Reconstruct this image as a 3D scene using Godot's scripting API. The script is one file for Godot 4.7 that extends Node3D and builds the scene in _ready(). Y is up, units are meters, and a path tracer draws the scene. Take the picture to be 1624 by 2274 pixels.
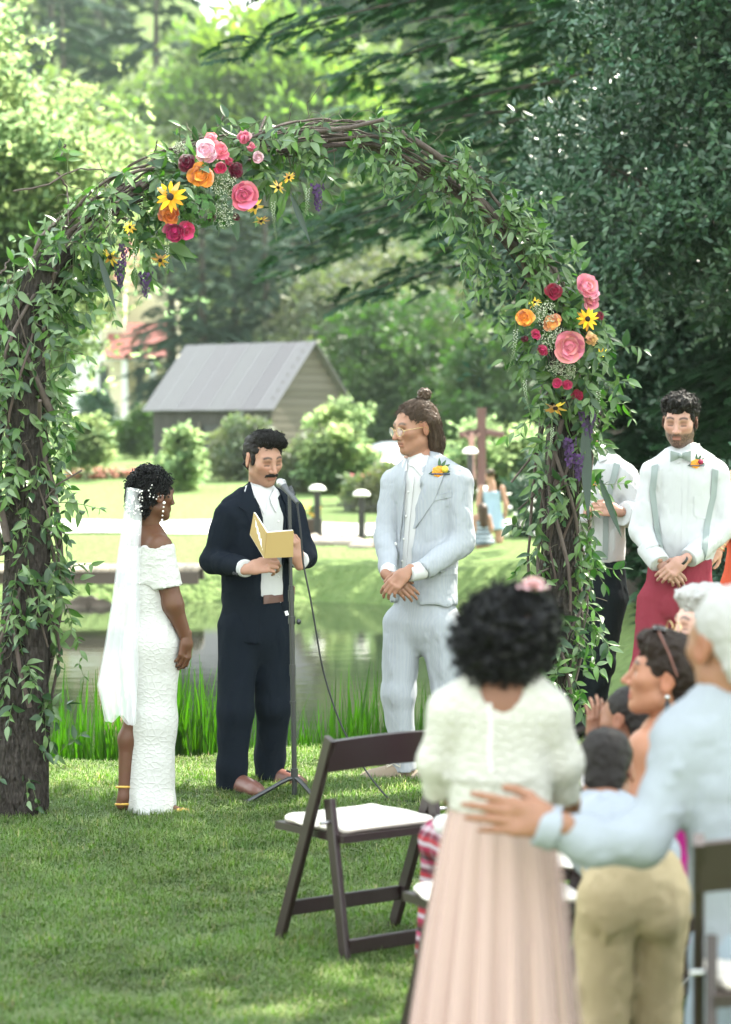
extends Node3D
# A wedding by a pond: arch of vines and flowers, bride, officiant, groom, guests.
# Units are metres; the camera stands at the origin, 1.78 m above the lawn, and looks along -z.

const LENS := 5367.0        # focal length, in units of a 1624 x 2273 picture plane
const EYE := Vector3(0, 1.78, 0)
const TILT := 0.03288
var rng := RandomNumberGenerator.new()
var taken := {}
var pending := []
var mats := {}
var texs := {}
var noise := FastNoiseLite.new()
var fold := FastNoiseLite.new()

# ---------------------------------------------------------------- measuring and naming
func at(u: float, v: float, d: float) -> Vector3:   # surveyed bearing (u, v) and distance d -> a point of the place
	var r := Basis(Vector3.RIGHT, -TILT) * Vector3((u - 812.0) / LENS, (1136.5 - v) / LENS, -1.0)
	return EYE + r * (d / -r.z)

func numbered(called: String, parent: Node) -> String:
	var key := str(parent.get_instance_id()) + called
	var k: int = taken.get(key, 0)
	taken[key] = k + 1
	return called if k == 0 else "%s_%03d" % [called, k]

func tag(o: Node, label: String, category: String, group := "", kind := "") -> Node:
	if label != "": o.set_meta("label", label)
	if category != "": o.set_meta("category", category)
	if group != "": o.set_meta("group", group)
	if kind != "": o.set_meta("kind", kind)
	return o

func thing(called: String, label: String, category: String, pos := Vector3.ZERO, group := "") -> Node3D:
	var o := Node3D.new()
	o.name = numbered(called, self)
	add_child(o)
	o.position = pos
	tag(o, label, category, group)
	return o

func part(called: String, g, m: Material, parent: Node = null, xf := Transform3D.IDENTITY) -> MeshInstance3D:
	var p: Node = parent if parent else self
	var o := MeshInstance3D.new()
	o.name = numbered(called, p)
	if g is Geo:
		if g.jobs.size() > 0: pending.append([o, g])     # solids are meshed together at the end, on all cores
		else: o.mesh = g.mesh()
	else:
		o.mesh = g
	o.material_override = m
	o.transform = xf
	p.add_child(o)
	return o

func finish_solids():
	var t := WorkerThreadPool.add_group_task(func(k: int): pending[k][1].solidify(), pending.size(), -1, true)
	WorkerThreadPool.wait_for_group_task_completion(t)
	for q in pending: q[0].mesh = q[1].mesh()

func scatter(called: String, mesh: Mesh, m: Material, xfs: Array, cols: Array, parent: Node = null) -> MultiMeshInstance3D:
	var p: Node = parent if parent else self
	var mm := MultiMesh.new()
	mm.transform_format = MultiMesh.TRANSFORM_3D
	mm.use_colors = cols.size() > 0
	mm.mesh = mesh
	mm.instance_count = xfs.size()
	for k in xfs.size():
		mm.set_instance_transform(k, xfs[k])
		if cols.size() > 0: mm.set_instance_color(k, cols[k])
	var o := MultiMeshInstance3D.new()
	o.name = numbered(called, p)
	o.multimesh = mm
	o.material_override = m
	o.set_meta("kind", "stuff")
	p.add_child(o)
	return o

# ---------------------------------------------------------------- materials
func mat(key: String, c: Color, rough := 0.8, opt := {}) -> StandardMaterial3D:   # c in linear values
	if mats.has(key): return mats[key]
	var m := StandardMaterial3D.new()
	m.resource_name = key
	m.albedo_color = c.linear_to_srgb()
	m.roughness = rough
	m.metallic = opt.get("metal", 0.0)
	m.metallic_specular = opt.get("spec", 0.5)
	if opt.get("vc", false): m.vertex_color_use_as_albedo = true
	if opt.has("back"):
		m.backlight_enabled = true
		m.backlight = opt.back
	if opt.has("rim"):
		m.rim_enabled = true
		m.rim = opt.rim
		m.rim_tint = 0.6
	if opt.has("sss"):
		m.subsurf_scatter_enabled = true
		m.subsurf_scatter_strength = opt.sss
	if opt.has("coat"):
		m.clearcoat_enabled = true
		m.clearcoat = opt.coat
	if opt.has("tex"): m.albedo_texture = opt.tex
	if opt.has("bump"):
		m.normal_enabled = true
		m.normal_texture = opt.bump
		m.normal_scale = opt.get("bump_scale", 1.0)
	if opt.has("tile"):
		m.uv1_triplanar = true
		m.uv1_world_triplanar = opt.get("world", false)
		m.uv1_scale = opt.tile
	if opt.get("double", true): m.cull_mode = BaseMaterial3D.CULL_DISABLED
	if opt.has("alpha"):
		m.transparency = BaseMaterial3D.TRANSPARENCY_ALPHA
		m.albedo_color.a = opt.alpha
	mats[key] = m
	return m

func noise_tex(key: String, freq: float, kind: int, lo: Color, hi: Color, bump := false, strength := 4.0, size := 256, octaves := 4) -> NoiseTexture2D:
	if texs.has(key): return texs[key]
	var n := FastNoiseLite.new()
	n.noise_type = kind
	n.frequency = freq
	n.fractal_octaves = octaves
	n.seed = key.hash() % 1000
	var t := NoiseTexture2D.new()
	t.width = size
	t.height = size
	t.seamless = true
	t.noise = n
	if bump:
		t.as_normal_map = true
		t.bump_strength = strength
	else:
		var g := Gradient.new()
		g.set_color(0, lo.linear_to_srgb())
		g.set_color(1, hi.linear_to_srgb())
		t.color_ramp = g
	texs[key] = t
	return t

func drawn_tex(key: String, w: int, h: int, f: Callable, relief := 0.0) -> ImageTexture:
	if texs.has(key): return texs[key]
	var im := Image.create(w, h, false, Image.FORMAT_RGB8)
	for y in h:
		for x in w:
			im.set_pixel(x, y, f.call(x, y))
	if relief > 0.0: im.bump_map_to_normal_map(relief)
	texs[key] = ImageTexture.create_from_image(im)
	return texs[key]

# ---------------------------------------------------------------- meshes
class Geo:
	var v := PackedVector3Array()
	var n := PackedVector3Array()
	var c := PackedColorArray()
	var i := PackedInt32Array()
	var col := Color(1, 1, 1)
	var jobs := []

	func solidify():
		for q in jobs: q[0].surface(self, q[1], q[2], q[3])
		jobs = []

	func vert(p: Vector3, nn: Vector3) -> int:
		v.append(p); n.append(nn); c.append(col)
		return v.size() - 1

	func tri(a: int, b: int, d: int):
		i.append(a); i.append(b); i.append(d)

	func quad(a: int, b: int, d: int, e: int):
		tri(a, b, d); tri(a, d, e)

	func face(ps: Array, nn := Vector3.ZERO):      # a flat polygon as a fan
		var q := nn
		if q == Vector3.ZERO: q = (ps[1] - ps[0]).cross(ps[2] - ps[0]).normalized()
		var s := v.size()
		for p in ps: vert(p, q)
		for k in range(1, ps.size() - 1): tri(s, s + k, s + k + 1)

	func box(x: Transform3D, size: Vector3):
		var h := size * 0.5
		for ax in 3:
			for s in [-1.0, 1.0]:
				var nn := Vector3.ZERO
				nn[ax] = s
				var a := Vector3.ZERO
				var b := Vector3.ZERO
				a[(ax + 1) % 3] = h[(ax + 1) % 3]
				b[(ax + 2) % 3] = h[(ax + 2) % 3]
				var o := Vector3.ZERO
				o[ax] = s * h[ax]
				face([x * (o - a - b), x * (o + a - b), x * (o + a + b), x * (o - a + b)], (x.basis * nn).normalized())

	func bevel_box(x: Transform3D, size: Vector3, r: float):   # a box with chamfered long edges (along its y)
		var h := size * 0.5
		var ring := [Vector2(h.x, h.z - r), Vector2(h.x - r, h.z), Vector2(-h.x + r, h.z), Vector2(-h.x, h.z - r), Vector2(-h.x, -h.z + r), Vector2(-h.x + r, -h.z), Vector2(h.x - r, -h.z), Vector2(h.x, -h.z + r)]
		for k in 8:
			var a: Vector2 = ring[k]
			var b: Vector2 = ring[(k + 1) % 8]
			var e := (b - a).normalized()
			face([x * Vector3(a.x, -h.y, a.y), x * Vector3(b.x, -h.y, b.y), x * Vector3(b.x, h.y, b.y), x * Vector3(a.x, h.y, a.y)], (x.basis * Vector3(-e.y, 0, e.x) * -1.0).normalized() * (1.0 if (Vector2(e.y, -e.x)).dot(a + b) > 0 else -1.0))
		for s in [-1.0, 1.0]:
			var ps := []
			for p in ring: ps.append(x * Vector3(p.x, s * h.y, p.y))
			face(ps, (x.basis * Vector3(0, s, 0)).normalized())

	func tube(ps: Array, rs: Array, sides := 8, cap := true, flat := 1.0, cols := []):
		var m := ps.size()
		if m < 2: return
		var t: Vector3 = (ps[1] - ps[0]).normalized()
		var up := Vector3.UP if absf(t.y) < 0.9 else Vector3.RIGHT
		var s := t.cross(up).normalized()
		var start := v.size()
		for k in m:
			var t2: Vector3 = (ps[mini(k + 1, m - 1)] - ps[maxi(k - 1, 0)]).normalized()
			s = (s - t2 * s.dot(t2)).normalized()
			var w := t2.cross(s)
			if cols.size() > 0: col = cols[k]
			for j in sides:
				var a := TAU * j / sides
				var o := s * cos(a) + w * sin(a) * flat
				vert(ps[k] + o * rs[k], (s * cos(a) + w * sin(a) / flat).normalized())
		for k in m - 1:
			for j in sides:
				var a := start + k * sides + j
				var b := start + k * sides + (j + 1) % sides
				quad(a, b, b + sides, a + sides)
		if cap:
			for e in [0, m - 1]:
				var cn: Vector3 = (ps[0] - ps[1]).normalized() if e == 0 else (ps[m - 1] - ps[m - 2]).normalized()
				var q := vert(ps[e], cn)
				var s0 := v.size()
				for j in sides: vert(v[start + e * sides + j], cn)
				for j in sides: tri(q, s0 + j, s0 + (j + 1) % sides)

	func ball(x: Transform3D, lon := 10, lat := 6, wob := 0.0, f: FastNoiseLite = null):
		var start := v.size()
		var nb := x.basis.inverse().transposed()
		for a in lat + 1:
			var th := PI * a / lat
			for b in lon:
				var ph := TAU * b / lon
				var p := Vector3(sin(th) * cos(ph), cos(th), sin(th) * sin(ph))
				var r := 1.0
				if f: r += wob * f.get_noise_3dv(x * p * 10.0)
				vert(x * (p * r), (nb * p).normalized())
		for a in lat:
			for b in lon:
				var q := start + a * lon + b
				var w := start + a * lon + (b + 1) % lon
				if a > 0: tri(q, w, q + lon)
				if a < lat - 1: tri(w, w + lon, q + lon)

	func lathe(x: Transform3D, prof: Array, sides := 16):   # prof: Vector2(radius, height)
		var start := v.size()
		for k in prof.size():
			var d: Vector2 = prof[mini(k + 1, prof.size() - 1)] - prof[maxi(k - 1, 0)]
			var nn := Vector2(d.y, -d.x).normalized()
			for j in sides:
				var a := TAU * j / sides
				vert(x * Vector3(cos(a) * prof[k].x, prof[k].y, sin(a) * prof[k].x), (x.basis * Vector3(cos(a) * nn.x, nn.y, sin(a) * nn.x)).normalized())
		for k in prof.size() - 1:
			for j in sides:
				var a := start + k * sides + j
				var b := start + k * sides + (j + 1) % sides
				quad(a, b, b + sides, a + sides)

	func sheet(rows: Array, thick := 0.0):     # rows of points; normals from neighbours; thick > 0 adds a second skin and edges
		var r := rows.size()
		var q: int = rows[0].size()
		var sk := []
		var start := v.size()
		for a in r:
			for b in q:
				var dx: Vector3 = rows[a][mini(b + 1, q - 1)] - rows[a][maxi(b - 1, 0)]
				var dy: Vector3 = rows[mini(a + 1, r - 1)][b] - rows[maxi(a - 1, 0)][b]
				var nn := dx.cross(dy).normalized()
				sk.append(nn)
				vert(rows[a][b] + nn * thick * 0.5, nn)
		for a in r - 1:
			for b in q - 1:
				var k := start + a * q + b
				quad(k, k + 1, k + q + 1, k + q)
		if thick <= 0.0: return
		var s2 := v.size()
		for a in r:
			for b in q: vert(rows[a][b] - sk[a * q + b] * thick * 0.5, -sk[a * q + b])
		for a in r - 1:
			for b in q - 1:
				var k := s2 + a * q + b
				quad(k, k + 1, k + q + 1, k + q)
		var loop := []
		for b in q: loop.append(b)
		for a in range(1, r): loop.append(a * q + q - 1)
		for b in range(q - 2, -1, -1): loop.append((r - 1) * q + b)
		for a in range(r - 2, 0, -1): loop.append(a * q)
		for k in loop.size():
			var a: int = loop[k]
			var b: int = loop[(k + 1) % loop.size()]
			var mid: Vector3 = (v[start + a] + v[start + b]) * 0.5
			var e: Vector3 = (v[start + b] - v[start + a]).cross(sk[a]).normalized()
			face([v[start + a], v[start + b], v[s2 + b], v[s2 + a]], e)

	func add(g: Geo, x: Transform3D, tint = null):
		var s := v.size()
		var nb := x.basis.inverse().transposed()
		for k in g.v.size():
			v.append(x * g.v[k])
			n.append((nb * g.n[k]).normalized())
			c.append(g.c[k] if tint == null else g.c[k] * tint)
		for k in g.i: i.append(s + k)

	func mesh() -> ArrayMesh:
		solidify()
		for k in range(0, i.size(), 3):
			var a := i[k]
			var b := i[k + 1]
			var d := i[k + 2]
			if (v[b] - v[a]).cross(v[d] - v[a]).dot(n[a] + n[b] + n[d]) > 0.0:   # clockwise seen from the front
				i[k + 1] = d
				i[k + 2] = b
		var arr := []
		arr.resize(Mesh.ARRAY_MAX)
		arr[Mesh.ARRAY_VERTEX] = v
		arr[Mesh.ARRAY_NORMAL] = n
		arr[Mesh.ARRAY_COLOR] = c
		arr[Mesh.ARRAY_INDEX] = i
		var m := ArrayMesh.new()
		m.add_surface_from_arrays(Mesh.PRIMITIVE_TRIANGLES, arr)
		return m

# ---------------------------------------------------------------- smooth solids: tapered limbs joined by a smooth minimum, meshed as surface nets
class Field:
	var a := PackedVector3Array()
	var ab := PackedVector3Array()
	var inv := PackedFloat32Array()
	var ra := PackedFloat32Array()
	var rb := PackedFloat32Array()
	var kk := PackedFloat32Array()
	var op := PackedInt32Array()       # 0 join, 1 cut away
	var cap := PackedInt32Array()      # 1 flat at a, 2 flat at b
	var fa := PackedVector3Array()
	var fs := PackedFloat32Array()
	var el := []                       # inverse transform of an ellipsoid, or null
	var wr := 0.0                      # folds: amplitude, noise, stretch
	var wn: FastNoiseLite
	var crease := 0.0
	var ws := Vector3.ONE
	var wo := Vector3.ZERO
	var all := PackedInt32Array()

	func cone(p: Vector3, q: Vector3, r0: float, r1: float, k := 0.03, flat := Vector3.ZERO, f := 1.0, caps := 0, oper := 0) -> Field:
		a.append(p); ab.append(q - p)
		var l := (q - p).length_squared()
		inv.append(1.0 / l if l > 1e-9 else 0.0)
		ra.append(r0); rb.append(r1); kk.append(maxf(k, 1e-4)); op.append(oper); cap.append(caps)
		fa.append(flat.normalized() if flat != Vector3.ZERO else Vector3.ZERO); fs.append(f)
		el.append(null)
		all.append(a.size() - 1)
		return self

	func ell(x: Transform3D, r: Vector3, k := 0.02, oper := 0) -> Field:
		cone(x.origin, x.origin, minf(r.x, minf(r.y, r.z)), 0.0, k, Vector3.ZERO, 1.0, 0, oper)
		el[el.size() - 1] = (x * Transform3D(Basis.from_scale(r), Vector3.ZERO)).affine_inverse()
		return self

	func one(j: int, p: Vector3) -> float:
		if el[j] != null:
			var q: Vector3 = el[j] * p
			return (q.length() - 1.0) * ra[j]
		var w := p - a[j]
		if fs[j] != 1.0:
			w -= fa[j] * (w.dot(fa[j]) * (1.0 - fs[j]))
		var t := w.dot(ab[j]) * inv[j]
		var h := clampf(t, 0.0, 1.0)
		var e := (w - ab[j] * h).length() - (ra[j] + (rb[j] - ra[j]) * h)
		if cap[j] > 0:
			var l := ab[j].length()
			if cap[j] & 1: e = maxf(e, -t * l)
			if cap[j] & 2: e = maxf(e, (t - 1.0) * l)
		return e

	func ev(p: Vector3, list: PackedInt32Array) -> float:
		var d := 1.0
		for j in list:
			var e := one(j, p)
			var k := kk[j]
			if op[j] == 0:
				var h := maxf(k - absf(d - e), 0.0) / k
				d = minf(d, e) - h * h * k * 0.25
			else:
				var h := maxf(k - absf(d + e), 0.0) / k
				d = maxf(d, -e) + h * h * k * 0.25
		if wr > 0.0 and d < 0.1:
			var n := wn.get_noise_3dv(p * ws + wo)
			d += wr * n
			if crease > 0.0: d += crease * wr * maxf(0.0, 1.0 - absf(n) * 5.0)
		return d

	func at(p: Vector3) -> float:
		return ev(p, all)

	func out_of(p: Vector3, dir: Vector3, off := 0.003) -> Vector3:   # from p, go along dir until the surface is met; stop off before it
		var q := p
		for k in 40:
			var d := at(q) - off
			if d < 0.0006: break
			q += dir * minf(d * 0.8, 0.05)
			if (q - p).length() > 0.9: break
		return q

	func build(g: Geo, cell: float, x := Transform3D.IDENTITY, paint = null):
		g.jobs.append([self, cell, x, paint])

	func surface(g: Geo, cell: float, x: Transform3D, paint):
		var lo := Vector3.ONE * 1e6
		var hi := -lo
		for j in a.size():
			if op[j] == 1: continue
			var r := Vector3.ONE * maxf(ra[j], rb[j])
			if el[j] != null:
				var t: Transform3D = el[j].affine_inverse()
				r = Vector3(Vector3(t.basis.x.x, t.basis.y.x, t.basis.z.x).length(), Vector3(t.basis.x.y, t.basis.y.y, t.basis.z.y).length(), Vector3(t.basis.x.z, t.basis.y.z, t.basis.z.z).length())
			lo = lo.min(a[j] - r).min(a[j] + ab[j] - r)
			hi = hi.max(a[j] + r).max(a[j] + ab[j] + r)
		var pad := Vector3.ONE * (cell * 2.0 + wr)
		lo -= pad; hi += pad
		const B := 4
		var bx := int(ceil((hi.x - lo.x) / cell / B))
		var by := int(ceil((hi.y - lo.y) / cell / B))
		var bz := int(ceil((hi.z - lo.z) / cell / B))
		var nx := bx * B + 1
		var ny := by * B + 1
		var nz := bz * B + 1
		var val := PackedFloat32Array()
		val.resize(nx * ny * nz)
		val.fill(9.0)
		var got := PackedByteArray()
		got.resize(nx * ny * nz)
		var sy := nx
		var sz := nx * ny
		var live := PackedInt32Array()
		var R := cell * B * 0.8661
		for z in bz:
			for y in by:
				for x0 in bx:
					var c := lo + Vector3(x0 * B + B * 0.5, y * B + B * 0.5, z * B + B * 0.5) * cell
					var d := 1.0
					var es := PackedFloat32Array()
					for j in all:
						var e := one(j, c)
						es.append(e)
						var k := kk[j]
						if op[j] == 0:
							var h := maxf(k - absf(d - e), 0.0) / k
							d = minf(d, e) - h * h * k * 0.25
						else:
							var h := maxf(k - absf(d + e), 0.0) / k
							d = maxf(d, -e) + h * h * k * 0.25
					if absf(d) > R * 2.2 + wr: continue
					var near := PackedInt32Array()
					for j in all:
						if es[j] < maxf(d, 0.0) + R * 3.5 + kk[j]: near.append(j)
					live.append(x0 * B); live.append(y * B); live.append(z * B)
					for zz in range(z * B, z * B + B + 1):
						for yy in range(y * B, y * B + B + 1):
							var q := x0 * B + yy * sy + zz * sz
							for xx in range(x0 * B, x0 * B + B + 1):
								if got[q] == 0:
									got[q] = 1
									val[q] = ev(lo + Vector3(xx, yy, zz) * cell, near)
								q += 1
		var idx := PackedInt32Array()
		idx.resize(nx * ny * nz)
		idx.fill(-1)
		var nb := x.basis.inverse().transposed()
		for b in range(0, live.size(), 3):
			for zz in range(live[b + 2], live[b + 2] + B):
				for yy in range(live[b + 1], live[b + 1] + B):
					for xx in range(live[b], live[b] + B):
						var q := xx + yy * sy + zz * sz
						var v0 := val[q]
						var v1 := val[q + 1]
						var v2 := val[q + sy]
						var v3 := val[q + sy + 1]
						var v4 := val[q + sz]
						var v5 := val[q + sz + 1]
						var v6 := val[q + sz + sy]
						var v7 := val[q + sz + sy + 1]
						var m := int(v0 < 0.0) + int(v1 < 0.0) + int(v2 < 0.0) + int(v3 < 0.0) + int(v4 < 0.0) + int(v5 < 0.0) + int(v6 < 0.0) + int(v7 < 0.0)
						if m == 0 or m == 8: continue
						var s := Vector3.ZERO
						var k := 0
						if (v0 < 0.0) != (v1 < 0.0): s += Vector3(v0 / (v0 - v1), 0, 0); k += 1
						if (v2 < 0.0) != (v3 < 0.0): s += Vector3(v2 / (v2 - v3), 1, 0); k += 1
						if (v4 < 0.0) != (v5 < 0.0): s += Vector3(v4 / (v4 - v5), 0, 1); k += 1
						if (v6 < 0.0) != (v7 < 0.0): s += Vector3(v6 / (v6 - v7), 1, 1); k += 1
						if (v0 < 0.0) != (v2 < 0.0): s += Vector3(0, v0 / (v0 - v2), 0); k += 1
						if (v1 < 0.0) != (v3 < 0.0): s += Vector3(1, v1 / (v1 - v3), 0); k += 1
						if (v4 < 0.0) != (v6 < 0.0): s += Vector3(0, v4 / (v4 - v6), 1); k += 1
						if (v5 < 0.0) != (v7 < 0.0): s += Vector3(1, v5 / (v5 - v7), 1); k += 1
						if (v0 < 0.0) != (v4 < 0.0): s += Vector3(0, 0, v0 / (v0 - v4)); k += 1
						if (v1 < 0.0) != (v5 < 0.0): s += Vector3(1, 0, v1 / (v1 - v5)); k += 1
						if (v2 < 0.0) != (v6 < 0.0): s += Vector3(0, 1, v2 / (v2 - v6)); k += 1
						if (v3 < 0.0) != (v7 < 0.0): s += Vector3(1, 1, v3 / (v3 - v7)); k += 1
						var gr := Vector3(v1 + v3 + v5 + v7 - v0 - v2 - v4 - v6, v2 + v3 + v6 + v7 - v0 - v1 - v4 - v5, v4 + v5 + v6 + v7 - v0 - v1 - v2 - v3).normalized()
						var p := lo + (Vector3(xx, yy, zz) + s / k) * cell
						if paint != null: g.col = paint.call(p, gr)
						idx[q] = g.vert(x * p, (nb * gr).normalized())
		for b in range(0, live.size(), 3):
			for zz in range(live[b + 2], live[b + 2] + B):
				for yy in range(live[b + 1], live[b + 1] + B):
					for xx in range(live[b], live[b] + B):
						var q := xx + yy * sy + zz * sz
						var v0 := val[q] < 0.0
						if yy > 0 and zz > 0 and v0 != (val[q + 1] < 0.0): _q(g, idx[q], idx[q - sy], idx[q - sy - sz], idx[q - sz])
						if xx > 0 and zz > 0 and v0 != (val[q + sy] < 0.0): _q(g, idx[q], idx[q - 1], idx[q - 1 - sz], idx[q - sz])
						if xx > 0 and yy > 0 and v0 != (val[q + sz] < 0.0): _q(g, idx[q], idx[q - 1], idx[q - 1 - sy], idx[q - sy])
		g.col = Color(1, 1, 1)

	func _q(g: Geo, p: int, q: int, r: int, s: int):
		if p < 0 or q < 0 or r < 0 or s < 0: return
		g.quad(p, q, r, s)

func _ready():
	rng.seed = 41
	noise.seed = 5
	noise.frequency = 0.6
	noise.fractal_octaves = 3
	fold.seed = 9
	fold.frequency = 9.0
	fold.fractal_octaves = 3
	make_camera()
	make_light()
	make_ground()
	make_far_place()
	make_trees()
	make_arch()
	make_garland()
	make_flowers()
	make_people()
	make_furniture()
	make_grass()
	finish_solids()

func make_camera():
	var c := Camera3D.new()
	c.name = "camera"
	c.position = EYE
	c.rotation.x = -TILT
	c.fov = rad_to_deg(2.0 * atan(1136.5 / LENS))
	c.near = 0.1
	c.far = 1500.0
	var a := CameraAttributesPhysical.new()
	a.frustum_focal_length = 85.0
	a.frustum_focus_distance = 11.75
	a.exposure_aperture = 2.9
	a.frustum_near = 0.1
	a.frustum_far = 1500.0
	add_child(c)
	c.attributes = a
	c.rotation.x = -TILT
	c.fov = rad_to_deg(2.0 * atan(1136.5 / LENS))
	c.current = true

func make_light():
	var e := Environment.new()
	e.background_mode = Environment.BG_SKY
	var s := ProceduralSkyMaterial.new()
	s.sky_top_color = Color(0.78, 0.825, 0.85)
	s.sky_horizon_color = Color(0.97, 0.96, 0.92)
	s.sky_curve = 0.18
	s.sky_energy_multiplier = 1.15
	s.ground_bottom_color = Color(0.16, 0.2, 0.12)
	s.ground_horizon_color = Color(0.6, 0.66, 0.6)
	var sky := Sky.new()
	sky.sky_material = s
	e.sky = sky
	e.tonemap_mode = Environment.TONE_MAPPER_LINEAR
	e.tonemap_exposure = 4.35
	e.fog_enabled = true
	e.fog_light_color = Color(0.86, 0.95, 0.90)
	e.fog_density = 0.00027
	e.sdfgi_enabled = true
	e.ssao_enabled = true
	e.ssil_enabled = true
	var w := WorldEnvironment.new()
	w.name = "surroundings"
	w.environment = e
	add_child(w)
	var l := DirectionalLight3D.new()
	l.name = "sun"
	l.light_energy = 1.5
	l.light_color = Color(1.0, 0.97, 0.91)
	l.light_angular_distance = 0.5
	l.shadow_enabled = true
	add_child(l)
	l.look_at_from_position(Vector3.ZERO, Vector3(-0.45, -0.80, 0.40), Vector3.UP)

# ---------------------------------------------------------------- lie of the land
const SHORE := [Vector2(-16, 13.6), Vector2(-5, 13.5), Vector2(-2, 13.6), Vector2(-0.4, 14.1), Vector2(0.5, 14.9), Vector2(1.25, 16.2), Vector2(1.75, 18.5), Vector2(2.1, 21.5), Vector2(1.95, 26), Vector2(1.5, 30.2), Vector2(-0.5, 31.7), Vector2(-4, 31.8), Vector2(-9, 31.3), Vector2(-16, 30)]

func shore(x: float, d: float) -> float:     # metres from the water's edge, negative over water
	var p := Vector2(x, d)
	var best := 1e9
	var inside := false
	var m := SHORE.size()
	for k in m:
		var a: Vector2 = SHORE[k]
		var b: Vector2 = SHORE[(k + 1) % m]
		var q := Geometry2D.get_closest_point_to_segment(p, a, b)
		best = minf(best, q.distance_squared_to(p))
		if (a.y > d) != (b.y > d) and x < (b.x - a.x) * (d - a.y) / (b.y - a.y) + a.x: inside = not inside
	return -sqrt(best) if inside else sqrt(best)

func land(x: float, d: float) -> float:
	var h := 0.14 * smoothstep(0.9, 2.2, x) * smoothstep(11.8, 13.4, d) + 0.17 * smoothstep(7.4, 5.4, d)
	h += 0.03 * noise.get_noise_2d(x * 0.8, d * 0.8)
	if d > 45.0:
		h += 0.032 * (d - 45.0) if d < 75.0 else 0.96 + 0.05 * (d - 75.0)
	var hill := smoothstep(95.0, 290.0, d) * (52.0 * (0.75 + 0.25 * smoothstep(90.0, -60.0, x)) - 13.0 * exp(-pow((x + 15.5) / 7.0, 2.0)))
	h += hill
	if d < 36.0 and d > 10.0:
		var s := shore(x, d)
		s += 0.12 * noise.get_noise_2d(x * 3.0, d * 3.0)
		var lip := 0.9 if d < 22.0 else 0.75
		h = lerpf(-0.52, h, smoothstep(-0.1, lip, s)) if s > -0.3 else -0.52 - 0.5 * smoothstep(-0.3, -2.0, s)
	return h

func steps(list: Array) -> PackedFloat32Array:
	var r := PackedFloat32Array()
	for q in list:
		var k: float = q[0]
		while k < q[1] - 1e-4:
			r.append(k)
			k += q[2]
	r.append(list[-1][1])
	return r

func make_ground():
	var xs := steps([[-330, -90, 40], [-90, -30, 6], [-30, -9, 1.5], [-9, -4, 0.5], [-4, 4.5, 0.22], [4.5, 10, 0.5], [10, 30, 2], [30, 90, 6], [90, 330, 40]])
	var ds := steps([[-40, -4, 6], [-4, 5, 1.0], [5, 12, 0.35], [12, 20, 0.2], [20, 30, 0.5], [30, 33, 0.16], [33, 48, 0.8], [48, 110, 3], [110, 420, 12]])
	var g := Geo.new()
	var hs := PackedFloat32Array()
	for d in ds:
		for x in xs: hs.append(land(x, d))
	var w := xs.size()
	for r in ds.size():
		for k in w:
			var a := maxi(k - 1, 0)
			var b := mini(k + 1, w - 1)
			var c := maxi(r - 1, 0)
			var e := mini(r + 1, ds.size() - 1)
			var sx := (hs[r * w + b] - hs[r * w + a]) / (xs[b] - xs[a])
			var sd := (hs[e * w + k] - hs[c * w + k]) / (ds[e] - ds[c])
			g.vert(Vector3(xs[k], hs[r * w + k], -ds[r]), Vector3(-sx, 1, sd).normalized())
	for r in ds.size() - 1:
		for k in w - 1:
			var q := r * w + k
			g.quad(q, q + 1, q + w + 1, q + w)
	var t := noise_tex("lawn", 0.02, FastNoiseLite.TYPE_SIMPLEX, Color(0.10, 0.155, 0.05), Color(0.165, 0.22, 0.085), false, 1.0, 512, 5)
	var bt := noise_tex("lawn_relief", 0.06, FastNoiseLite.TYPE_SIMPLEX, Color.BLACK, Color.WHITE, true, 6.0, 256)
	var m := mat("lawn", Color(1, 1, 1), 0.95, {"tex": t, "bump": bt, "tile": Vector3(0.35, 0.35, 0.35), "world": true, "spec": 0.2})
	tag(part("ground", g, m), "", "", "", "structure")
	# water
	var wg := Geo.new()
	wg.face([Vector3(-18, -0.45, -12.5), Vector3(4.0, -0.45, -12.5), Vector3(4.0, -0.45, -34), Vector3(-18, -0.45, -34)], Vector3.UP)
	var wb := noise_tex("ripples", 0.012, FastNoiseLite.TYPE_SIMPLEX_SMOOTH, Color.BLACK, Color.WHITE, true, 2.2, 512, 3)
	var wm := mat("water", Color(0.035, 0.04, 0.025), 0.05, {"bump": wb, "bump_scale": 0.10, "tile": Vector3(0.22, 0.22, 0.5), "world": true, "spec": 0.9})
	tag(part("pond", wg, wm), "", "", "", "structure")
	# gravel drive, laid over the far lawn
	var rows := []
	for k in 41:
		var x := -22.0 + k * 0.75
		var d := 44.5 - 0.012 * (x + 4.0) * absf(x + 4.0) * 0.4 - 0.28 * maxf(x + 3.0, 0.0)
		var row := []
		for j in 5:
			var dd := d + (j - 2) * 1.15
			row.append(Vector3(x, land(x, dd) + 0.03, -dd))
		rows.append(row)
	var pg := Geo.new()
	pg.sheet(rows)
	var pt := noise_tex("gravel", 0.09, FastNoiseLite.TYPE_SIMPLEX, Color(0.42, 0.40, 0.37), Color(0.62, 0.60, 0.56), false, 1.0, 256)
	tag(part("path", pg, mat("gravel", Color(1, 1, 1), 0.95, {"tex": pt, "tile": Vector3(0.7, 0.7, 0.7), "world": true})), "", "", "", "structure")

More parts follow.
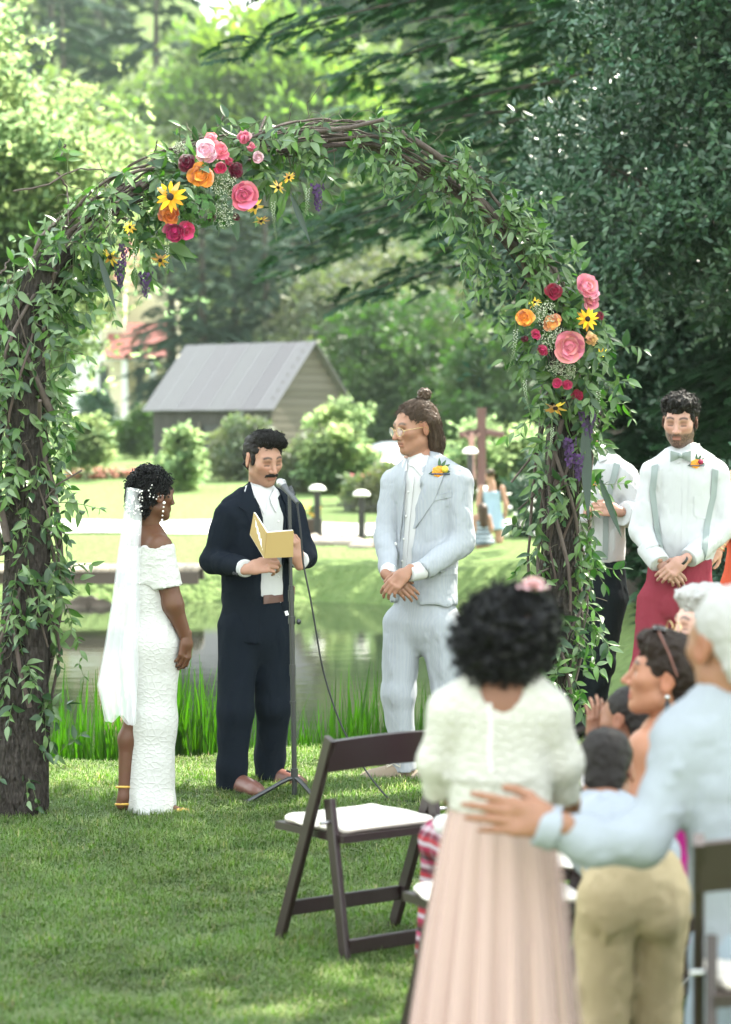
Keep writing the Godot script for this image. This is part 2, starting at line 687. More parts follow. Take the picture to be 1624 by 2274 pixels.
# ---------------------------------------------------------------- trees
func leaf_spray(count: int, len: float, wid: float, spread: float, seed_: int) -> Mesh:
	var r := RandomNumberGenerator.new()
	r.seed = seed_
	var g := Geo.new()
	for k in count:
		var d := Vector3(r.randf_range(-1, 1), r.randf_range(-0.8, 0.8), r.randf_range(-1, 1)).normalized()
		var o := d * spread * r.randf_range(0.15, 1.0)
		var s := Vector3(r.randf_range(-1, 1), r.randf_range(-1, 1), r.randf_range(-1, 1)).cross(d).normalized()
		var n2 := s.cross(d).normalized()
		var l := len * r.randf_range(0.7, 1.25)
		var tint := r.randf_range(0.78, 1.2)
		g.col = Color(tint, tint, tint)
		var q := g.vert(o, (n2 + s * 0.2).normalized())
		g.vert(o + d * l * 0.45 + s * wid * 0.5 + n2 * wid * 0.12, (n2 - s * 0.4).normalized())
		g.vert(o + d * l - n2 * l * 0.1, n2)
		g.vert(o + d * l * 0.45 - s * wid * 0.5 + n2 * wid * 0.12, (n2 + s * 0.4).normalized())
		g.tri(q, q + 1, q + 2)
		g.tri(q, q + 2, q + 3)
	return g.mesh()

func needle_spray(seed_: int) -> Mesh:       # a flat, drooping spray, along +z, one unit long
	var r := RandomNumberGenerator.new()
	r.seed = seed_
	var g := Geo.new()
	for k in 22:
		var t := (k + 0.5) / 22.0
		for s in [-1.0, 1.0]:
			var o := Vector3(0, -0.16 * t * t, t)
			var l: float = 0.36 * (1.0 - 0.55 * t) * r.randf_range(0.7, 1.2)
			var d := Vector3(s * 0.8, r.randf_range(-0.35, 0.2), 0.62).normalized()
			var e := Vector3(0, 0.1, 1).cross(d).cross(d).normalized() * 0.045
			var nn := d.cross(e).normalized()
			if nn.y < 0: nn = -nn
			var tint := r.randf_range(0.75, 1.2)
			g.col = Color(tint, tint, tint)
			var q := g.vert(o - e, nn)
			g.vert(o + e, nn)
			g.vert(o + d * l + Vector3(0, -0.05, 0), nn)
			g.tri(q, q + 1, q + 2)
	return g.mesh()

func rand_basis(r: RandomNumberGenerator, tilt := 1.0) -> Basis:
	return Basis(Vector3.UP, r.randf() * TAU) * Basis(Vector3(1, 0, 0), r.randf_range(-1, 1) * tilt) * Basis(Vector3(0, 0, 1), r.randf_range(-1, 1) * tilt)

func limb(g: Geo, p: Vector3, q: Vector3, r0: float, r1: float, r: RandomNumberGenerator, bend := 0.12, sides := 7):
	var ps := []
	var rs := []
	var l := p.distance_to(q)
	var off := Vector3(r.randf_range(-1, 1), r.randf_range(-0.3, 1), r.randf_range(-1, 1)) * l * bend
	for k in 7:
		var t := k / 6.0
		ps.append(p.lerp(q, t) + off * sin(t * PI) * (1.0 + 0.3 * sin(t * 9.0)))
		rs.append(lerpf(r0, r1, pow(t, 0.8)))
	g.tube(ps, rs, sides)

# blobs: [centre (from the foot), radii, share]; a crown of leaf sprays gathered in clumps through those volumes
func leaf_tree(called: String, label: String, foot: Vector3, blobs: Array, count: int, spray: Mesh, size: float, m: Material, bark: Material, trunk_r: float, seed_: int, group := "", clump := 0.22, forks := true) -> Node3D:
	var r := RandomNumberGenerator.new()
	r.seed = seed_
	var o := thing(called, label, "tree" if trunk_r > 0.06 else "bush", foot, group)
	var g := Geo.new()
	var xfs := []
	var cols := []
	var total := 0.0
	for b in blobs: total += b[2]
	var fork: Vector3 = Vector3.ZERO
	for b in blobs: fork += b[0] * (b[2] / total)
	fork = Vector3(fork.x * 0.35, fork.y * 0.5, fork.z * 0.35)
	if trunk_r > 0.0:
		limb(g, Vector3(0, -0.3, 0), fork, trunk_r, trunk_r * 0.66, r, 0.05, 9)
	for b in blobs:
		var c: Vector3 = b[0]
		var rad: Vector3 = b[1]
		if trunk_r > 0.0 and forks: limb(g, fork, c, trunk_r * 0.5, trunk_r * 0.12, r, 0.1)
		var m2 := int(count * b[2] / total)
		var per := 14
		for q in int(m2 / per) + 1:
			var d := Vector3(r.randfn(), r.randfn(), r.randfn()).normalized() * pow(r.randf(), 0.30)
			var cc := c + d * rad
			if trunk_r > 0.0 and forks and q % 9 == 0: limb(g, c.lerp(fork, 0.2), cc, trunk_r * 0.16, trunk_r * 0.03, r, 0.12, 5)
			var cr := (rad.x + rad.y + rad.z) / 3.0 * clump * r.randf_range(0.6, 1.4)
			var tone := r.randf_range(0.72, 1.25)
			var warm := r.randf_range(0.9, 1.12)
			for k in per:
				var p := cc + Vector3(r.randfn(), r.randfn() * 0.6, r.randfn()) * cr * 0.6
				xfs.append(Transform3D(rand_basis(r, 0.7).scaled(Vector3.ONE * size * r.randf_range(0.7, 1.3)), p))
				var v := tone * r.randf_range(0.85, 1.15)
				cols.append(Color(v * warm, v, v / warm))
	if g.v.size() > 0: part("trunk", g, bark, o)
	scatter("crown", spray, m, xfs, cols, o)
	return o

func pine_tree(called: String, label: String, foot: Vector3, tall: float, reach: float, low: float, tiers: int, per_tier: int, size: float, dense: float, m: Material, bark: Material, seed_: int, group := "", drop := 0.16) -> Node3D:
	var r := RandomNumberGenerator.new()
	r.seed = seed_
	var o := thing(called, label, "tree", foot, group)
	var g := Geo.new()
	g.tube([Vector3(0, -0.4, 0), Vector3(0.03, tall * 0.4, 0.02), Vector3(-0.02, tall * 0.75, 0), Vector3(0, tall, 0)], [tall * 0.02 + 0.03, tall * 0.016, tall * 0.009, 0.01], 9)
	part("trunk", g, bark, o)
	var bg := Geo.new()
	var xfs := []
	var cols := []
	for t in tiers:
		var f := t / float(tiers)
		var y := lerpf(low, tall * 0.97, f)
		var l0 := reach * pow(1.0 - f, 0.75) * (0.7 + 0.3 * minf(1.0, f * 6.0 + 0.3))
		for k in per_tier:
			var a := TAU * (k + r.randf_range(-0.35, 0.35)) / per_tier + t * 1.1
			var l := l0 * r.randf_range(0.75, 1.12)
			var dir := Vector3(cos(a), 0, sin(a))
			var y0 := y + r.randf_range(-0.5, 0.5) * (tall - low) / tiers
			var ps := []
			var rs := []
			for q in 6:
				var s := q / 5.0
				ps.append(Vector3(0, y0, 0) + dir * l * s + Vector3(0, l * (0.10 * s - drop * s * s * 1.6), 0))
				rs.append(lerpf(0.005 * l + 0.005, 0.003, s))
			bg.tube(ps, rs, 5, false)
			var n := int(l / size * 5.0 * dense)
			for q in n:
				var s := pow(r.randf(), 0.7) * 0.94 + 0.06
				var p := Vector3(0, y0, 0) + dir * l * s + Vector3(0, l * (0.10 * s - drop * s * s * 1.6), 0)
				var side := r.randf_range(-1.0, 1.0)
				var yaw := atan2(dir.x, dir.z) + side * 1.5
				var b := Basis(Vector3.UP, yaw) * Basis(Vector3.RIGHT, r.randf_range(-0.1, 0.35)) * Basis(Vector3(0, 0, 1), r.randf_range(-0.5, 0.5))
				xfs.append(Transform3D(b.scaled(Vector3.ONE * size * r.randf_range(0.6, 1.3)), p + dir.cross(Vector3.UP) * r.randfn() * l * 0.13 * (1.2 - s) + Vector3(0, r.randfn() * 0.07 * l / 3.0, 0)))
				var v := r.randf_range(0.7, 1.2)
				cols.append(Color(v, v, v))
	part("branches", bg, bark, o).set_meta("kind", "stuff")
	scatter("needles", needle_spray(seed_), m, xfs, cols, o)
	return o

func make_trees():
	var bark := mat("bark_far", Color(0.06, 0.05, 0.04), 0.95)
	var s1 := leaf_spray(9, 0.16, 0.09, 0.24, 3)
	var s2 := leaf_spray(9, 0.16, 0.075, 0.26, 4)
	var lime := mat("leaf_lime", Color(0.32, 0.365, 0.265), 0.5, {"vc": true, "back": Color(1.38, 1.5, 1.22)})
	var mid := mat("leaf_mid", Color(0.08, 0.125, 0.045), 0.5, {"vc": true, "back": Color(0.7, 0.95, 0.35)})
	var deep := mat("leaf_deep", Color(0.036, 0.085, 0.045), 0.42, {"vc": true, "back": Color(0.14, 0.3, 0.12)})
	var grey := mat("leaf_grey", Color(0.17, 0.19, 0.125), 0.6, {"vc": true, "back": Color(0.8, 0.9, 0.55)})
	var needle := mat("needle_blue", Color(0.07, 0.125, 0.08), 0.75, {"vc": true, "spec": 0.2, "back": Color(0.55, 0.85, 0.45)})
	var needle2 := mat("needle_far", Color(0.05, 0.085, 0.055), 0.6, {"vc": true, "spec": 0.2, "back": Color(0.4, 0.55, 0.35)})
	# the big tree that shades the ceremony: its trunk stands right of the view, its boughs reach over the lawn
	leaf_tree("shade_tree", "tall broad tree right of the lawn whose crown shades the ceremony", Vector3(6.4, 0, -11.0), [
		[Vector3(-3.4, 9.2, -2.6), Vector3(3.0, 1.3, 3.0), 1.0], [Vector3(0.0, 10.2, -2.6), Vector3(2.9, 1.2, 3.2), 1.0], [Vector3(2.6, 9.6, -1.4), Vector3(2.8, 1.5, 3.0), 0.8],
		[Vector3(-1.4, 10.6, 0.6), Vector3(3.4, 1.3, 2.2), 0.7], [Vector3(0.5, 12.2, -1.0), Vector3(4.0, 1.5, 3.2), 0.6]], 2000, s1, 1.5, mid, bark, 0.34, 11)
	# lime tree across the pond on the left
	leaf_tree("leafy_tree", "bright yellow-green leafy tree across the pond at left", Vector3(-8.6, 0, -38.0), [
		[Vector3(2.2, 5.2, 0), Vector3(2.7, 2.4, 1.0), 1.0], [Vector3(3.4, 5.4, 0.6), Vector3(1.4, 1.3, 0.8), 0.35], [Vector3(3.2, 3.7, 0.3), Vector3(1.4, 1.1, 0.8), 0.35], [Vector3(1.6, 7.4, 0), Vector3(1.8, 1.3, 0.9), 0.4], [Vector3(0.6, 6.6, 0), Vector3(2.4, 2.0, 1.0), 0.5], [Vector3(1.2, 2.5, 0.4), Vector3(2.0, 1.3, 0.9), 0.3]], 8500, s1, 0.85, lime, bark, 0.2, 21, "", 0.42)
	leaf_tree("leafy_tree", "pale green tree hanging over the red porch roof", Vector3(-14.6, 1.2, -84.0), [
		[Vector3(2.6, 6.2, 0), Vector3(2.3, 1.6, 1.4), 1.0], [Vector3(4.2, 7.0, 0), Vector3(1.6, 1.3, 1.4), 0.6], [Vector3(1.0, 7.2, 0), Vector3(2.6, 2.2, 2.0), 0.8]], 4200, s1, 1.6, lime, bark, 0.25, 22, "", 0.4)
	# great pine whose drooping boughs come in from the right
	pine_tree("white_pine", "large dark pine with layered drooping boughs above the arch", Vector3(2.9, 0.1, -24.5), 15.0, 4.8, 3.75, 17, 8, 0.32, 1.05, needle, bark, 31)
	pine_tree("white_pine", "second dark pine behind the large one, its long boughs reaching behind the arch", Vector3(3.4, 0.2, -31.0), 15.0, 5.6, 4.5, 15, 8, 0.40, 0.95, needle, bark, 32)
	# dark leafy trees on the right
	leaf_tree("dark_tree", "dark leafy tree on the right with pale glints on its upper leaves", Vector3(4.3, 0.1, -18.5), [
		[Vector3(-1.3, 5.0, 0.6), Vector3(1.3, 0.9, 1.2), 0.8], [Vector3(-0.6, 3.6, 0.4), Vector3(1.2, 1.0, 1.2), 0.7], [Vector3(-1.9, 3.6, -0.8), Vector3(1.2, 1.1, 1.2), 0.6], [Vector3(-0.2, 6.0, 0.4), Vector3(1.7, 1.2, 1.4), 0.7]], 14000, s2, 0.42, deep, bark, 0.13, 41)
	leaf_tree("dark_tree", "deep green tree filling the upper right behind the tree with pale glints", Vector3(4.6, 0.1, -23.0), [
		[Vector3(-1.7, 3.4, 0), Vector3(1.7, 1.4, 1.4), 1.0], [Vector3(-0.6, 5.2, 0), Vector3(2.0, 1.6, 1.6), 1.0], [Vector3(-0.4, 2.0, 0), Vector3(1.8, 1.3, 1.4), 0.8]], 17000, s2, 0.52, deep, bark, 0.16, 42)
	pine_tree("hemlock", "feathery hemlock at the right edge behind the red trousers", Vector3(3.9, 0.1, -20.5), 5.0, 1.7, 0.5, 15, 7, 0.5, 1.3, mat("needle_green", Color(0.026, 0.075, 0.026), 0.5, {"vc": true, "back": Color(0.16, 0.36, 0.1)}), bark, 43, "", 0.3)
	pine_tree("hemlock", "feathery hemlock between the right post and the groomsmen", Vector3(3.1, 0.1, -23.0), 4.6, 1.25, 0.6, 14, 7, 0.5, 1.3, mats["needle_green"], bark, 44, "", 0.3)
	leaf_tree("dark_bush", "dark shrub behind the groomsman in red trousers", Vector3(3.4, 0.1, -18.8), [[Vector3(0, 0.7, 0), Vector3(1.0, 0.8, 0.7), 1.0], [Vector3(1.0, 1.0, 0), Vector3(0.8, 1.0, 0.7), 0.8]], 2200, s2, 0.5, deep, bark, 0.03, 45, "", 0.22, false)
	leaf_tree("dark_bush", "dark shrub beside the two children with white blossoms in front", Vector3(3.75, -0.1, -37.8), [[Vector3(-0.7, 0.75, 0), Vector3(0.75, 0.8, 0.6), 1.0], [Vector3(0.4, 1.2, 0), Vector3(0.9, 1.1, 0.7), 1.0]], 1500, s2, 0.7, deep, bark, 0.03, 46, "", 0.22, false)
	leaf_tree("bright_bush", "yellow-green bush behind the wooden cross", Vector3(3.4, 0, -52.0), [[Vector3(-0.6, 1.1, 0), Vector3(1.0, 0.9, 0.8), 1.0], [Vector3(0.7, 0.9, 0), Vector3(0.9, 0.8, 0.8), 0.7]], 1400, s1, 0.9, lime, bark, 0.03, 47, "", 0.22, false)
	# bushes before the shed
	var bushes := [
		[545, 990, 62.0, 0.85, 0.7, grey, "feathery olive bush in front of the barn wall"],
		[398, 1030, 58.0, 0.42, 0.3, lime, "small sprouting shrub at the left corner of the barn"],
		[408, 1000, 57.0, 0.30, 0.5, lime, "narrow young shrub before the dark barn door"],
		[755, 985, 56.0, 0.8, 0.95, lime, "round bright green bush between the officiant and the groom"],
		[670, 1030, 57.0, 0.8, 0.6, grey, "low bush just right of the officiant's head"],
		[305, 945, 75.0, 0.6, 0.6, mid, "dark round bush before the white porch"],
		[215, 910, 80.0, 0.5, 0.55, deep, "small dark clipped bush by the house corner"],
		[190, 965, 62.0, 0.5, 0.5, lime, "light green shrub at the left below the house"],
		[850, 1080, 50.0, 0.6, 0.35, grey, "low flowering shrub left of the groom's shoulder"]]
	for k in bushes.size():
		var b: Array = bushes[k]
		var p := at(b[0], b[1], b[2])
		var hgt: float = p.y - land(p.x, b[2])
		leaf_tree("garden_bush", b[6], Vector3(p.x, p.y - hgt, p.z), [[Vector3(0, hgt, 0), Vector3(b[3], b[4], b[3] * 0.8), 1.0], [Vector3(b[3] * 0.4, hgt * 0.6, 0.2), Vector3(b[3] * 0.7, b[4] * 0.7, b[3] * 0.6), 0.5], [Vector3(-b[3] * 0.4, hgt * 0.55, 0.2), Vector3(b[3] * 0.7, b[4] * 0.6, b[3] * 0.6), 0.5]], 850, s1, 0.85, b[5], bark, 0.03, 60 + k, "", 0.25, false)
	# conifers and grey trees behind the barn
	var firs := [[380, 96.0, 11.5], [450, 92.0, 10.2], [520, 97.0, 10.6], [590, 93.0, 9.8], [650, 99.0, 9.5]]
	var fir_at := ["leftmost of the dark conifers behind the barn", "second dark conifer from the left behind the barn", "middle one of the dark conifers behind the barn", "dark conifer above the right half of the barn roof", "dark conifer behind the right end of the barn roof"]
	for k in firs.size():
		var p := at(firs[k][0], 900, firs[k][1])
		pine_tree("dark_conifer", fir_at[k], Vector3(p.x, land(p.x, firs[k][1]), p.z), firs[k][2], 2.1, 0.6, 13, 6, 1.0, 0.8, needle2, bark, 70 + k, "conifers behind the barn", 0.3)
	var greys := [[760, 780, 92.0, 3.2, 2.8], [900, 830, 86.0, 3.0, 2.6], [1040, 800, 90.0, 3.4, 2.9], [1160, 860, 80.0, 2.6, 2.4], [830, 690, 110.0, 4.0, 3.2], [1010, 680, 112.0, 4.2, 3.4]]
	var grey_at := ["grey-green tree right of the barn gable", "grey-green tree above the groom's head", "grey-green tree behind the wooden cross", "grey-green tree behind the right post of the arch", "far grey tree above the barn gable's right", "far grey tree between the groom and the right post"]
	for k in greys.size():
		var q: Array = greys[k]
		var p := at(q[0], q[1], q[2])
		var y0 := land(p.x, q[2])
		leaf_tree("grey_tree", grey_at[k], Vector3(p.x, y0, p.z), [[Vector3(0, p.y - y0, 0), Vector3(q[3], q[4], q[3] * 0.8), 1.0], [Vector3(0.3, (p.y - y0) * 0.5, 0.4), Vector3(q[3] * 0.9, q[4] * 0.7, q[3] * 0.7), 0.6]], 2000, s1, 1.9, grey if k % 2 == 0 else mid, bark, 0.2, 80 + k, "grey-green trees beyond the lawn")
	# the wooded hillside
	var wood := []
	var r := RandomNumberGenerator.new()
	r.seed = 90
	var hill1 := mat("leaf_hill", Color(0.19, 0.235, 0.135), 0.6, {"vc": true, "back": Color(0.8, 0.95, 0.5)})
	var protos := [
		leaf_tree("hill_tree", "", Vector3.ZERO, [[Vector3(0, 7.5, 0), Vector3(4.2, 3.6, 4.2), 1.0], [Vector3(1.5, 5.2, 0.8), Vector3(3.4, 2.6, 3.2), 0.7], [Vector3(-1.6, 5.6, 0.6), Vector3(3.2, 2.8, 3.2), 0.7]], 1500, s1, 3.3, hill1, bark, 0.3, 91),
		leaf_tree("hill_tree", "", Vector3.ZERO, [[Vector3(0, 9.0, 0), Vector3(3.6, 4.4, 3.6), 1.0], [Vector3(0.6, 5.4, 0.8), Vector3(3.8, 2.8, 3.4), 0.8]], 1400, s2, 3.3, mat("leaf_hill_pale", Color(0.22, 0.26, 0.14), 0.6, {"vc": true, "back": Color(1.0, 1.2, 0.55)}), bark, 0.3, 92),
		pine_tree("hill_tree", "", Vector3.ZERO, 15.0, 3.6, 2.0, 11, 6, 2.2, 0.8, needle2, bark, 93)]
	var used := [false, false, false]
	var spots := []
	for row in 8:
		var d := 128.0 + row * 19.0
		var u := -60.0 + r.randf_range(0, 60)
		while u < 1720.0:
			if d < 145.0 or absf(u - 520.0) > 165.0: spots.append([u + r.randf_range(-20, 20), d + r.randf_range(-7, 7)])
			u += r.randf_range(130, 200) * 150.0 / d
	for q in spots:
		var x: float = (q[0] - 812.0) / LENS * q[1]
		var k := r.randi() % 3
		if q[0] > 60 and q[0] < 300 and q[1] > 150 and q[1] < 235: k = 2 if r.randf() < 0.75 else 0
		var o: Node3D = protos[k]
		if used[k]:
			o = protos[k].duplicate()
			o.name = numbered("hill_tree", self)
			add_child(o)
		used[k] = true
		o.position = Vector3(x, land(x, q[1]) - 0.2, -q[1])
		o.rotation.y = r.randf() * TAU
		o.scale = Vector3.ONE * r.randf_range(0.8, 1.35)
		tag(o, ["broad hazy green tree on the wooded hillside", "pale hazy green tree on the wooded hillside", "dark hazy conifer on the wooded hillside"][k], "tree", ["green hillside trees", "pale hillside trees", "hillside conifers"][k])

# ---------------------------------------------------------------- buildings, fence, cross, bridge, cars
func frame(o: Vector3, e1: Vector3, e2: Vector3) -> Transform3D:     # x along e1, y up, z along -e2
	return Transform3D(Basis(e1, Vector3.UP, -e2), o)

func bar(g: Geo, p: Vector3, q: Vector3, w: float, h: float, up := Vector3.UP):
	var y := (q - p).normalized()
	var x := y.cross(up)
	if x.length() < 0.01: x = y.cross(Vector3.RIGHT)
	x = x.normalized()
	g.bevel_box(Transform3D(Basis(x, y, x.cross(y)), (p + q) * 0.5), Vector3(w, p.distance_to(q), h), minf(w, h) * 0.18)

func make_barn():
	var wood := mat("barn_board", Color(0.045, 0.040, 0.038), 0.9, {"vc": true})
	var pale := mat("barn_siding", Color(0.10, 0.088, 0.07), 0.9, {"vc": true})
	var tin := mat("tin", Color(0.165, 0.163, 0.17), 0.8, {"vc": true, "spec": 0.15})
	var foot := at(342, 1036, 70)
	foot.y = land(foot.x, 70) - 0.05
	var e1 := Vector3(0.78, 0, 0.626)
	var e2 := Vector3(0.626, 0, -0.78)
	var o := thing("barn", "weathered grey board barn with a tin roof behind the officiant", "barn", foot)
	var f := Transform3D(Basis(e1, Vector3.UP, -e2), Vector3.ZERO)      # local: x along the front, y up, z towards the viewer
	var top: float = at(342, 897, 70).y - foot.y
	var L := 4.5
	var W := 3.3
	var rise: float = 1.72
	var core := Geo.new()
	core.box(f * Transform3D(Basis.IDENTITY, Vector3(L * 0.5, top * 0.5, -W * 0.5)), Vector3(L - 0.1, top, W - 0.1))
	part("wall", core, wood, o)
	for k in 22:
		var g := Geo.new()
		var v := rng.randf_range(0.75, 1.3)
		g.col = Color(v, v, v * 0.98)
		var h := top + rng.randf_range(-0.03, 0.02)
		if k >= 9 and k <= 12: h = top * 0.34
		var y0 := 0.0
		g.box(f * Transform3D(Basis.IDENTITY, Vector3((k + 0.5) * L / 22.0, y0 + h * 0.5, rng.randf_range(0.0, 0.015))), Vector3(L / 22.0 - 0.015, h, 0.03))
		part("board", g, wood, o)
		if k >= 9 and k <= 12:
			var g2 := Geo.new()
			g2.col = Color(v, v, v)
			g2.box(f * Transform3D(Basis.IDENTITY, Vector3((k + 0.5) * L / 22.0, top * 0.84, 0.0)), Vector3(L / 22.0 - 0.015, top * 0.32, 0.03))
			part("board", g2, wood, o)
	var dk := Geo.new()
	dk.box(f * Transform3D(Basis.IDENTITY, Vector3(L * 11.0 / 22.0, top * 0.51, -0.04)), Vector3(L * 4.0 / 22.0, top * 0.34, 0.03))
	part("window", dk, mat("dark_gap", Color(0.015, 0.016, 0.018), 0.5), o)
	for s in [8.95, 13.05]:
		var fr := Geo.new()
		fr.box(f * Transform3D(Basis.IDENTITY, Vector3(L * s / 22.0, top * 0.51, 0.03)), Vector3(0.07, top * 0.40, 0.04))
		part("window_frame", fr, pale, o)
	for k in 16:      # gable siding
		var g := Geo.new()
		var v := rng.randf_range(0.8, 1.15)
		g.col = Color(v, v, v * 0.94)
		var y := (k + 0.5) * (top + rise) / 16.0
		var half := W * 0.5 if y < top else W * 0.5 * (1.0 - (y - top) / rise)
		if half < 0.08: continue
		g.box(f * Transform3D(Basis(Vector3(0, 0, 1), 0.04), Vector3(L + 0.02, y, -W * 0.5)), Vector3(0.03, (top + rise) / 16.0 - 0.012, half * 2.0))
		part("siding_board", g, pale, o)
	var slope := Vector3(0, rise, -W * 0.5)
	var sl := slope.length() + 0.3
	var along := slope.normalized()
	for k in 8:
		for side in 2:
			var g := Geo.new()
			var v := rng.randf_range(0.86, 1.08)
			if k == 1 and side == 0: v = 1.6
			if k == 0: v = 1.2
			g.col = Color(v, v * rng.randf_range(0.96, 1.0), v)
			var d2 := along if side == 0 else Vector3(along.x, along.y, -along.z)
			var base := Vector3(-0.25 + (k + 0.5) * (L + 0.5) / 8.0, top - 0.03, 0.0 if side == 0 else -W)
			var nn := Vector3.RIGHT.cross(d2)
			if nn.y < 0.0: nn = -nn
			g.box(f * Transform3D(Basis(Vector3.RIGHT, d2, Vector3.RIGHT.cross(d2)), base + d2 * (sl * 0.5 - 0.27) + nn * (0.03 + 0.012 * (k % 2))), Vector3((L + 0.5) / 8.0 + 0.02, sl, 0.025))
			for q in 3:
				g.box(f * Transform3D(Basis(Vector3.RIGHT, d2, Vector3.RIGHT.cross(d2)), base + Vector3((q - 1) * 0.19, 0, 0) + d2 * (sl * 0.5 - 0.27) + nn * (0.055 + 0.012 * (k % 2))), Vector3(0.03, sl, 0.03))
			part("roof_sheet", g, tin, o)

func make_house():
	var d := 100.0
	var wall := mat("house_wall", Color(0.66, 0.62, 0.45), 0.85)
	var white := mat("white_paint", Color(0.78, 0.79, 0.78), 0.6)
	var red := mat("red_roof", Color(0.32, 0.10, 0.085), 0.6, {"vc": true})
	var dark := mat("shutter", Color(0.02, 0.035, 0.035), 0.5)
	var a := at(150, 930, d)
	var y0 := land(a.x, d) - 0.2
	var o := thing("house", "pale farmhouse with a red porch roof left of the barn", "house", Vector3(a.x, y0, -d))
	var sill: float = a.y - y0
	var eave: float = at(0, 790, d).y - y0
	var X := func(u: float) -> float: return (u - 150.0) / LENS * d
	var g := Geo.new()
	g.box(Transform3D(Basis.IDENTITY, Vector3(X.call(185), (eave + 3.4) * 0.5, -2.0)), Vector3(X.call(226) + 2.0, eave + 3.4, 4.0))
	g.box(Transform3D(Basis.IDENTITY, Vector3(X.call(300), (eave + 3.0) * 0.5, -3.2)), Vector3(X.call(310), eave + 3.0, 3.4))
	part("wall", g, wall, o)
	var lap := 0
	for k in 16:
		var b := Geo.new()
		b.box(Transform3D(Basis(Vector3.RIGHT, 0.06), Vector3(X.call(188), 0.3 + k * (eave + 2.6) / 16.0, 0.02)), Vector3(X.call(224), (eave + 2.6) / 16.0 - 0.02, 0.03))
		part("clapboard", b, white, o)
		lap += 1
	for k in 7:
		var b := Geo.new()
		var v := rng.randf_range(0.85, 1.15)
		b.col = Color(v, v, v)
		b.box(Transform3D(Basis(Vector3.RIGHT, 0.75), Vector3(X.call(250 + k * 19), eave + 0.62, 0.3)), Vector3(0.34, 0.05, 2.2))
		part("roof_sheet", b, red, o)
	var beam := Geo.new()
	beam.box(Transform3D(Basis.IDENTITY, Vector3(X.call(292), eave - 0.1, 0.9)), Vector3(X.call(300), 0.26, 0.16))
	part("porch_beam", beam, white, o)
	for u in [283.0, 345.0]:
		var c := Geo.new()
		c.bevel_box(Transform3D(Basis.IDENTITY, Vector3(X.call(u), (eave + sill) * 0.5, 0.9)), Vector3(0.24, eave - sill, 0.2), 0.03)
		part("porch_post", c, white, o)
	for u in [231.0, 304.0]:
		var w := Geo.new()
		w.box(Transform3D(Basis.IDENTITY, Vector3(X.call(u), sill + 1.55, 0.06 if u < 260 else -1.45)), Vector3(0.32, 1.3, 0.05))
		part("window", w, dark, o)
	var dr := Geo.new()
	dr.box(Transform3D(Basis.IDENTITY, Vector3(X.call(262), sill + 0.9, -1.44)), Vector3(0.62, 1.9, 0.06))
	part("door", dr, mat("brown_door", Color(0.16, 0.09, 0.06), 0.6), o)
	var la := Geo.new()
	la.box(Transform3D(Basis.IDENTITY, Vector3(X.call(262), sill - 0.25, 1.1)), Vector3(1.2, 0.6, 0.06))
	for k in 9: la.box(Transform3D(Basis.IDENTITY, Vector3(X.call(262) - 0.56 + k * 0.14, sill - 0.25, 1.15)), Vector3(0.03, 0.62, 0.04))
	part("porch_lattice", la, white, o)
	var rf := Geo.new()
	rf.box(Transform3D(Basis(Vector3.RIGHT, 0.6), Vector3(X.call(190), eave + 4.0, 0.0)), Vector3(X.call(250) + 2.6, 0.1, 4.2))
	part("main_roof", rf, red, o)

func lamp_post(u: float, cap_v: float, foot_v: float, d: float, label: String):
	var p := at(u, foot_v, d)
	var y0 := land(p.x, d)
	var top: float = at(u, cap_v, d).y - y0
	var o := thing("lamp_post", label, "lamp post", Vector3(p.x, y0, -d), "mushroom-capped lamp posts")
	var g := Geo.new()
	g.bevel_box(Transform3D(Basis.IDENTITY, Vector3(0, top * 0.5 - 0.1, 0)), Vector3(0.11, top + 0.2, 0.11), 0.02)
	part("post", g, mat("dark_iron", Color(0.022, 0.02, 0.02), 0.55), o)
	var c := Geo.new()
	c.lathe(Transform3D(Basis.IDENTITY, Vector3(0, top - 0.02, 0)), [Vector2(0.0, -0.02), Vector2(0.135, 0.0), Vector2(0.142, 0.02), Vector2(0.12, 0.06), Vector2(0.07, 0.09), Vector2(0.0, 0.10)], 18)
	part("cap", c, mat("white_cap", Color(0.82, 0.81, 0.76), 0.5), o)

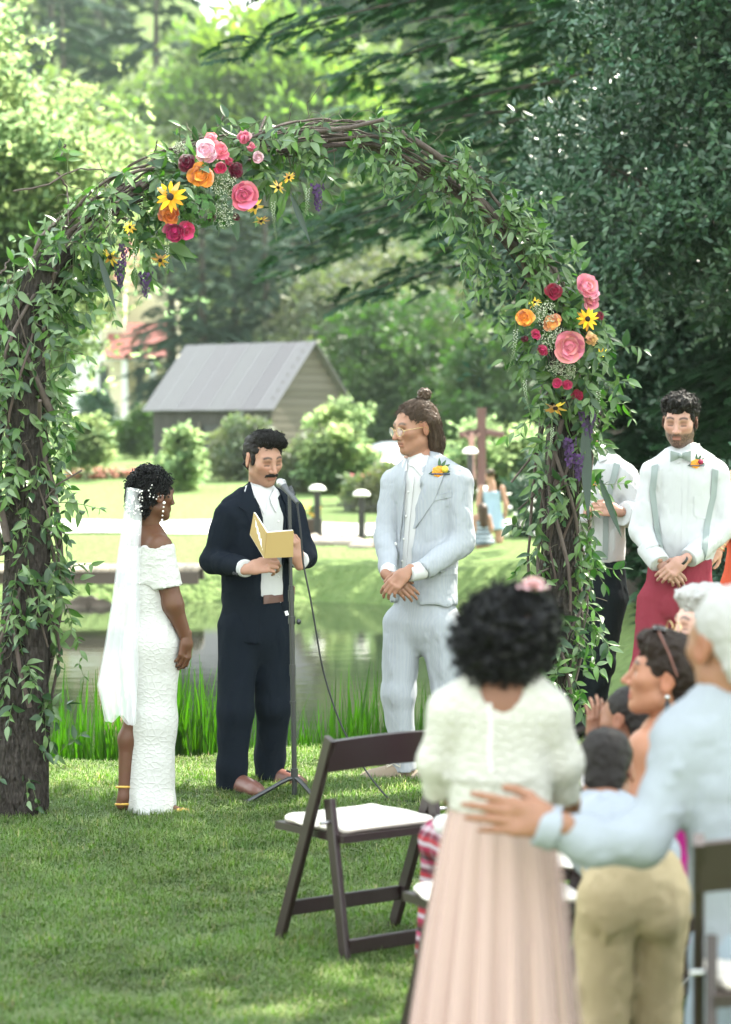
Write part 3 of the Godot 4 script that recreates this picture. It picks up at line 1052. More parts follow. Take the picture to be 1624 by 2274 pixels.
func make_fence_and_stones():
	var iron := mat("dark_iron", Color(0.022, 0.02, 0.02), 0.55)
	lamp_post(705, 1086, 1196, 40.0, "lamp post with white mushroom cap just right of the microphone")
	lamp_post(803, 1098, 1213, 39.0, "lamp post with white mushroom cap left of the groom's sleeve")
	lamp_post(1044, 1003, 1170, 43.5, "lamp post with white cap beside the foot of the wooden cross")
	lamp_post(1078, 1090, 1215, 38.5, "lamp post with white cap at the young woman's elbow")
	var a := at(712, 1195, 40)
	var b := at(900, 1208, 39)
	a.y = land(a.x, 40); b.y = land(b.x, 39)
	var o := thing("picket_fence", "low dark iron picket fence between the two lamp posts", "fence", a)
	var l := b - a
	for k in 23:
		var g := Geo.new()
		var p := l * ((k + 0.5) / 23.0)
		g.tube([p, p + Vector3(0, 0.66, 0), p + Vector3(0, 0.70, 0)], [0.009, 0.009, 0.003], 5)
		part("picket", g, iron, o)
	for h in [0.1, 0.58]:
		var g := Geo.new()
		bar(g, Vector3(0, h, 0.012), l + Vector3(0, h, 0.012), 0.022, 0.022)
		part("rail", g, iron, o)
	# planter with yellow flowers
	var pp := at(680, 1200, 40.4)
	var pl := thing("planter", "dark wooden planter with yellow flowers left of the first lamp post", "planter", Vector3(pp.x, land(pp.x, 40.4), pp.z))
	var g := Geo.new()
	g.bevel_box(Transform3D(Basis(Vector3(0, 0, 1), PI / 2), Vector3(0, 0.17, 0)), Vector3(0.36, 0.52, 0.4), 0.02)
	part("box", g, mat("planter_wood", Color(0.07, 0.045, 0.035), 0.8), pl)
	var fl := Geo.new()
	for k in 46:
		var q := Vector3(rng.randf_range(-0.25, 0.25), 0.36 + rng.randf_range(0, 0.2), rng.randf_range(-0.15, 0.15))
		fl.col = Color(0.7, 0.42, 0.04) if k % 2 == 0 else Color(0.08, 0.16, 0.04)
		fl.ball(Transform3D(Basis.from_scale(Vector3(0.04, 0.025, 0.04)), q), 6, 4)
	part("flowers", fl, mat("painted", Color(1, 1, 1), 0.7, {"vc": true}), pl).set_meta("kind", "stuff")
	# flat stones along the bank
	var stone := mat("stone", Color(0.33, 0.29, 0.25), 0.9, {"tex": noise_tex("stone_tone", 0.05, FastNoiseLite.TYPE_SIMPLEX, Color(0.6, 0.6, 0.6), Color(1.15, 1.1, 1.05)), "tile": Vector3(2, 2, 2)})
	var names := ["left end", "long flat", "second", "third", "middle", "pale", "low", "right end"]
	var rocks := [[690, 1222, 38.6, 0.30, 0.13], [735, 1226, 38.2, 0.34, 0.11], [778, 1219, 38.0, 0.28, 0.12], [818, 1232, 37.6, 0.26, 0.10], [850, 1234, 37.4, 0.28, 0.12], [755, 1208, 38.8, 0.25, 0.09], [800, 1240, 37.2, 0.2, 0.08], [880, 1236, 37.3, 0.25, 0.11],
		[190, 1302, 31.2, 0.22, 0.15], [222, 1318, 30.9, 0.17, 0.11], [166, 1322, 30.8, 0.2, 0.1]]
	for k in rocks.size():
		var q: Array = rocks[k]
		var p := at(q[0], q[1], q[2])
		p.y = land(p.x, q[2]) + 0.02
		if k > 7: p.y = maxf(p.y, -0.47)
		var rg := Geo.new()
		rg.ball(Transform3D(Basis.from_euler(Vector3(0.1, k * 1.3, 0.08)).scaled(Vector3(q[3], q[4], q[3] * 0.8)), Vector3.ZERO), 12, 8, 0.35, fold)
		var ro := part("rock", rg, stone)
		ro.position = p
		var lb: String = "%s flat tan stone on the far bank below the iron fence" % names[k] if k < 8 else ["rounded grey rock under the footbridge, highest of three", "rounded grey rock under the footbridge, nearest the bride's veil", "rounded grey rock under the footbridge, leftmost of three"][k - 8]
		tag(ro, lb, "rock", "stones on the far bank" if k < 8 else "rocks under the footbridge")

func make_bridge():
	var wood := mat("bridge_wood", Color(0.40, 0.34, 0.26), 0.85, {"vc": true})
	var p := at(-40, 1262, 30.6)
	var q := at(448, 1262, 30.9)
	var o := thing("footbridge", "low plank footbridge over the pond outlet behind the bride", "bridge", Vector3(p.x, 0, p.z))
	var l := q - p
	l.y = 0
	var y: float = p.y
	for k in 30:
		var g := Geo.new()
		var v := rng.randf_range(0.8, 1.2)
		g.col = Color(v, v, v)
		g.box(Transform3D(Basis(Vector3.UP, 0.0), l * ((k + 0.5) / 30.0) + Vector3(0, y, 0)), Vector3(l.length() / 30.0 - 0.012, 0.04, 1.2))
		part("plank", g, wood, o)
	for s in [-0.5, 0.5]:
		var g := Geo.new()
		g.col = Color(0.22, 0.2, 0.2)
		g.box(Transform3D(Basis.IDENTITY, l * 0.5 + Vector3(0, y - 0.1, s)), Vector3(l.length(), 0.15, 0.12))
		part("beam", g, wood, o)

func make_cross():
	var wood := mat("cross_wood", Color(0.085, 0.042, 0.034), 0.75)
	var p := at(1069, 1180, 45)
	p.y = land(p.x, 45)
	var o := thing("wayside_cross", "tall dark red wooden cross with a small carved figure behind the groom", "cross", p)
	var h: float = at(0, 905, 45).y - p.y
	var arm: float = at(0, 962, 45).y - p.y
	var g := Geo.new()
	g.bevel_box(Transform3D(Basis.IDENTITY, Vector3(0, h * 0.5, 0)), Vector3(0.17, h, 0.15), 0.02)
	part("post", g, wood, o)
	for s in [-1.0, 1.0]:
		var b := Geo.new()
		bar(b, Vector3(s * 0.085, arm + 0.03, 0.02), Vector3(s * 0.42, arm - 0.03, 0.02), 0.14, 0.12)
		part("arm", b, wood, o)
	var f := Field.new()
	f.cone(Vector3(-0.19, arm - 0.12, 0.14), Vector3(-0.17, arm - 0.42, 0.12), 0.055, 0.045, 0.03)
	f.cone(Vector3(-0.18, arm - 0.02, 0.16), Vector3(-0.19, arm - 0.03, 0.16), 0.04, 0.04, 0.02)
	f.cone(Vector3(-0.19, arm - 0.12, 0.14), Vector3(-0.36, arm + 0.0, 0.12), 0.025, 0.016, 0.02)
	f.cone(Vector3(-0.19, arm - 0.12, 0.14), Vector3(-0.03, arm + 0.0, 0.12), 0.025, 0.016, 0.02)
	f.cone(Vector3(-0.18, arm - 0.42, 0.12), Vector3(-0.13, arm - 0.85, 0.11), 0.045, 0.022, 0.03)
	var fg := Geo.new()
	f.build(fg, 0.022)
	part("carved_figure", fg, mat("carving", Color(0.30, 0.17, 0.14), 0.7), o)

func make_cars():
	var list := [[872, 1062, 74.0, Color(0.11, 0.13, 0.15), 1.15, "silver parked car half hidden behind the groom's right shoulder"], [842, 1098, 66.0, Color(0.25, 0.03, 0.035), 0.35, "red parked car left of the groom's arm"]]
	for q in list:
		var p := at(q[0], q[1], q[2])
		var o := thing("parked_car", q[5], "car", Vector3(p.x, p.y - 0.35, p.z), "parked cars")
		var pa := mat("car_paint_%d" % int(q[2]), q[3], 0.3, {"coat": 1.0})
		o.rotation.y = q[4]
		var f := Field.new()
		f.ell(Transform3D(Basis.IDENTITY, Vector3(0, 0.62, 0)), Vector3(2.1, 0.42, 0.85), 0.05)
		f.ell(Transform3D(Basis.IDENTITY, Vector3(-0.2, 1.02, 0)), Vector3(1.25, 0.46, 0.72), 0.12)
		var g := Geo.new()
		f.build(g, 0.09)
		part("body", g, pa, o)
		var gl := mat("car_glass", Color(0.02, 0.025, 0.03), 0.08)
		var w := Geo.new()
		w.ball(Transform3D(Basis.from_scale(Vector3(1.08, 0.36, 0.75)), Vector3(-0.2, 1.06, 0)), 16, 10)
		part("window", w, gl, o)
		for x in [-1.25, 1.25]:
			for z in [-0.78, 0.78]:
				var t := Geo.new()
				t.lathe(Transform3D(Basis(Vector3.RIGHT, PI / 2), Vector3(x, 0.33, z)), [Vector2(0.0, -0.1), Vector2(0.28, -0.1), Vector2(0.33, -0.05), Vector2(0.33, 0.05), Vector2(0.28, 0.1), Vector2(0.0, 0.1)], 16)
				part("wheel", t, mat("tyre", Color(0.02, 0.02, 0.02), 0.8), o)
		for z in [-0.5, 0.5]:
			var t := Geo.new()
			t.ball(Transform3D(Basis.from_scale(Vector3(0.08, 0.08, 0.14)), Vector3(1.93, 0.68, z)), 8, 6)
			part("headlight", t, mat("white_cap", Color(0.82, 0.81, 0.76), 0.5), o)

func make_far_flowers():
	var g := Geo.new()
	var r := RandomNumberGenerator.new()
	r.seed = 7
	for k in 420:
		var u := r.randf_range(150, 345)
		var d := r.randf_range(62.5, 64.5)
		var x := (u - 812.0) / LENS * d
		g.col = [Color(0.24, 0.06, 0.035), Color(0.28, 0.11, 0.06), Color(0.10, 0.15, 0.05)][r.randi() % 3]
		g.ball(Transform3D(Basis.from_scale(Vector3(0.09, 0.06, 0.09)), Vector3(x, land(x, d) + r.randf_range(0.03, 0.2), -d)), 5, 3)
	tag(part("flower_bed", g, mat("painted", Color(1, 1, 1), 0.7, {"vc": true})), "long bed of red and orange flowers on the lawn edge left of the barn", "flower bed", "", "stuff")
	var spots := [[432, 1038, 57.5, 0.13, "pink blossom cluster under the narrow young shrub"], [340, 1050, 60.0, 0.16, "pink blossom cluster at the barn's left corner"], [800, 1066, 55.0, 0.16, "pink blossom cluster below the round green bush"], [597, 1005, 55.0, 0.08, "single red blossom cluster in front of the barn window"]]
	for q in spots:
		var p := at(q[0], q[1], q[2])
		var b := Geo.new()
		for k in 22:
			b.col = Color(0.65, 0.12, 0.16) * r.randf_range(0.8, 1.2)
			b.ball(Transform3D(Basis.from_scale(Vector3.ONE * q[3] * 0.35), Vector3(r.randfn(), r.randfn() * 0.7, r.randfn()) * q[3] * 0.6), 6, 4)
		var o := part("blossoms", b, mats["painted"])
		o.position = p
		tag(o, q[4], "flowers", "pink blossoms in the far garden", "stuff")
	var wb := Geo.new()
	for k in 11:
		var p := at(r.randf_range(1105, 1190), r.randf_range(1110, 1230), 36.9)
		wb.col = Color(0.75, 0.74, 0.72)
		wb.ball(Transform3D(Basis.from_scale(Vector3.ONE * r.randf_range(0.02, 0.05)), p), 6, 4)
	tag(part("white_blossoms", wb, mats["painted"]), "white blossoms scattered over the dark shrub by the children", "flowers", "", "stuff")

func make_far_place():
	make_barn()
	make_house()
	make_fence_and_stones()
	make_bridge()
	make_cross()
	make_cars()
	make_far_flowers()

# ---------------------------------------------------------------- people: shared anatomy
const DARK_HAIR := Color(0.014, 0.011, 0.010)

func frame_of(o: Vector3, yaw: float, pitch: float, roll := 0.0, s := 1.0) -> Transform3D:
	return Transform3D((Basis(Vector3.UP, yaw) * Basis(Vector3.RIGHT, pitch) * Basis(Vector3(0, 0, 1), roll)).scaled(Vector3.ONE * s), o)

func band(x: float, lo: float, hi: float, soft: float) -> float:
	return smoothstep(lo - soft, lo + soft, x) * (1.0 - smoothstep(hi - soft, hi + soft, x))

# a head with face, ears and neck stump; x left, y up, z to the front
func add_head(g: Geo, xf: Transform3D, skin: Color, o := {}):
	var f := Field.new()
	var I := Basis.IDENTITY
	var jaw: float = o.get("jaw", 1.0)
	f.ell(Transform3D(I, Vector3(0, 0.034, -0.014)), Vector3(0.076, 0.086, 0.096), 0.02)
	f.ell(Transform3D(I, Vector3(0, -0.026, 0.03)), Vector3(0.060 * jaw, 0.078, 0.062), 0.03)
	f.cone(Vector3(0.045 * jaw, -0.062, 0.005), Vector3(0.012, -0.094, 0.064), 0.022, 0.017, 0.03)
	f.cone(Vector3(-0.045 * jaw, -0.062, 0.005), Vector3(-0.012, -0.094, 0.064), 0.022, 0.017, 0.03)
	f.cone(Vector3(-0.036, 0.025, 0.073), Vector3(0.036, 0.025, 0.073), 0.015, 0.015, 0.02)
	for s in [-1.0, 1.0]:
		f.ell(Transform3D(I, Vector3(s * 0.044, -0.014, 0.058)), Vector3(0.018, 0.016, 0.018), 0.030)
	for s in [-1.0, 1.0]:
		f.ell(Transform3D(I, Vector3(s * 0.032, 0.004, 0.097)), Vector3(0.0175, 0.0115, 0.0125), 0.016, 1)
	for s in [-1.0, 1.0]:
		f.ell(Transform3D(I, Vector3(s * 0.031, 0.002, 0.0680)), Vector3(0.0135, 0.0105, 0.0115), 0.008)
	var nl: float = o.get("nose", 1.0)
	f.cone(Vector3(0, 0.016, 0.085), Vector3(0, -0.030, 0.085 + 0.024 * nl), 0.0075, 0.0105, 0.014)
	for s in [-1.0, 1.0]:
		f.ell(Transform3D(I, Vector3(s * 0.011, -0.034, 0.094)), Vector3(0.009, 0.008, 0.011), 0.008)
	f.cone(Vector3(-0.016, -0.056, 0.083), Vector3(0.016, -0.056, 0.083), 0.008, 0.008, 0.010)
	f.cone(Vector3(-0.013, -0.068, 0.082), Vector3(0.013, -0.068, 0.082), 0.009, 0.009, 0.009)
	f.cone(Vector3(-0.03, -0.0622, 0.094), Vector3(0.03, -0.0622, 0.094), 0.003, 0.003, 0.005, Vector3.ZERO, 1.0, 0, 1)
	for s in [-1.0, 1.0]:
		f.ell(Transform3D(Basis(Vector3.UP, s * 0.35) * Basis(Vector3.RIGHT, -0.15), Vector3(s * 0.079, -0.004, -0.012)), Vector3(0.0085, 0.033, 0.021), 0.006)
		f.ell(Transform3D(Basis(Vector3.UP, s * 0.35), Vector3(s * 0.088, 0.002, -0.008)), Vector3(0.006, 0.020, 0.011), 0.006, 1)
	var nk: Vector3 = o.get("neck", Vector3(0, -0.19, -0.045))
	f.cone(Vector3(0, -0.06, -0.018), nk, 0.052 * o.get("neck_r", 1.0), 0.058 * o.get("neck_r", 1.0), 0.025)
	var brow: Color = o.get("brow", DARK_HAIR)
	var lip: Color = o.get("lip", Color(skin.r * 0.85, skin.g * 0.64, skin.b * 0.66))
	var beard: float = o.get("beard", 0.0)
	var open: float = o.get("open", 0.0)
	var tone := noise
	var paint := func(p: Vector3, _n: Vector3) -> Color:
		var c := skin
		var ax := absf(p.x)
		c = c.lerp(Color(skin.r * 1.02, skin.g * 0.78, skin.b * 0.74), 0.4 * smoothstep(0.035, 0.0, Vector2(ax - 0.042, p.y + 0.022).length()) + 0.45 * smoothstep(0.02, 0.0, Vector2(p.x, p.y + 0.03).length()))
		if ax > 0.07: c = c.lerp(Color(skin.r, skin.g * 0.72, skin.b * 0.66), 0.5)
		if p.z > 0.03:
			c = c.lerp(lip, band(p.y, -0.074, -0.053, 0.003) * (1.0 - smoothstep(0.018, 0.025, ax)))
			c = c.lerp(lip * 0.35, 0.8 * band(p.y, -0.0640, -0.0606, 0.0015) * (1.0 - smoothstep(0.019, 0.025, ax)))
			var by := 0.029 + 0.006 * sin(clampf((ax - 0.012) / 0.04, 0, 1) * PI) - 0.06 * maxf(ax - 0.044, 0.0)
			c = c.lerp(brow, 0.85 * band(p.y, by - 0.0045, by + 0.0050, 0.0028) * band(ax, 0.012, 0.052, 0.004))
			var ey := -0.003 + 0.002 * open
			if open > 0.3:
				c = c.lerp(Color(0.55, 0.52, 0.5), band(p.y, -0.004, 0.0075, 0.0015) * band(ax, 0.020, 0.043, 0.003))
				c = c.lerp(Color(0.03, 0.02, 0.015), band(p.y, -0.004, 0.0085, 0.0015) * band(ax, 0.026, 0.037, 0.002))
				ey = 0.0085
			c = c.lerp(Color(0.02, 0.015, 0.012), 0.85 * band(p.y, ey - 0.0040, ey + 0.0022, 0.0018) * band(ax, 0.018, 0.046, 0.003))
			c = c.lerp(Color(skin.r * 0.66, skin.g * 0.57, skin.b * 0.54), 0.7 * band(p.y, -0.002, 0.016, 0.004) * band(ax, 0.016, 0.046, 0.006))
		if beard > 0.0:
			var b := smoothstep(-0.036, -0.052, p.y - 0.25 * maxf(0.0, 0.05 - p.z) * 0.6) * smoothstep(-0.135, -0.115, p.y) * smoothstep(-0.03, -0.01, p.z)
			b *= 1.0 - 0.9 * band(p.y, -0.073, -0.056, 0.003) * (1.0 - smoothstep(0.017, 0.024, ax))
			b = maxf(b, smoothstep(0.055, 0.066, ax) * band(p.y, -0.07, 0.01, 0.01) * band(p.z, -0.005, 0.03, 0.008))
			c = c.lerp(brow, beard * clampf(b * (0.85 + 0.4 * tone.get_noise_3dv(p * 180.0)), 0.0, 1.0))
		return c * (1.0 + 0.05 * tone.get_noise_3dv(p * 40.0))
	f.build(g, o.get("cell", 0.0036), xf, paint)

# a hand; y to the fingers, z out of its back, thumb at x = side
func add_hand(g: Geo, xf: Transform3D, side: float, curl: Array, skin: Color, o := {}):
	var f := Field.new()
	var zf := Vector3(0, 0, 1)
	f.cone(Vector3(0, -0.03, 0), Vector3(0, 0.02, 0), 0.026, 0.030, 0.02, zf, 1.35)
	f.cone(Vector3(side * 0.014, 0.02, 0), Vector3(side * 0.022, 0.080, 0), 0.024, 0.020, 0.02, zf, 1.7)
	f.cone(Vector3(-side * 0.012, 0.02, 0), Vector3(-side * 0.024, 0.074, 0), 0.024, 0.018, 0.02, zf, 1.7)
	var base := [Vector3(side * 0.029, 0.086, 0), Vector3(side * 0.009, 0.091, 0.002), Vector3(-side * 0.011, 0.087, 0.001), Vector3(-side * 0.029, 0.077, -0.001)]
	var lens := [[0.044, 0.026, 0.020], [0.049, 0.030, 0.021], [0.046, 0.028, 0.020], [0.036, 0.021, 0.018]]
	var spread: float = o.get("spread", 0.06)
	for k in 4:
		var a := 0.0
		var p: Vector3 = base[k]
		var sx: float = side * (1.4 - k) * spread
		for q in 3:
			a += curl[k] * [0.75, 1.15, 0.7][q]
			var e: Vector3 = p + Vector3(sx * cos(a), cos(a), -sin(a)).normalized() * lens[k][q]
			var r0: float = [0.0100, 0.0090, 0.0080][q] * (0.88 if k == 3 else 1.0)
			f.cone(p, e, r0, r0 - 0.0010, 0.004 if q > 0 else 0.009)
			p = e
	var tc: float = curl[4]
	var t0 := Vector3(side * 0.024, 0.018, -0.006)
	var t1 := t0 + Vector3(side * lerpf(0.030, 0.016, tc), 0.030, -0.014 - 0.012 * tc)
	var t2 := t1 + Vector3(side * lerpf(0.014, -0.008, tc), 0.030, -0.004 - 0.010 * tc)
	var t3 := t2 + Vector3(side * lerpf(0.004, -0.014, tc), 0.024, -0.002 - 0.006 * tc)
	f.cone(t0, t1, 0.0165, 0.0125, 0.016)
	f.cone(t1, t2, 0.0120, 0.0105, 0.004)
	f.cone(t2, t3, 0.0105, 0.0088, 0.004)
	var paint := func(p: Vector3, n: Vector3) -> Color:
		var c := skin * (1.0 + 0.06 * noise.get_noise_3dv(p * 60.0))
		var palm: Color = o.get("palm", skin)
		return c.lerp(palm, smoothstep(-0.2, -0.7, n.z))
	f.build(g, o.get("cell", 0.0038), xf, paint)

# basis for a hand from its finger direction and the direction its back faces
func hand_at(p: Vector3, fingers: Vector3, back: Vector3, s := 1.0) -> Transform3D:
	var y := fingers.normalized()
	var z := (back - y * back.dot(y)).normalized()
	return Transform3D(Basis(y.cross(z), y, z).scaled(Vector3.ONE * s), p)

func skin_mat() -> StandardMaterial3D:
	return mat("skin", Color(1, 1, 1), 0.48, {"vc": true, "sss": 0.06, "spec": 0.4})

func cloth(key: String, c: Color, weave := 900.0, strength := 1.5, opt := {}) -> StandardMaterial3D:
	var o := {"spec": 0.15, "bump": noise_tex("weave", 0.35, FastNoiseLite.TYPE_VALUE, Color.BLACK, Color.WHITE, true, 3.0, 128, 2), "bump_scale": strength * 0.2, "tile": Vector3.ONE * weave / 60.0}
	o.merge(opt, true)
	return mat(key, c, 0.85, o)

func garment(wr := 0.006, seed_ := 0.0, stretch := Vector3(1.0, 0.45, 1.0)) -> Field:
	var f := Field.new()
	f.wr = wr * 1.15
	f.wn = fold
	f.crease = 0.4
	f.ws = stretch
	f.wo = Vector3(seed_, seed_ * 0.7, -seed_)
	return f

func chain(f: Field, ps: Array, rs: Array, k := 0.03, flat := Vector3.ZERO, fl := 1.0, last_cap := true) -> Field:
	for q in ps.size() - 1:
		f.cone(ps[q], ps[q + 1], rs[q], rs[q + 1], k, flat, fl, 2 if last_cap and q == ps.size() - 2 else 0)
	return f

# a strip of cloth lying on a garment: two outlines (as bearings from the front), cast back onto the surface
func patch(f: Field, left: Array, right: Array, j: Callable, off := 0.004, thick := 0.004, across := 4, sub := 5, dir := Vector3(0, 0, -1), start := 0.45) -> Geo:
	var rows := []
	var segs := left.size() - 1
	for s in segs * sub + 1:
		var t := s / float(sub)
		var k := mini(int(t), segs - 1)
		var a: Vector2 = left[k].lerp(left[k + 1], t - k)
		var b: Vector2 = right[k].lerp(right[k + 1], t - k)
		var row := []
		for q in across + 1:
			var m := a.lerp(b, q / float(across))
			var p: Vector3 = j.call(m.x, m.y, 0.0) - dir * start
			row.append(f.out_of(p, dir, off))
		rows.append(row)
	var g := Geo.new()
	g.sheet(rows, thick)
	return g

func button(p: Vector3, n: Vector3, r: float) -> Geo:
	var g := Geo.new()
	var y := n.normalized()
	var x := y.cross(Vector3.UP if absf(y.y) < 0.9 else Vector3.RIGHT).normalized()
	g.lathe(Transform3D(Basis(x, y, x.cross(y)), p), [Vector2(0, -0.003), Vector2(r, -0.003), Vector2(r, 0.001), Vector2(r * 0.8, 0.003), Vector2(0, 0.002)], 10)
	return g

func shoe(p: Vector3, dir: Vector3, len: float, s := 1.0) -> Geo:     # p: under the ankle, on the ground
	var f := Field.new()
	var d := dir.normalized()
	var side := d.cross(Vector3.UP)
	f.cone(p + d * -0.05 + Vector3(0, 0.035, 0), p + d * (len - 0.11) + Vector3(0, 0.030, 0), 0.036 * s, 0.040 * s, 0.02, Vector3.UP, 1.1)
	f.cone(p + Vector3(0, 0.05, 0), p + Vector3(0, 0.11, 0) - d * 0.01, 0.04 * s, 0.042 * s, 0.03)
	f.cone(p + d * 0.03 + Vector3(0, 0.07, 0), p + d * (len * 0.55) + Vector3(0, 0.045, 0), 0.036 * s, 0.034 * s, 0.02)
	f.cone(p + d * (len - 0.13) + Vector3(0, 0.028, 0), p + d * (len - 0.085) + Vector3(0, 0.024, 0), 0.038 * s, 0.028 * s, 0.02)
	var g := Geo.new()
	f.build(g, 0.008)
	return g

func sole(p: Vector3, dir: Vector3, len: float) -> Geo:
	var g := Geo.new()
	var d := dir.normalized()
	var x := d.cross(Vector3.UP)
	var ring := []
	for k in 24:
		var a := TAU * k / 24.0
		var l := cos(a) * (len * 0.5)
		ring.append(p + d * (l + len * 0.5 - 0.095) + x * sin(a) * 0.044 * (0.85 + 0.15 * cos(a)) + Vector3(0, 0.004, 0))
	var s := g.v.size()
	for h in 2:
		for k in 24: g.vert(ring[k] + Vector3(0, 0.014 * h, 0), (ring[k] - p - d * (len * 0.5 - 0.095)).normalized())
	for k in 24: g.quad(s + k, s + (k + 1) % 24, s + 24 + (k + 1) % 24, s + 24 + k)
	var top := []
	for k in 24: top.append(ring[k] + Vector3(0, 0.014, 0))
	g.face(top, Vector3.UP)
	return g

# hair as a solid with combed grooves
func hair_field(amount: float, stretch: Vector3, freq := 26.0, seed_ := 0.0) -> Field:
	var f := Field.new()
	var n := FastNoiseLite.new()
	n.seed = 3 + int(seed_)
	n.frequency = freq
	n.fractal_octaves = 2
	f.wr = amount
	f.wn = n
	f.ws = stretch
	f.wo = Vector3(seed_, 0, 0)
	return f

func hair_mat(key: String, c: Color, rough := 0.6) -> StandardMaterial3D:
	return mat(key, c, rough, {"vc": true, "spec": 0.28})

func strands(g: Geo, xf: Transform3D, starts: Array, r: RandomNumberGenerator, count: int, len: float, rad: float, lift: Vector3, jitter: float, f: Field, tint := 0.35):
	for k in count:        # fine locks lying on the hair's surface
		var s: Array = starts[r.randi() % starts.size()]
		var a: Vector3 = s[0] + Vector3(r.randfn(), r.randfn(), r.randfn()) * s[2]
		var d: Vector3 = (s[1] + Vector3(r.randfn(), r.randfn(), r.randfn()) * jitter).normalized()
		var ps := []
		var rs := []
		var p := a
		for q in 6:
			var e := f.at(p)
			if absf(e) > 0.03: break
			var gr := Vector3(f.at(p + Vector3(0.004, 0, 0)) - e, f.at(p + Vector3(0, 0.004, 0)) - e, f.at(p + Vector3(0, 0, 0.004)) - e).normalized()
			p -= gr * (e - 0.0015)
			ps.append(xf * p)
			rs.append(rad * (1.0 - 0.7 * q / 5.0))
			d = (d - gr * d.dot(gr) + lift * 0.12 + Vector3(r.randfn(), r.randfn(), r.randfn()) * jitter * 0.5).normalized()
			p += d * len / 6.0
		var v := 1.0 + r.randf_range(-tint, tint)
		g.col = Color(v, v, v)
		if ps.size() > 3: g.tube(ps, rs, 4, false)
	g.col = Color(1, 1, 1)

# ---------------------------------------------------------------- bride, officiant, groom
func person(called_label: String, u: float, d: float, group := "") -> Node3D:
	var x := (u - 812.0) / LENS * d
	return thing("person", called_label, "person", Vector3(x, land(x, d), -d), group)

func joints(o: Node3D) -> Callable:     # bearing (u, v), dz metres nearer than the figure's middle -> a point in the figure's own space
	var base := o.position
	return func(u: float, v: float, dz: float) -> Vector3: return at(u, v, -base.z - dz) - base

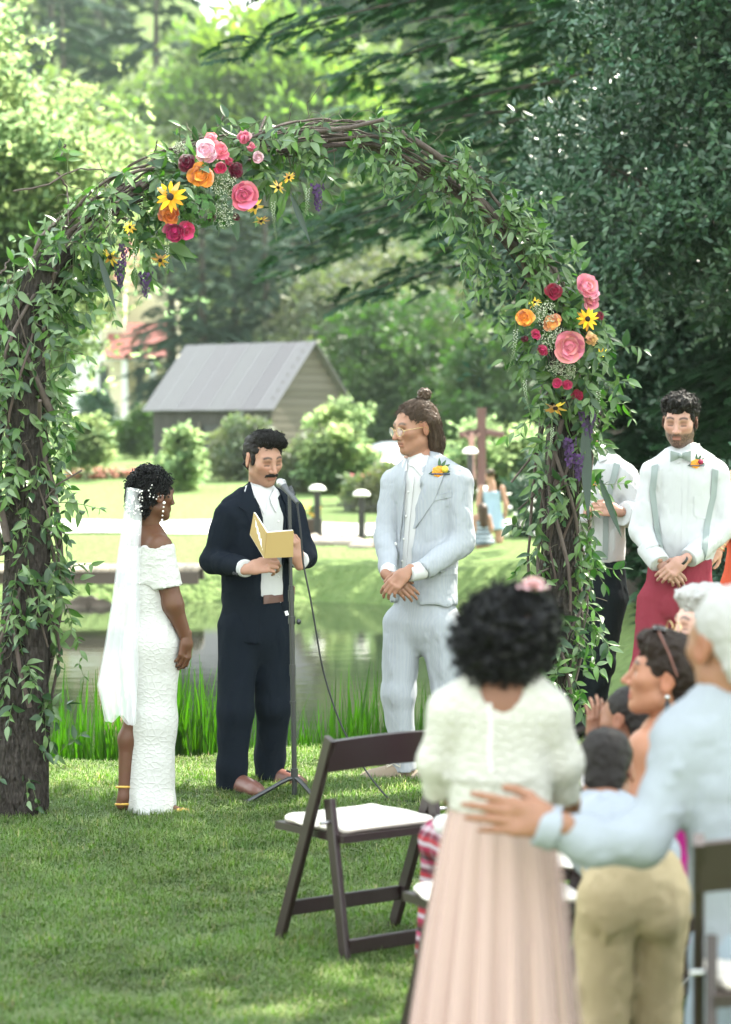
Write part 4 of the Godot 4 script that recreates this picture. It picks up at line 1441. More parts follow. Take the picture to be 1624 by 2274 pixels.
func make_officiant():
	var o := person("man in navy suit with moustache reading from a tan book at the microphone", 565, 11.95)
	var j := joints(o)
	var skin := Color(0.36, 0.195, 0.135)
	var f0 := Vector3(sin(0.55), 0, cos(0.55))
	var sk := skin_mat()
	# body: trunk, head, hands in one mesh
	var b := Geo.new()
	b.col = skin
	var hx := frame_of(j.call(585, 1020, 0.02), 0.62, 0.28, 0.06, 1.05)
	var t := Field.new()
	t.cone(j.call(578, 1112, -0.02), j.call(572, 1300, 0), 0.10, 0.12, 0.05, f0, 1.3)
	t.cone(j.call(572, 1300, 0), j.call(568, 1390, 0), 0.12, 0.13, 0.05, f0, 1.3)
	chain(t, [j.call(510, 1142, 0.09), j.call(474, 1244, 0.08), j.call(545, 1261, 0.30)], [0.05, 0.042, 0.030], 0.03, Vector3.ZERO, 1.0, false)
	chain(t, [j.call(646, 1136, -0.09), j.call(672, 1235, -0.02), j.call(662, 1243, 0.17)], [0.05, 0.042, 0.030], 0.03, Vector3.ZERO, 1.0, false)
	chain(t, [j.call(532, 1400, 0.05), j.call(523, 1570, 0.08), j.call(518, 1735, 0.06)], [0.07, 0.05, 0.035], 0.03)
	chain(t, [j.call(600, 1400, -0.05), j.call(608, 1560, -0.06), j.call(602, 1715, -0.16)], [0.07, 0.05, 0.035], 0.03)
	t.build(b, 0.016, Transform3D.IDENTITY, func(_p, _n): return skin)
	add_head(b, hx, skin, {"neck": hx.affine_inverse() * j.call(578, 1112, -0.03), "beard": 0.22, "jaw": 1.03, "nose": 1.05})
	add_hand(b, hand_at(j.call(557, 1262, 0.32), Vector3(0.95, 0.22, 0.1), Vector3(-0.15, 0.5, 0.85)), -1.0, [0.75, 0.8, 0.85, 0.9, 0.4], skin)
	add_hand(b, hand_at(j.call(661, 1243, 0.18), Vector3(-0.3, 0.85, 0.3), Vector3(0.4, 0.1, 0.9)), 1.0, [0.8, 0.85, 0.9, 0.95, 0.4], skin)
	part("body", b, sk, o)
	# hair: thick, swept up and back from a side parting
	var hf := hair_field(0.007, Vector3(1.0, 0.8, 0.45), 34.0, 1.0)
	hf.ell(Transform3D(Basis.IDENTITY, Vector3(0, 0.046, -0.026)), Vector3(0.080, 0.082, 0.095), 0.02)
	hf.ell(Transform3D(Basis(Vector3.RIGHT, 0.25), Vector3(0.006, 0.112, 0.036)), Vector3(0.064, 0.032, 0.056), 0.03)
	hf.ell(Transform3D(Basis(Vector3(0, 0, 1), -0.5), Vector3(0.045, 0.100, 0.052)), Vector3(0.034, 0.022, 0.034), 0.02)
	hf.ell(Transform3D(Basis.IDENTITY, Vector3(-0.070, 0.016, 0.020)), Vector3(0.010, 0.036, 0.018), 0.015)
	hf.ell(Transform3D(Basis.IDENTITY, Vector3(0.070, 0.016, 0.020)), Vector3(0.010, 0.036, 0.018), 0.015)
	hf.ell(Transform3D(Basis.IDENTITY, Vector3(0, -0.026, -0.072)), Vector3(0.060, 0.052, 0.032), 0.03)
	hf.ell(Transform3D(Basis(Vector3.RIGHT, 0.3), Vector3(0, 0.012, 0.088)), Vector3(0.070, 0.080, 0.052), 0.008, 1)
	for s in [-1.0, 1.0]: hf.ell(Transform3D(Basis.IDENTITY, Vector3(s * 0.085, -0.012, -0.006)), Vector3(0.03, 0.036, 0.026), 0.008, 1)
	var hg := Geo.new()
	hf.build(hg, 0.0048, hx)
	var r := RandomNumberGenerator.new()
	r.seed = 12
	strands(hg, hx, [[Vector3(-0.03, 0.12, 0.07), Vector3(0.6, 0.3, -0.6), 0.025], [Vector3(0.03, 0.12, 0.06), Vector3(0.8, 0.1, -0.3), 0.025], [Vector3(0, 0.13, 0.0), Vector3(0.3, 0, -1), 0.03], [Vector3(0.06, 0.09, 0.06), Vector3(0.3, -0.9, 0.3), 0.012]], r, 620, 0.085, 0.0013, Vector3(0, 0.1, 0), 0.35, hf, 0.7)
	part("hair", hg, hair_mat("hair_dark", Color(0.011, 0.009, 0.008)), o)
	var mf := hair_field(0.003, Vector3(1, 0.3, 1), 120.0)
	mf.cone(Vector3(0.002, -0.047, 0.099), Vector3(0.028, -0.053, 0.088), 0.0085, 0.0055, 0.006)
	mf.cone(Vector3(-0.002, -0.047, 0.099), Vector3(-0.028, -0.053, 0.088), 0.0085, 0.0055, 0.006)
	mf.cone(Vector3(0.028, -0.053, 0.088), Vector3(0.034, -0.062, 0.079), 0.0055, 0.003, 0.004)
	mf.cone(Vector3(-0.028, -0.053, 0.088), Vector3(-0.034, -0.062, 0.079), 0.0055, 0.003, 0.004)
	var mg := Geo.new()
	mf.build(mg, 0.003, hx)
	part("moustache", mg, hair_mat("hair_dark", Color(0.011, 0.009, 0.008)), o)
	# shirt
	var white := cloth("shirt_white", Color(0.50, 0.50, 0.50), 900, 1.0)
	var sf := garment(0.004, 3.0)
	sf.cone(j.call(574, 1150, 0), j.call(571, 1310, 0), 0.172, 0.160, 0.04, f0, 1.4)
	sf.cone(j.call(571, 1310, 0), j.call(569, 1332, 0), 0.158, 0.150, 0.04, f0, 1.4, 2)
	sf.cone(j.call(578, 1098, -0.02), j.call(576, 1140, -0.01), 0.062, 0.10, 0.05)
	sf.cone(j.call(583, 1078, 0.0) + f0 * 0.01, j.call(579, 1105, -0.02), 0.061, 0.064, 0.012, Vector3.ZERO, 1.0, 1)
	sf.cone(j.call(600, 1080, 0.10), j.call(600, 1118, 0.12), 0.016, 0.010, 0.012, Vector3.ZERO, 1.0, 0, 1)
	var sg := Geo.new()
	sf.build(sg, 0.011)
	var shirt := part("shirt", sg, white, o)
	for k in 2:
		var lp := [[Vector2(556, 1064), Vector2(566, 1096), Vector2(588, 1138)], [Vector2(592, 1100), Vector2(594, 1112), Vector2(590, 1140)]]
		if k == 1: lp = [[Vector2(601, 1104), Vector2(604, 1116), Vector2(613, 1134)], [Vector2(611, 1082), Vector2(618, 1104), Vector2(616, 1136)]]
		part("collar", patch(sf, lp[0], lp[1], j, 0.008, 0.004), white, shirt)
	for v in [1165, 1200, 1240, 1262, 1292]:
		var p: Vector3 = sf.out_of(j.call(612, v, 0.5), Vector3(0, 0, -1), 0.002)
		part("button", button(p, f0, 0.006), mat("shell", Color(0.6, 0.6, 0.58), 0.3), shirt)
	# jacket
	var navy := cloth("navy_wool", Color(0.0085, 0.0115, 0.0175), 700, 1.2)
	var jf := garment(0.009, 1.0, Vector3(0.8, 0.55, 0.8))
	jf.cone(j.call(574, 1158, 0), j.call(570, 1300, 0), 0.182, 0.172, 0.05, f0, 1.36)
	jf.cone(j.call(570, 1300, 0), j.call(566, 1426, 0), 0.172, 0.186, 0.05, f0, 1.36, 2)
	jf.cone(j.call(564, 1100, -0.02), j.call(510, 1138, 0.09), 0.056, 0.064, 0.05)
	jf.cone(j.call(596, 1108, -0.05), j.call(642, 1136, -0.09), 0.058, 0.064, 0.06)
	chain(jf, [j.call(508, 1146, 0.09), j.call(474, 1243, 0.08), j.call(543, 1261, 0.285)], [0.070, 0.062, 0.050], 0.025)
	chain(jf, [j.call(646, 1142, -0.09), j.call(673, 1234, -0.02), j.call(668, 1243, 0.13)], [0.072, 0.062, 0.050], 0.03)
	var mid := f0 * 0.135 + Vector3(f0.z, 0, -f0.x) * 0.025
	jf.cone(j.call(582, 1085, 0.05), j.call(573, 1150, 0) + mid, 0.048, 0.058, 0.01, Vector3.ZERO, 1.0, 0, 1)
	jf.cone(j.call(573, 1150, 0) + mid, j.call(571, 1300, 0) + mid, 0.058, 0.066, 0.01, Vector3.ZERO, 1.0, 0, 1)
	jf.cone(j.call(571, 1300, 0) + mid, j.call(573, 1405, 0) + mid * 1.05, 0.066, 0.080, 0.01, Vector3.ZERO, 1.0, 0, 1)
	var jg := Geo.new()
	jf.build(jg, 0.0105)
	var jacket := part("jacket", jg, navy, o)
	part("lapel", patch(jf, [Vector2(552, 1072), Vector2(543, 1108), Vector2(535, 1124), Vector2(548, 1132), Vector2(586, 1240)], [Vector2(556, 1066), Vector2(572, 1118), Vector2(577, 1136), Vector2(581, 1160), Vector2(590, 1244)], j, 0.007, 0.005), navy, jacket)
	part("lapel", patch(jf, [Vector2(618, 1084), Vector2(636, 1120), Vector2(640, 1180), Vector2(641, 1250)], [Vector2(622, 1080), Vector2(652, 1112), Vector2(654, 1160), Vector2(643, 1250)], j, 0.007, 0.005), navy, jacket)
	part("pocket_flap", patch(jf, [Vector2(497, 1296), Vector2(497, 1314)], [Vector2(551, 1285), Vector2(551, 1303)], j, 0.005, 0.004, 6), navy, jacket)
	for q in [[512, 1281], [519, 1282], [526, 1283], [533, 1284]]:
		part("button", button(jf.out_of(j.call(q[0], q[1], 0.6), Vector3(0, 0, -1), 0.003), Vector3(0, -0.2, 1), 0.0075), mat("horn", Color(0.05, 0.05, 0.055), 0.35), jacket)
	for v in [1251, 1317]:
		part("button", button(jf.out_of(j.call(579, v, 0.6), Vector3(0, 0, -1), 0.004), Vector3(0.3, 0, 1), 0.009), mat("horn", Color(0.05, 0.05, 0.055), 0.35), jacket)
	for s in 2:
		var cf := Field.new()
		if s == 0: cf.cone(j.call(541, 1261, 0.28), j.call(548, 1262, 0.312), 0.044, 0.043, 0.01, Vector3.ZERO, 1.0, 3)
		else: cf.cone(j.call(668, 1243, 0.12), j.call(665, 1244, 0.16), 0.044, 0.043, 0.01, Vector3.ZERO, 1.0, 3)
		var cg := Geo.new()
		cf.build(cg, 0.007)
		part("cuff", cg, white, shirt)
	# trousers, belt, shoes
	var tf := garment(0.007, 7.0, Vector3(1.0, 0.35, 1.0))
	tf.cone(j.call(568, 1318, 0), j.call(566, 1400, 0), 0.166, 0.172, 0.05, f0, 1.36, 1)
	chain(tf, [j.call(530, 1395, 0.04), j.call(524, 1580, 0.09), j.call(516, 1700, 0.07), j.call(515, 1752, 0.05)], [0.105, 0.088, 0.074, 0.076], 0.035)
	chain(tf, [j.call(602, 1395, -0.03), j.call(608, 1565, -0.05), j.call(601, 1680, -0.15), j.call(599, 1728, -0.16)], [0.105, 0.088, 0.074, 0.076], 0.035)
	var tg := Geo.new()
	tf.build(tg, 0.0115)
	var trousers := part("trousers", tg, navy, o)
	part("belt", patch(tf, [Vector2(588, 1318), Vector2(588, 1337)], [Vector2(648, 1314), Vector2(648, 1333)], j, 0.008, 0.004, 8), mat("brown_leather", Color(0.09, 0.035, 0.025), 0.4), trousers)
	var bk := Geo.new()
	bk.box(Transform3D(Basis(Vector3.UP, 0.5), tf.out_of(j.call(614, 1327, 0.5), Vector3(0, 0, -1), 0.012)), Vector3(0.035, 0.04, 0.005))
	part("buckle", bk, mat("steel", Color(0.5, 0.5, 0.5), 0.3, {"metal": 1.0}), trousers)
	var lea := mat("shoe_brown", Color(0.15, 0.065, 0.05), 0.35)
	for s in 2:
		var p: Vector3 = j.call(518, 1765, 0.06) if s == 0 else j.call(601, 1740, -0.16)
		p.y = land(o.position.x + p.x, 11.95 - p.z) - o.position.y
		var dir := Vector3(0.62, 0, 0.75) if s == 0 else Vector3(0.75, 0, 0.6)
		var sh := part("shoe", shoe(p, dir, 0.30), lea, o)
		part("sole", sole(p, dir, 0.30), mat("rubber", Color(0.03, 0.025, 0.02), 0.8), sh)

func make_book():
	var d := 11.56
	var o := thing("book", "open tan cloth-bound book held by the man in the navy suit", "book", at(596, 1200, d))
	var base := o.position
	var cover := mat("tan_cloth", Color(0.36, 0.25, 0.09), 0.8)
	var paper := mat("paper", Color(0.80, 0.76, 0.66), 0.85)
	var q := func(u: float, v: float, dz: float) -> Vector3: return at(u, v, d - dz) - base
	var spine_t: Vector3 = q.call(593, 1183, 0.05)
	var spine_b: Vector3 = q.call(588, 1239, 0.03)
	var lt: Vector3 = q.call(565, 1138, -0.13)
	var lb: Vector3 = q.call(556, 1186, -0.13)
	var rt: Vector3 = q.call(652, 1178, -0.01)
	var rb: Vector3 = q.call(651, 1236, -0.03)
	var g := Geo.new()
	g.sheet([[lt, spine_t], [lb, spine_b]], 0.005)
	part("front_cover", g, cover, o)
	var g2 := Geo.new()
	g2.sheet([[spine_t, rt], [spine_b, rb]], 0.005)
	part("back_cover", g2, cover, o)
	for s in 2:
		var e: Vector3 = lt if s == 0 else rt
		var eb: Vector3 = lb if s == 0 else rb
		var rows := []
		for k in 2:
			var a := spine_t if k == 0 else spine_b
			var c := e if k == 0 else eb
			var row := []
			for m in 7:
				var t := m / 6.0
				row.append(a.lerp(c, t * 0.97) + Vector3(0, 0.004 * (1 - k), -0.010 - 0.012 * sin(t * PI) * (1.0 if s == 1 else 0.4)))
			rows.append(row)
		var pg := Geo.new()
		pg.sheet(rows, 0.010)
		part("pages", pg, paper, o)

func make_groom():
	var o := person("long-haired groom in pale blue seersucker suit with hands folded", 905, 12.3)
	var j := joints(o)
	var skin := Color(0.31, 0.16, 0.105)
	var f0 := Vector3(sin(-0.6), 0, cos(-0.6))
	var b := Geo.new()
	var hx := frame_of(j.call(921, 950, 0.0), -1.02, 0.16, -0.02, 1.10)
	var t := Field.new()
	t.cone(j.call(935, 1030, -0.03), j.call(945, 1250, 0), 0.10, 0.12, 0.05, f0, 1.3)
	t.cone(j.call(945, 1250, 0), j.call(940, 1340, 0), 0.12, 0.13, 0.05, f0, 1.3)
	chain(t, [j.call(1020, 1065, 0.09), j.call(1034, 1205, 0.13), j.call(925, 1268, 0.27)], [0.045, 0.036, 0.026], 0.03, Vector3.ZERO, 1.0, false)
	chain(t, [j.call(872, 1065, -0.06), j.call(856, 1190, 0.0), j.call(864, 1270, 0.19)], [0.045, 0.034, 0.024], 0.03, Vector3.ZERO, 1.0, false)
	chain(t, [j.call(895, 1390, -0.03), j.call(886, 1540, -0.02), j.call(895, 1705, -0.03)], [0.07, 0.05, 0.035], 0.03)
	chain(t, [j.call(975, 1390, 0.05), j.call(1000, 1540, 0.04), j.call(1012, 1700, 0.0)], [0.07, 0.05, 0.035], 0.03)
	t.build(b, 0.016, Transform3D.IDENTITY, func(_p, _n): return skin)
	add_head(b, hx, skin, {"neck": hx.affine_inverse() * j.call(931, 1034, -0.03), "brow": Color(0.06, 0.04, 0.03), "open": 0.6, "nose": 1.3, "jaw": 0.95})
	add_hand(b, hand_at(j.call(902, 1272, 0.30), Vector3(-0.72, -0.66, 0.12), Vector3(-0.25, 0.35, 0.9)), 1.0, [0.45, 0.5, 0.55, 0.6, 0.3], skin, {})
	add_hand(b, hand_at(j.call(866, 1282, 0.24), Vector3(0.75, -0.60, 0.10), Vector3(-0.1, 0.35, 0.9)), -1.0, [0.35, 0.4, 0.45, 0.5, 0.3], skin * 0.92, {})
	part("body", b, skin_mat(), o)
	# hair: combed back to a bun, loose to the shoulder
	var brown := hair_mat("hair_brown", Color(0.062, 0.040, 0.027), 0.4)
	var hf := hair_field(0.008, Vector3(1.0, 0.35, 0.55), 46.0, 2.0)
	hf.ell(Transform3D(Basis.IDENTITY, Vector3(0, 0.046, -0.022)), Vector3(0.083, 0.084, 0.098), 0.02)
	hf.ell(Transform3D(Basis.IDENTITY, Vector3(0, -0.050, -0.080)), Vector3(0.078, 0.110, 0.045), 0.04)
	for s in [-1.0, 1.0]:
		hf.cone(Vector3(s * 0.072, 0.02, -0.05), Vector3(s * 0.060, -0.165, -0.060), 0.026, 0.020, 0.03)
	hf.cone(Vector3(0, -0.08, -0.09), Vector3(0, -0.18, -0.085), 0.05, 0.030, 0.04)
	hf.ell(Transform3D(Basis(Vector3.RIGHT, 0.62), Vector3(0, 0.018, 0.088)), Vector3(0.090, 0.112, 0.062), 0.008, 1)
	for s in [-1.0, 1.0]: hf.ell(Transform3D(Basis.IDENTITY, Vector3(s * 0.088, -0.010, 0.000)), Vector3(0.03, 0.036, 0.030), 0.008, 1)
	var hg := Geo.new()
	hf.build(hg, 0.005, hx)
	var r := RandomNumberGenerator.new()
	r.seed = 13
	strands(hg, hx, [[Vector3(0.0, 0.10, 0.06), Vector3(0, 0.5, -0.9), 0.03], [Vector3(0.06, 0.06, 0.045), Vector3(-0.2, 0.5, -0.8), 0.015], [Vector3(0.07, 0.0, -0.06), Vector3(0, -1, -0.2), 0.02], [Vector3(0, -0.02, -0.1), Vector3(0, -1, 0), 0.04]], r, 560, 0.14, 0.0013, Vector3(0, -0.1, 0), 0.25, hf, 0.55)
	for k in 46:      # stray hairs that catch the light
		var a := Vector3(r.randf_range(-0.07, 0.07), r.randf_range(-0.14, 0.12), r.randf_range(-0.125, -0.08))
		var e := Vector3(r.randfn() * 0.4, r.randf_range(-0.6, 0.5), -1.0).normalized() * r.randf_range(0.015, 0.04)
		hg.tube([hx * a, hx * (a + e * 0.5 + Vector3(0, 0.004, 0)), hx * (a + e)], [0.0016, 0.0012, 0.0006], 4, false)
	var hair := part("hair", hg, brown, o)
	var bf := hair_field(0.010, Vector3(1, 1, 1), 60.0, 5.0)
	bf.ell(Transform3D(Basis.IDENTITY, Vector3(0, 0.146, -0.074)), Vector3(0.033, 0.029, 0.033), 0.01)
	var bg := Geo.new()
	bf.build(bg, 0.004, hx)
	part("bun", bg, brown, hair)
	# spectacles
	var sp := thing("spectacles", "round gold-rimmed spectacles on the groom's nose", "glasses", o.position)
	var gold := mat("gold_wire", Color(0.75, 0.55, 0.28), 0.25, {"metal": 1.0})
	for s in [-1.0, 1.0]:
		var ps := []
		var rs := []
		for k in 17:
			var a := TAU * k / 16.0
			ps.append(hx * (Vector3(s * 0.033 + cos(a) * 0.0225, -0.002 + sin(a) * 0.0205, 0.108 - 0.012 * absf(cos(a)) * (1.0 if s * cos(a) > 0 else 0.0))))
			rs.append(0.0013)
		var rg := Geo.new()
		rg.tube(ps, rs, 6, false)
		part("rim", rg, gold, sp)
		var tg := Geo.new()
		tg.tube([hx * Vector3(s * 0.056, 0.004, 0.098), hx * Vector3(s * 0.078, 0.006, 0.03), hx * Vector3(s * 0.084, 0.004, -0.01), hx * Vector3(s * 0.082, -0.02, -0.03)], [0.0013, 0.0013, 0.0013, 0.0013], 6, false)
		part("temple", tg, gold, sp)
		var lg := Geo.new()
		var pts := []
		for k in 16:
			var a := TAU * k / 16.0
			pts.append(hx * Vector3(s * 0.033 + cos(a) * 0.022, -0.002 + sin(a) * 0.020, 0.1065))
		lg.face(pts, (hx.basis * Vector3(0, 0, 1)).normalized())
		part("lens", lg, mat("lens", Color(0.9, 0.95, 0.95), 0.03, {"alpha": 0.12}), sp)
	var br := Geo.new()
	br.tube([hx * Vector3(-0.011, 0.004, 0.108), hx * Vector3(0, 0.008, 0.112), hx * Vector3(0.011, 0.004, 0.108)], [0.0013, 0.0013, 0.0013], 6, false)
	part("bridge", br, gold, sp)
	# shirt
	var white := cloth("shirt_white", Color(0.50, 0.50, 0.50), 900, 1.0)
	var sf := garment(0.004, 5.0)
	sf.cone(j.call(944, 1080, 0), j.call(944, 1270, 0), 0.165, 0.155, 0.04, f0, 1.4)
	sf.cone(j.call(944, 1270, 0), j.call(942, 1300, 0), 0.155, 0.15, 0.04, f0, 1.4, 2)
	sf.cone(j.call(933, 1020, -0.03), j.call(938, 1066, 0.0), 0.060, 0.085, 0.05)
	sf.cone(j.call(929, 1002, -0.03), j.call(933, 1030, -0.03), 0.063, 0.066, 0.012, Vector3.ZERO, 1.0, 1)
	sf.cone(j.call(907, 1006, 0.06), j.call(906, 1052, 0.10), 0.024, 0.014, 0.012, Vector3.ZERO, 1.0, 0, 1)
	var sg := Geo.new()
	sf.build(sg, 0.011)
	var shirt := part("shirt", sg, white, o)
	part("collar", patch(sf, [Vector2(907, 1032), Vector2(918, 1036), Vector2(936, 1056)], [Vector2(950, 1010), Vector2(958, 1024), Vector2(962, 1046)], j, 0.010, 0.004), white, shirt)
	part("collar", patch(sf, [Vector2(896, 1014), Vector2(893, 1034), Vector2(895, 1048)], [Vector2(903, 1020), Vector2(904, 1036), Vector2(903, 1044)], j, 0.010, 0.004), white, shirt)
	part("placket", patch(sf, [Vector2(911, 1056), Vector2(900, 1160), Vector2(890, 1290)], [Vector2(920, 1056), Vector2(909, 1160), Vector2(899, 1290)], j, 0.004, 0.003, 2, 8), white, shirt)
	for q in [[910, 1096], [905, 1152], [900, 1205], [896, 1256]]:
		part("button", button(sf.out_of(j.call(q[0], q[1], 0.5), Vector3(0, 0, -1), 0.009), f0, 0.006), mat("shell", Color(0.6, 0.6, 0.58), 0.3), shirt)
	# seersucker
	var st := drawn_tex("stripes", 32, 32, func(x: int, y: int) -> Color:
		var a := 0.5 + 0.5 * sin(TAU * (x + 0.5) / 8.0)
		var w := 0.96 + 0.04 * sin(y * 1.3 + x * 0.7)
		return Color(0.95, 0.95, 0.94).lerp(Color(0.86, 0.875, 0.90), smoothstep(0.35, 0.75, a)) * w)
	var seer := cloth("seersucker", Color(0.43, 0.45, 0.48), 900, 0.7, {"tex": st, "tile": Vector3(36, 36, 36)})
	var jf := garment(0.008, 11.0, Vector3(0.9, 0.6, 0.9))
	jf.cone(j.call(946, 1085, 0), j.call(944, 1240, 0), 0.182, 0.168, 0.05, f0, 1.36)
	jf.cone(j.call(944, 1240, 0), j.call(940, 1340, 0), 0.168, 0.186, 0.05, f0, 1.36, 2)
	jf.cone(j.call(952, 1030, -0.02), j.call(1015, 1064, 0.085), 0.060, 0.070, 0.06)
	jf.cone(j.call(925, 1034, -0.04), j.call(878, 1066, -0.07), 0.056, 0.066, 0.06)
	chain(jf, [j.call(1016, 1072, 0.09), j.call(1026, 1205, 0.12), j.call(938, 1266, 0.25)], [0.078, 0.064, 0.054], 0.03)
	chain(jf, [j.call(874, 1074, -0.06), j.call(856, 1190, 0.0), j.call(863, 1268, 0.17)], [0.068, 0.056, 0.048], 0.03)
	var l0 := Vector3(f0.z, 0, -f0.x)
	jf.cone(j.call(928, 1010, 0.04), j.call(946, 1090, 0) + f0 * 0.138, 0.058, 0.050, 0.01, Vector3.ZERO, 1.0, 0, 1)
	jf.cone(j.call(946, 1090, 0) + f0 * 0.138, j.call(945, 1260, 0) + f0 * 0.135 - l0 * 0.045, 0.050, 0.034, 0.01, Vector3.ZERO, 1.0, 0, 1)
	jf.cone(j.call(945, 1260, 0) + f0 * 0.135 - l0 * 0.045, j.call(942, 1385, 0) + f0 * 0.16 - l0 * 0.02, 0.034, 0.10, 0.01, Vector3.ZERO, 1.0, 0, 1)
	var jg := Geo.new()
	jf.build(jg, 0.0105)
	var jacket := part("jacket", jg, seer, o)
	part("lapel", patch(jf, [Vector2(952, 1012), Vector2(940, 1050), Vector2(922, 1110), Vector2(900, 1196)], [Vector2(968, 1022), Vector2(984, 1052), Vector2(962, 1110), Vector2(903, 1198)], j, 0.008, 0.005), seer, jacket)
	part("lapel", patch(jf, [Vector2(902, 1018), Vector2(885, 1062), Vector2(883, 1120), Vector2(884, 1200)], [Vector2(908, 1022), Vector2(902, 1062), Vector2(895, 1120), Vector2(887, 1202)], j, 0.008, 0.005), seer, jacket)
	part("breast_pocket", patch(jf, [Vector2(957, 1100), Vector2(958, 1111)], [Vector2(1000, 1090), Vector2(1001, 1101)], j, 0.004, 0.003, 5), seer, jacket)
	part("hip_pocket", patch(jf, [Vector2(975, 1262), Vector2(976, 1275)], [Vector2(1022, 1258), Vector2(1023, 1271)], j, 0.004, 0.003, 5), seer, jacket)
	for q in [[881, 1218], [876, 1268]]:
		part("button", button(jf.out_of(j.call(q[0], q[1], 0.6), Vector3(0, 0, -1), 0.003), f0, 0.009), mat("shell", Color(0.6, 0.6, 0.58), 0.3), jacket)
	for s in 2:
		var cf := Field.new()
		if s == 0: cf.cone(j.call(940, 1265, 0.24), j.call(908, 1273, 0.29), 0.047, 0.043, 0.01, Vector3.ZERO, 1.0, 3)
		else: cf.cone(j.call(862, 1262, 0.16), j.call(865, 1280, 0.21), 0.043, 0.041, 0.01, Vector3.ZERO, 1.0, 3)
		var cg := Geo.new()
		cf.build(cg, 0.007)
		part("cuff", cg, white, shirt)
	var tf := garment(0.009, 15.0, Vector3(1.0, 0.4, 1.0))
	tf.cone(j.call(942, 1285, 0), j.call(940, 1380, 0), 0.152, 0.166, 0.05, f0, 1.3, 1)
	chain(tf, [j.call(893, 1385, -0.02), j.call(886, 1540, 0.0), j.call(893, 1660, -0.02), j.call(897, 1712, -0.03)], [0.104, 0.082, 0.066, 0.068], 0.035)
	chain(tf, [j.call(978, 1385, 0.05), j.call(1000, 1540, 0.05), j.call(1012, 1700, 0.0)], [0.108, 0.086, 0.068], 0.035)
	var tg := Geo.new()
	tf.build(tg, 0.0115)
	var trousers := part("trousers", tg, seer, o)
	part("belt", patch(tf, [Vector2(884, 1288), Vector2(884, 1302)], [Vector2(912, 1288), Vector2(912, 1302)], j, 0.008, 0.004, 4), mat("brown_leather", Color(0.09, 0.035, 0.025), 0.4), trousers)
	var suede := mat("suede", Color(0.21, 0.165, 0.12), 0.95)
	for s in 2:
		var p: Vector3 = j.call(898, 1725, -0.03) if s == 0 else j.call(1012, 1725, 0.0)
		p.y = land(o.position.x + p.x, 12.3 - p.z) - o.position.y
		var dir := Vector3(-0.93, 0, 0.36)
		var sh := part("shoe", shoe(p, dir, 0.31), suede, o)
		part("sole", sole(p, dir, 0.31), mat("sole_tan", Color(0.25, 0.18, 0.11), 0.8), sh)
		var lg := Geo.new()
		for k in 3:
			var c: Vector3 = p + dir * (0.06 + 0.03 * k) + Vector3(0, 0.105 - 0.014 * k, 0)
			var sd := dir.cross(Vector3.UP).normalized() * 0.024
			lg.tube([c - sd, c + Vector3(0, 0.004, 0), c + sd], [0.003, 0.003, 0.003], 5)
		for q in [-1.0, 1.0]:
			var c: Vector3 = p + dir * 0.06 + Vector3(0, 0.108, 0.02)
			lg.tube([c, c + Vector3(q * 0.03, 0.012, 0.02), c + Vector3(q * 0.035, -0.02, 0.03), c + Vector3(0, -0.004, 0.01)], [0.0028, 0.0028, 0.0028, 0.0028], 5)
		part("laces", lg, mat("lace_cream", Color(0.6, 0.55, 0.45), 0.8), sh).set_meta("kind", "stuff")
	boutonniere("orange boutonniere with a yellow ball bloom on the groom's lapel", o.position + jf.out_of(j.call(983, 1050, 0.6), Vector3(0, 0, -1), 0.012), 1.0, true)

func boutonniere(label: String, p: Vector3, s: float, ball: bool, berry := false):
	var o := thing("boutonniere", label, "flower", p)
	var pet := mat("petal", Color(1, 1, 1), 0.6, {"vc": true, "back": Color(0.3, 0.3, 0.3)})
	var g := Geo.new()
	for k in 26:
		var a := k * 2.4
		var r := 0.004 + 0.020 * sqrt(k / 26.0)
		g.col = Color(0.75, 0.24 + 0.10 * (k % 3) * 0.5, 0.02)
		var q := Vector3(cos(a) * r - 0.006, sin(a) * r, 0.012 - r * 0.3)
		g.ball(Transform3D(Basis.from_euler(Vector3(sin(a) * 0.7, cos(a) * 0.7, a)).scaled(Vector3(0.012, 0.009, 0.004) * s), q * s), 7, 4)
	part("bloom", g, pet, o)
	if ball or berry:
		var bg := Geo.new()
		bg.col = Color(0.62, 0.50, 0.05) if ball else Color(0.28, 0.01, 0.05)
		bg.ball(Transform3D(Basis.from_scale(Vector3.ONE * 0.018 * s), Vector3(0.026, 0.012, 0.012) * s), 12, 8)
		part("ball_bloom", bg, pet, o)
	for k in 5:
		var lg := Geo.new()
		var a: float = [0.5, 1.0, 1.6, -0.2, 3.5][k]
		lg.col = Color(0.035, 0.09, 0.03)
		leaf_shape(lg, Transform3D(Basis(Vector3(0, 0, 1), a - PI / 2), Vector3(0.01 * cos(a), 0.008 + 0.01 * sin(a), 0.002) * s), 0.05 * s, 0.016 * s, 0.15)
		part("leaf", lg, pet, o)
	var rg := Geo.new()
	rg.col = Color(0.05, 0.07, 0.12)
	rg.tube([Vector3(-0.045, -0.012, 0.004) * s, Vector3(0, -0.012, 0.012) * s, Vector3(0.05, -0.012, 0.004) * s], [0.005 * s, 0.004 * s, 0.005 * s], 6)
	part("ribbon", rg, pet, o)

# a leaf along +y, lying in xy, with a folded rib
func leaf_shape(g: Geo, x: Transform3D, l: float, w: float, bend := 0.2, n := 5):
	var rows := []
	for k in n + 1:
		var t := k / float(n)
		var h := w * 0.5 * sin(PI * pow(t, 0.8)) + 0.0004
		var c := Vector3(0, l * t, -bend * l * t * t)
		rows.append([x * (c + Vector3(-h, 0, h * 0.35)), x * c, x * (c + Vector3(h, 0, h * 0.35))])
	g.sheet(rows)

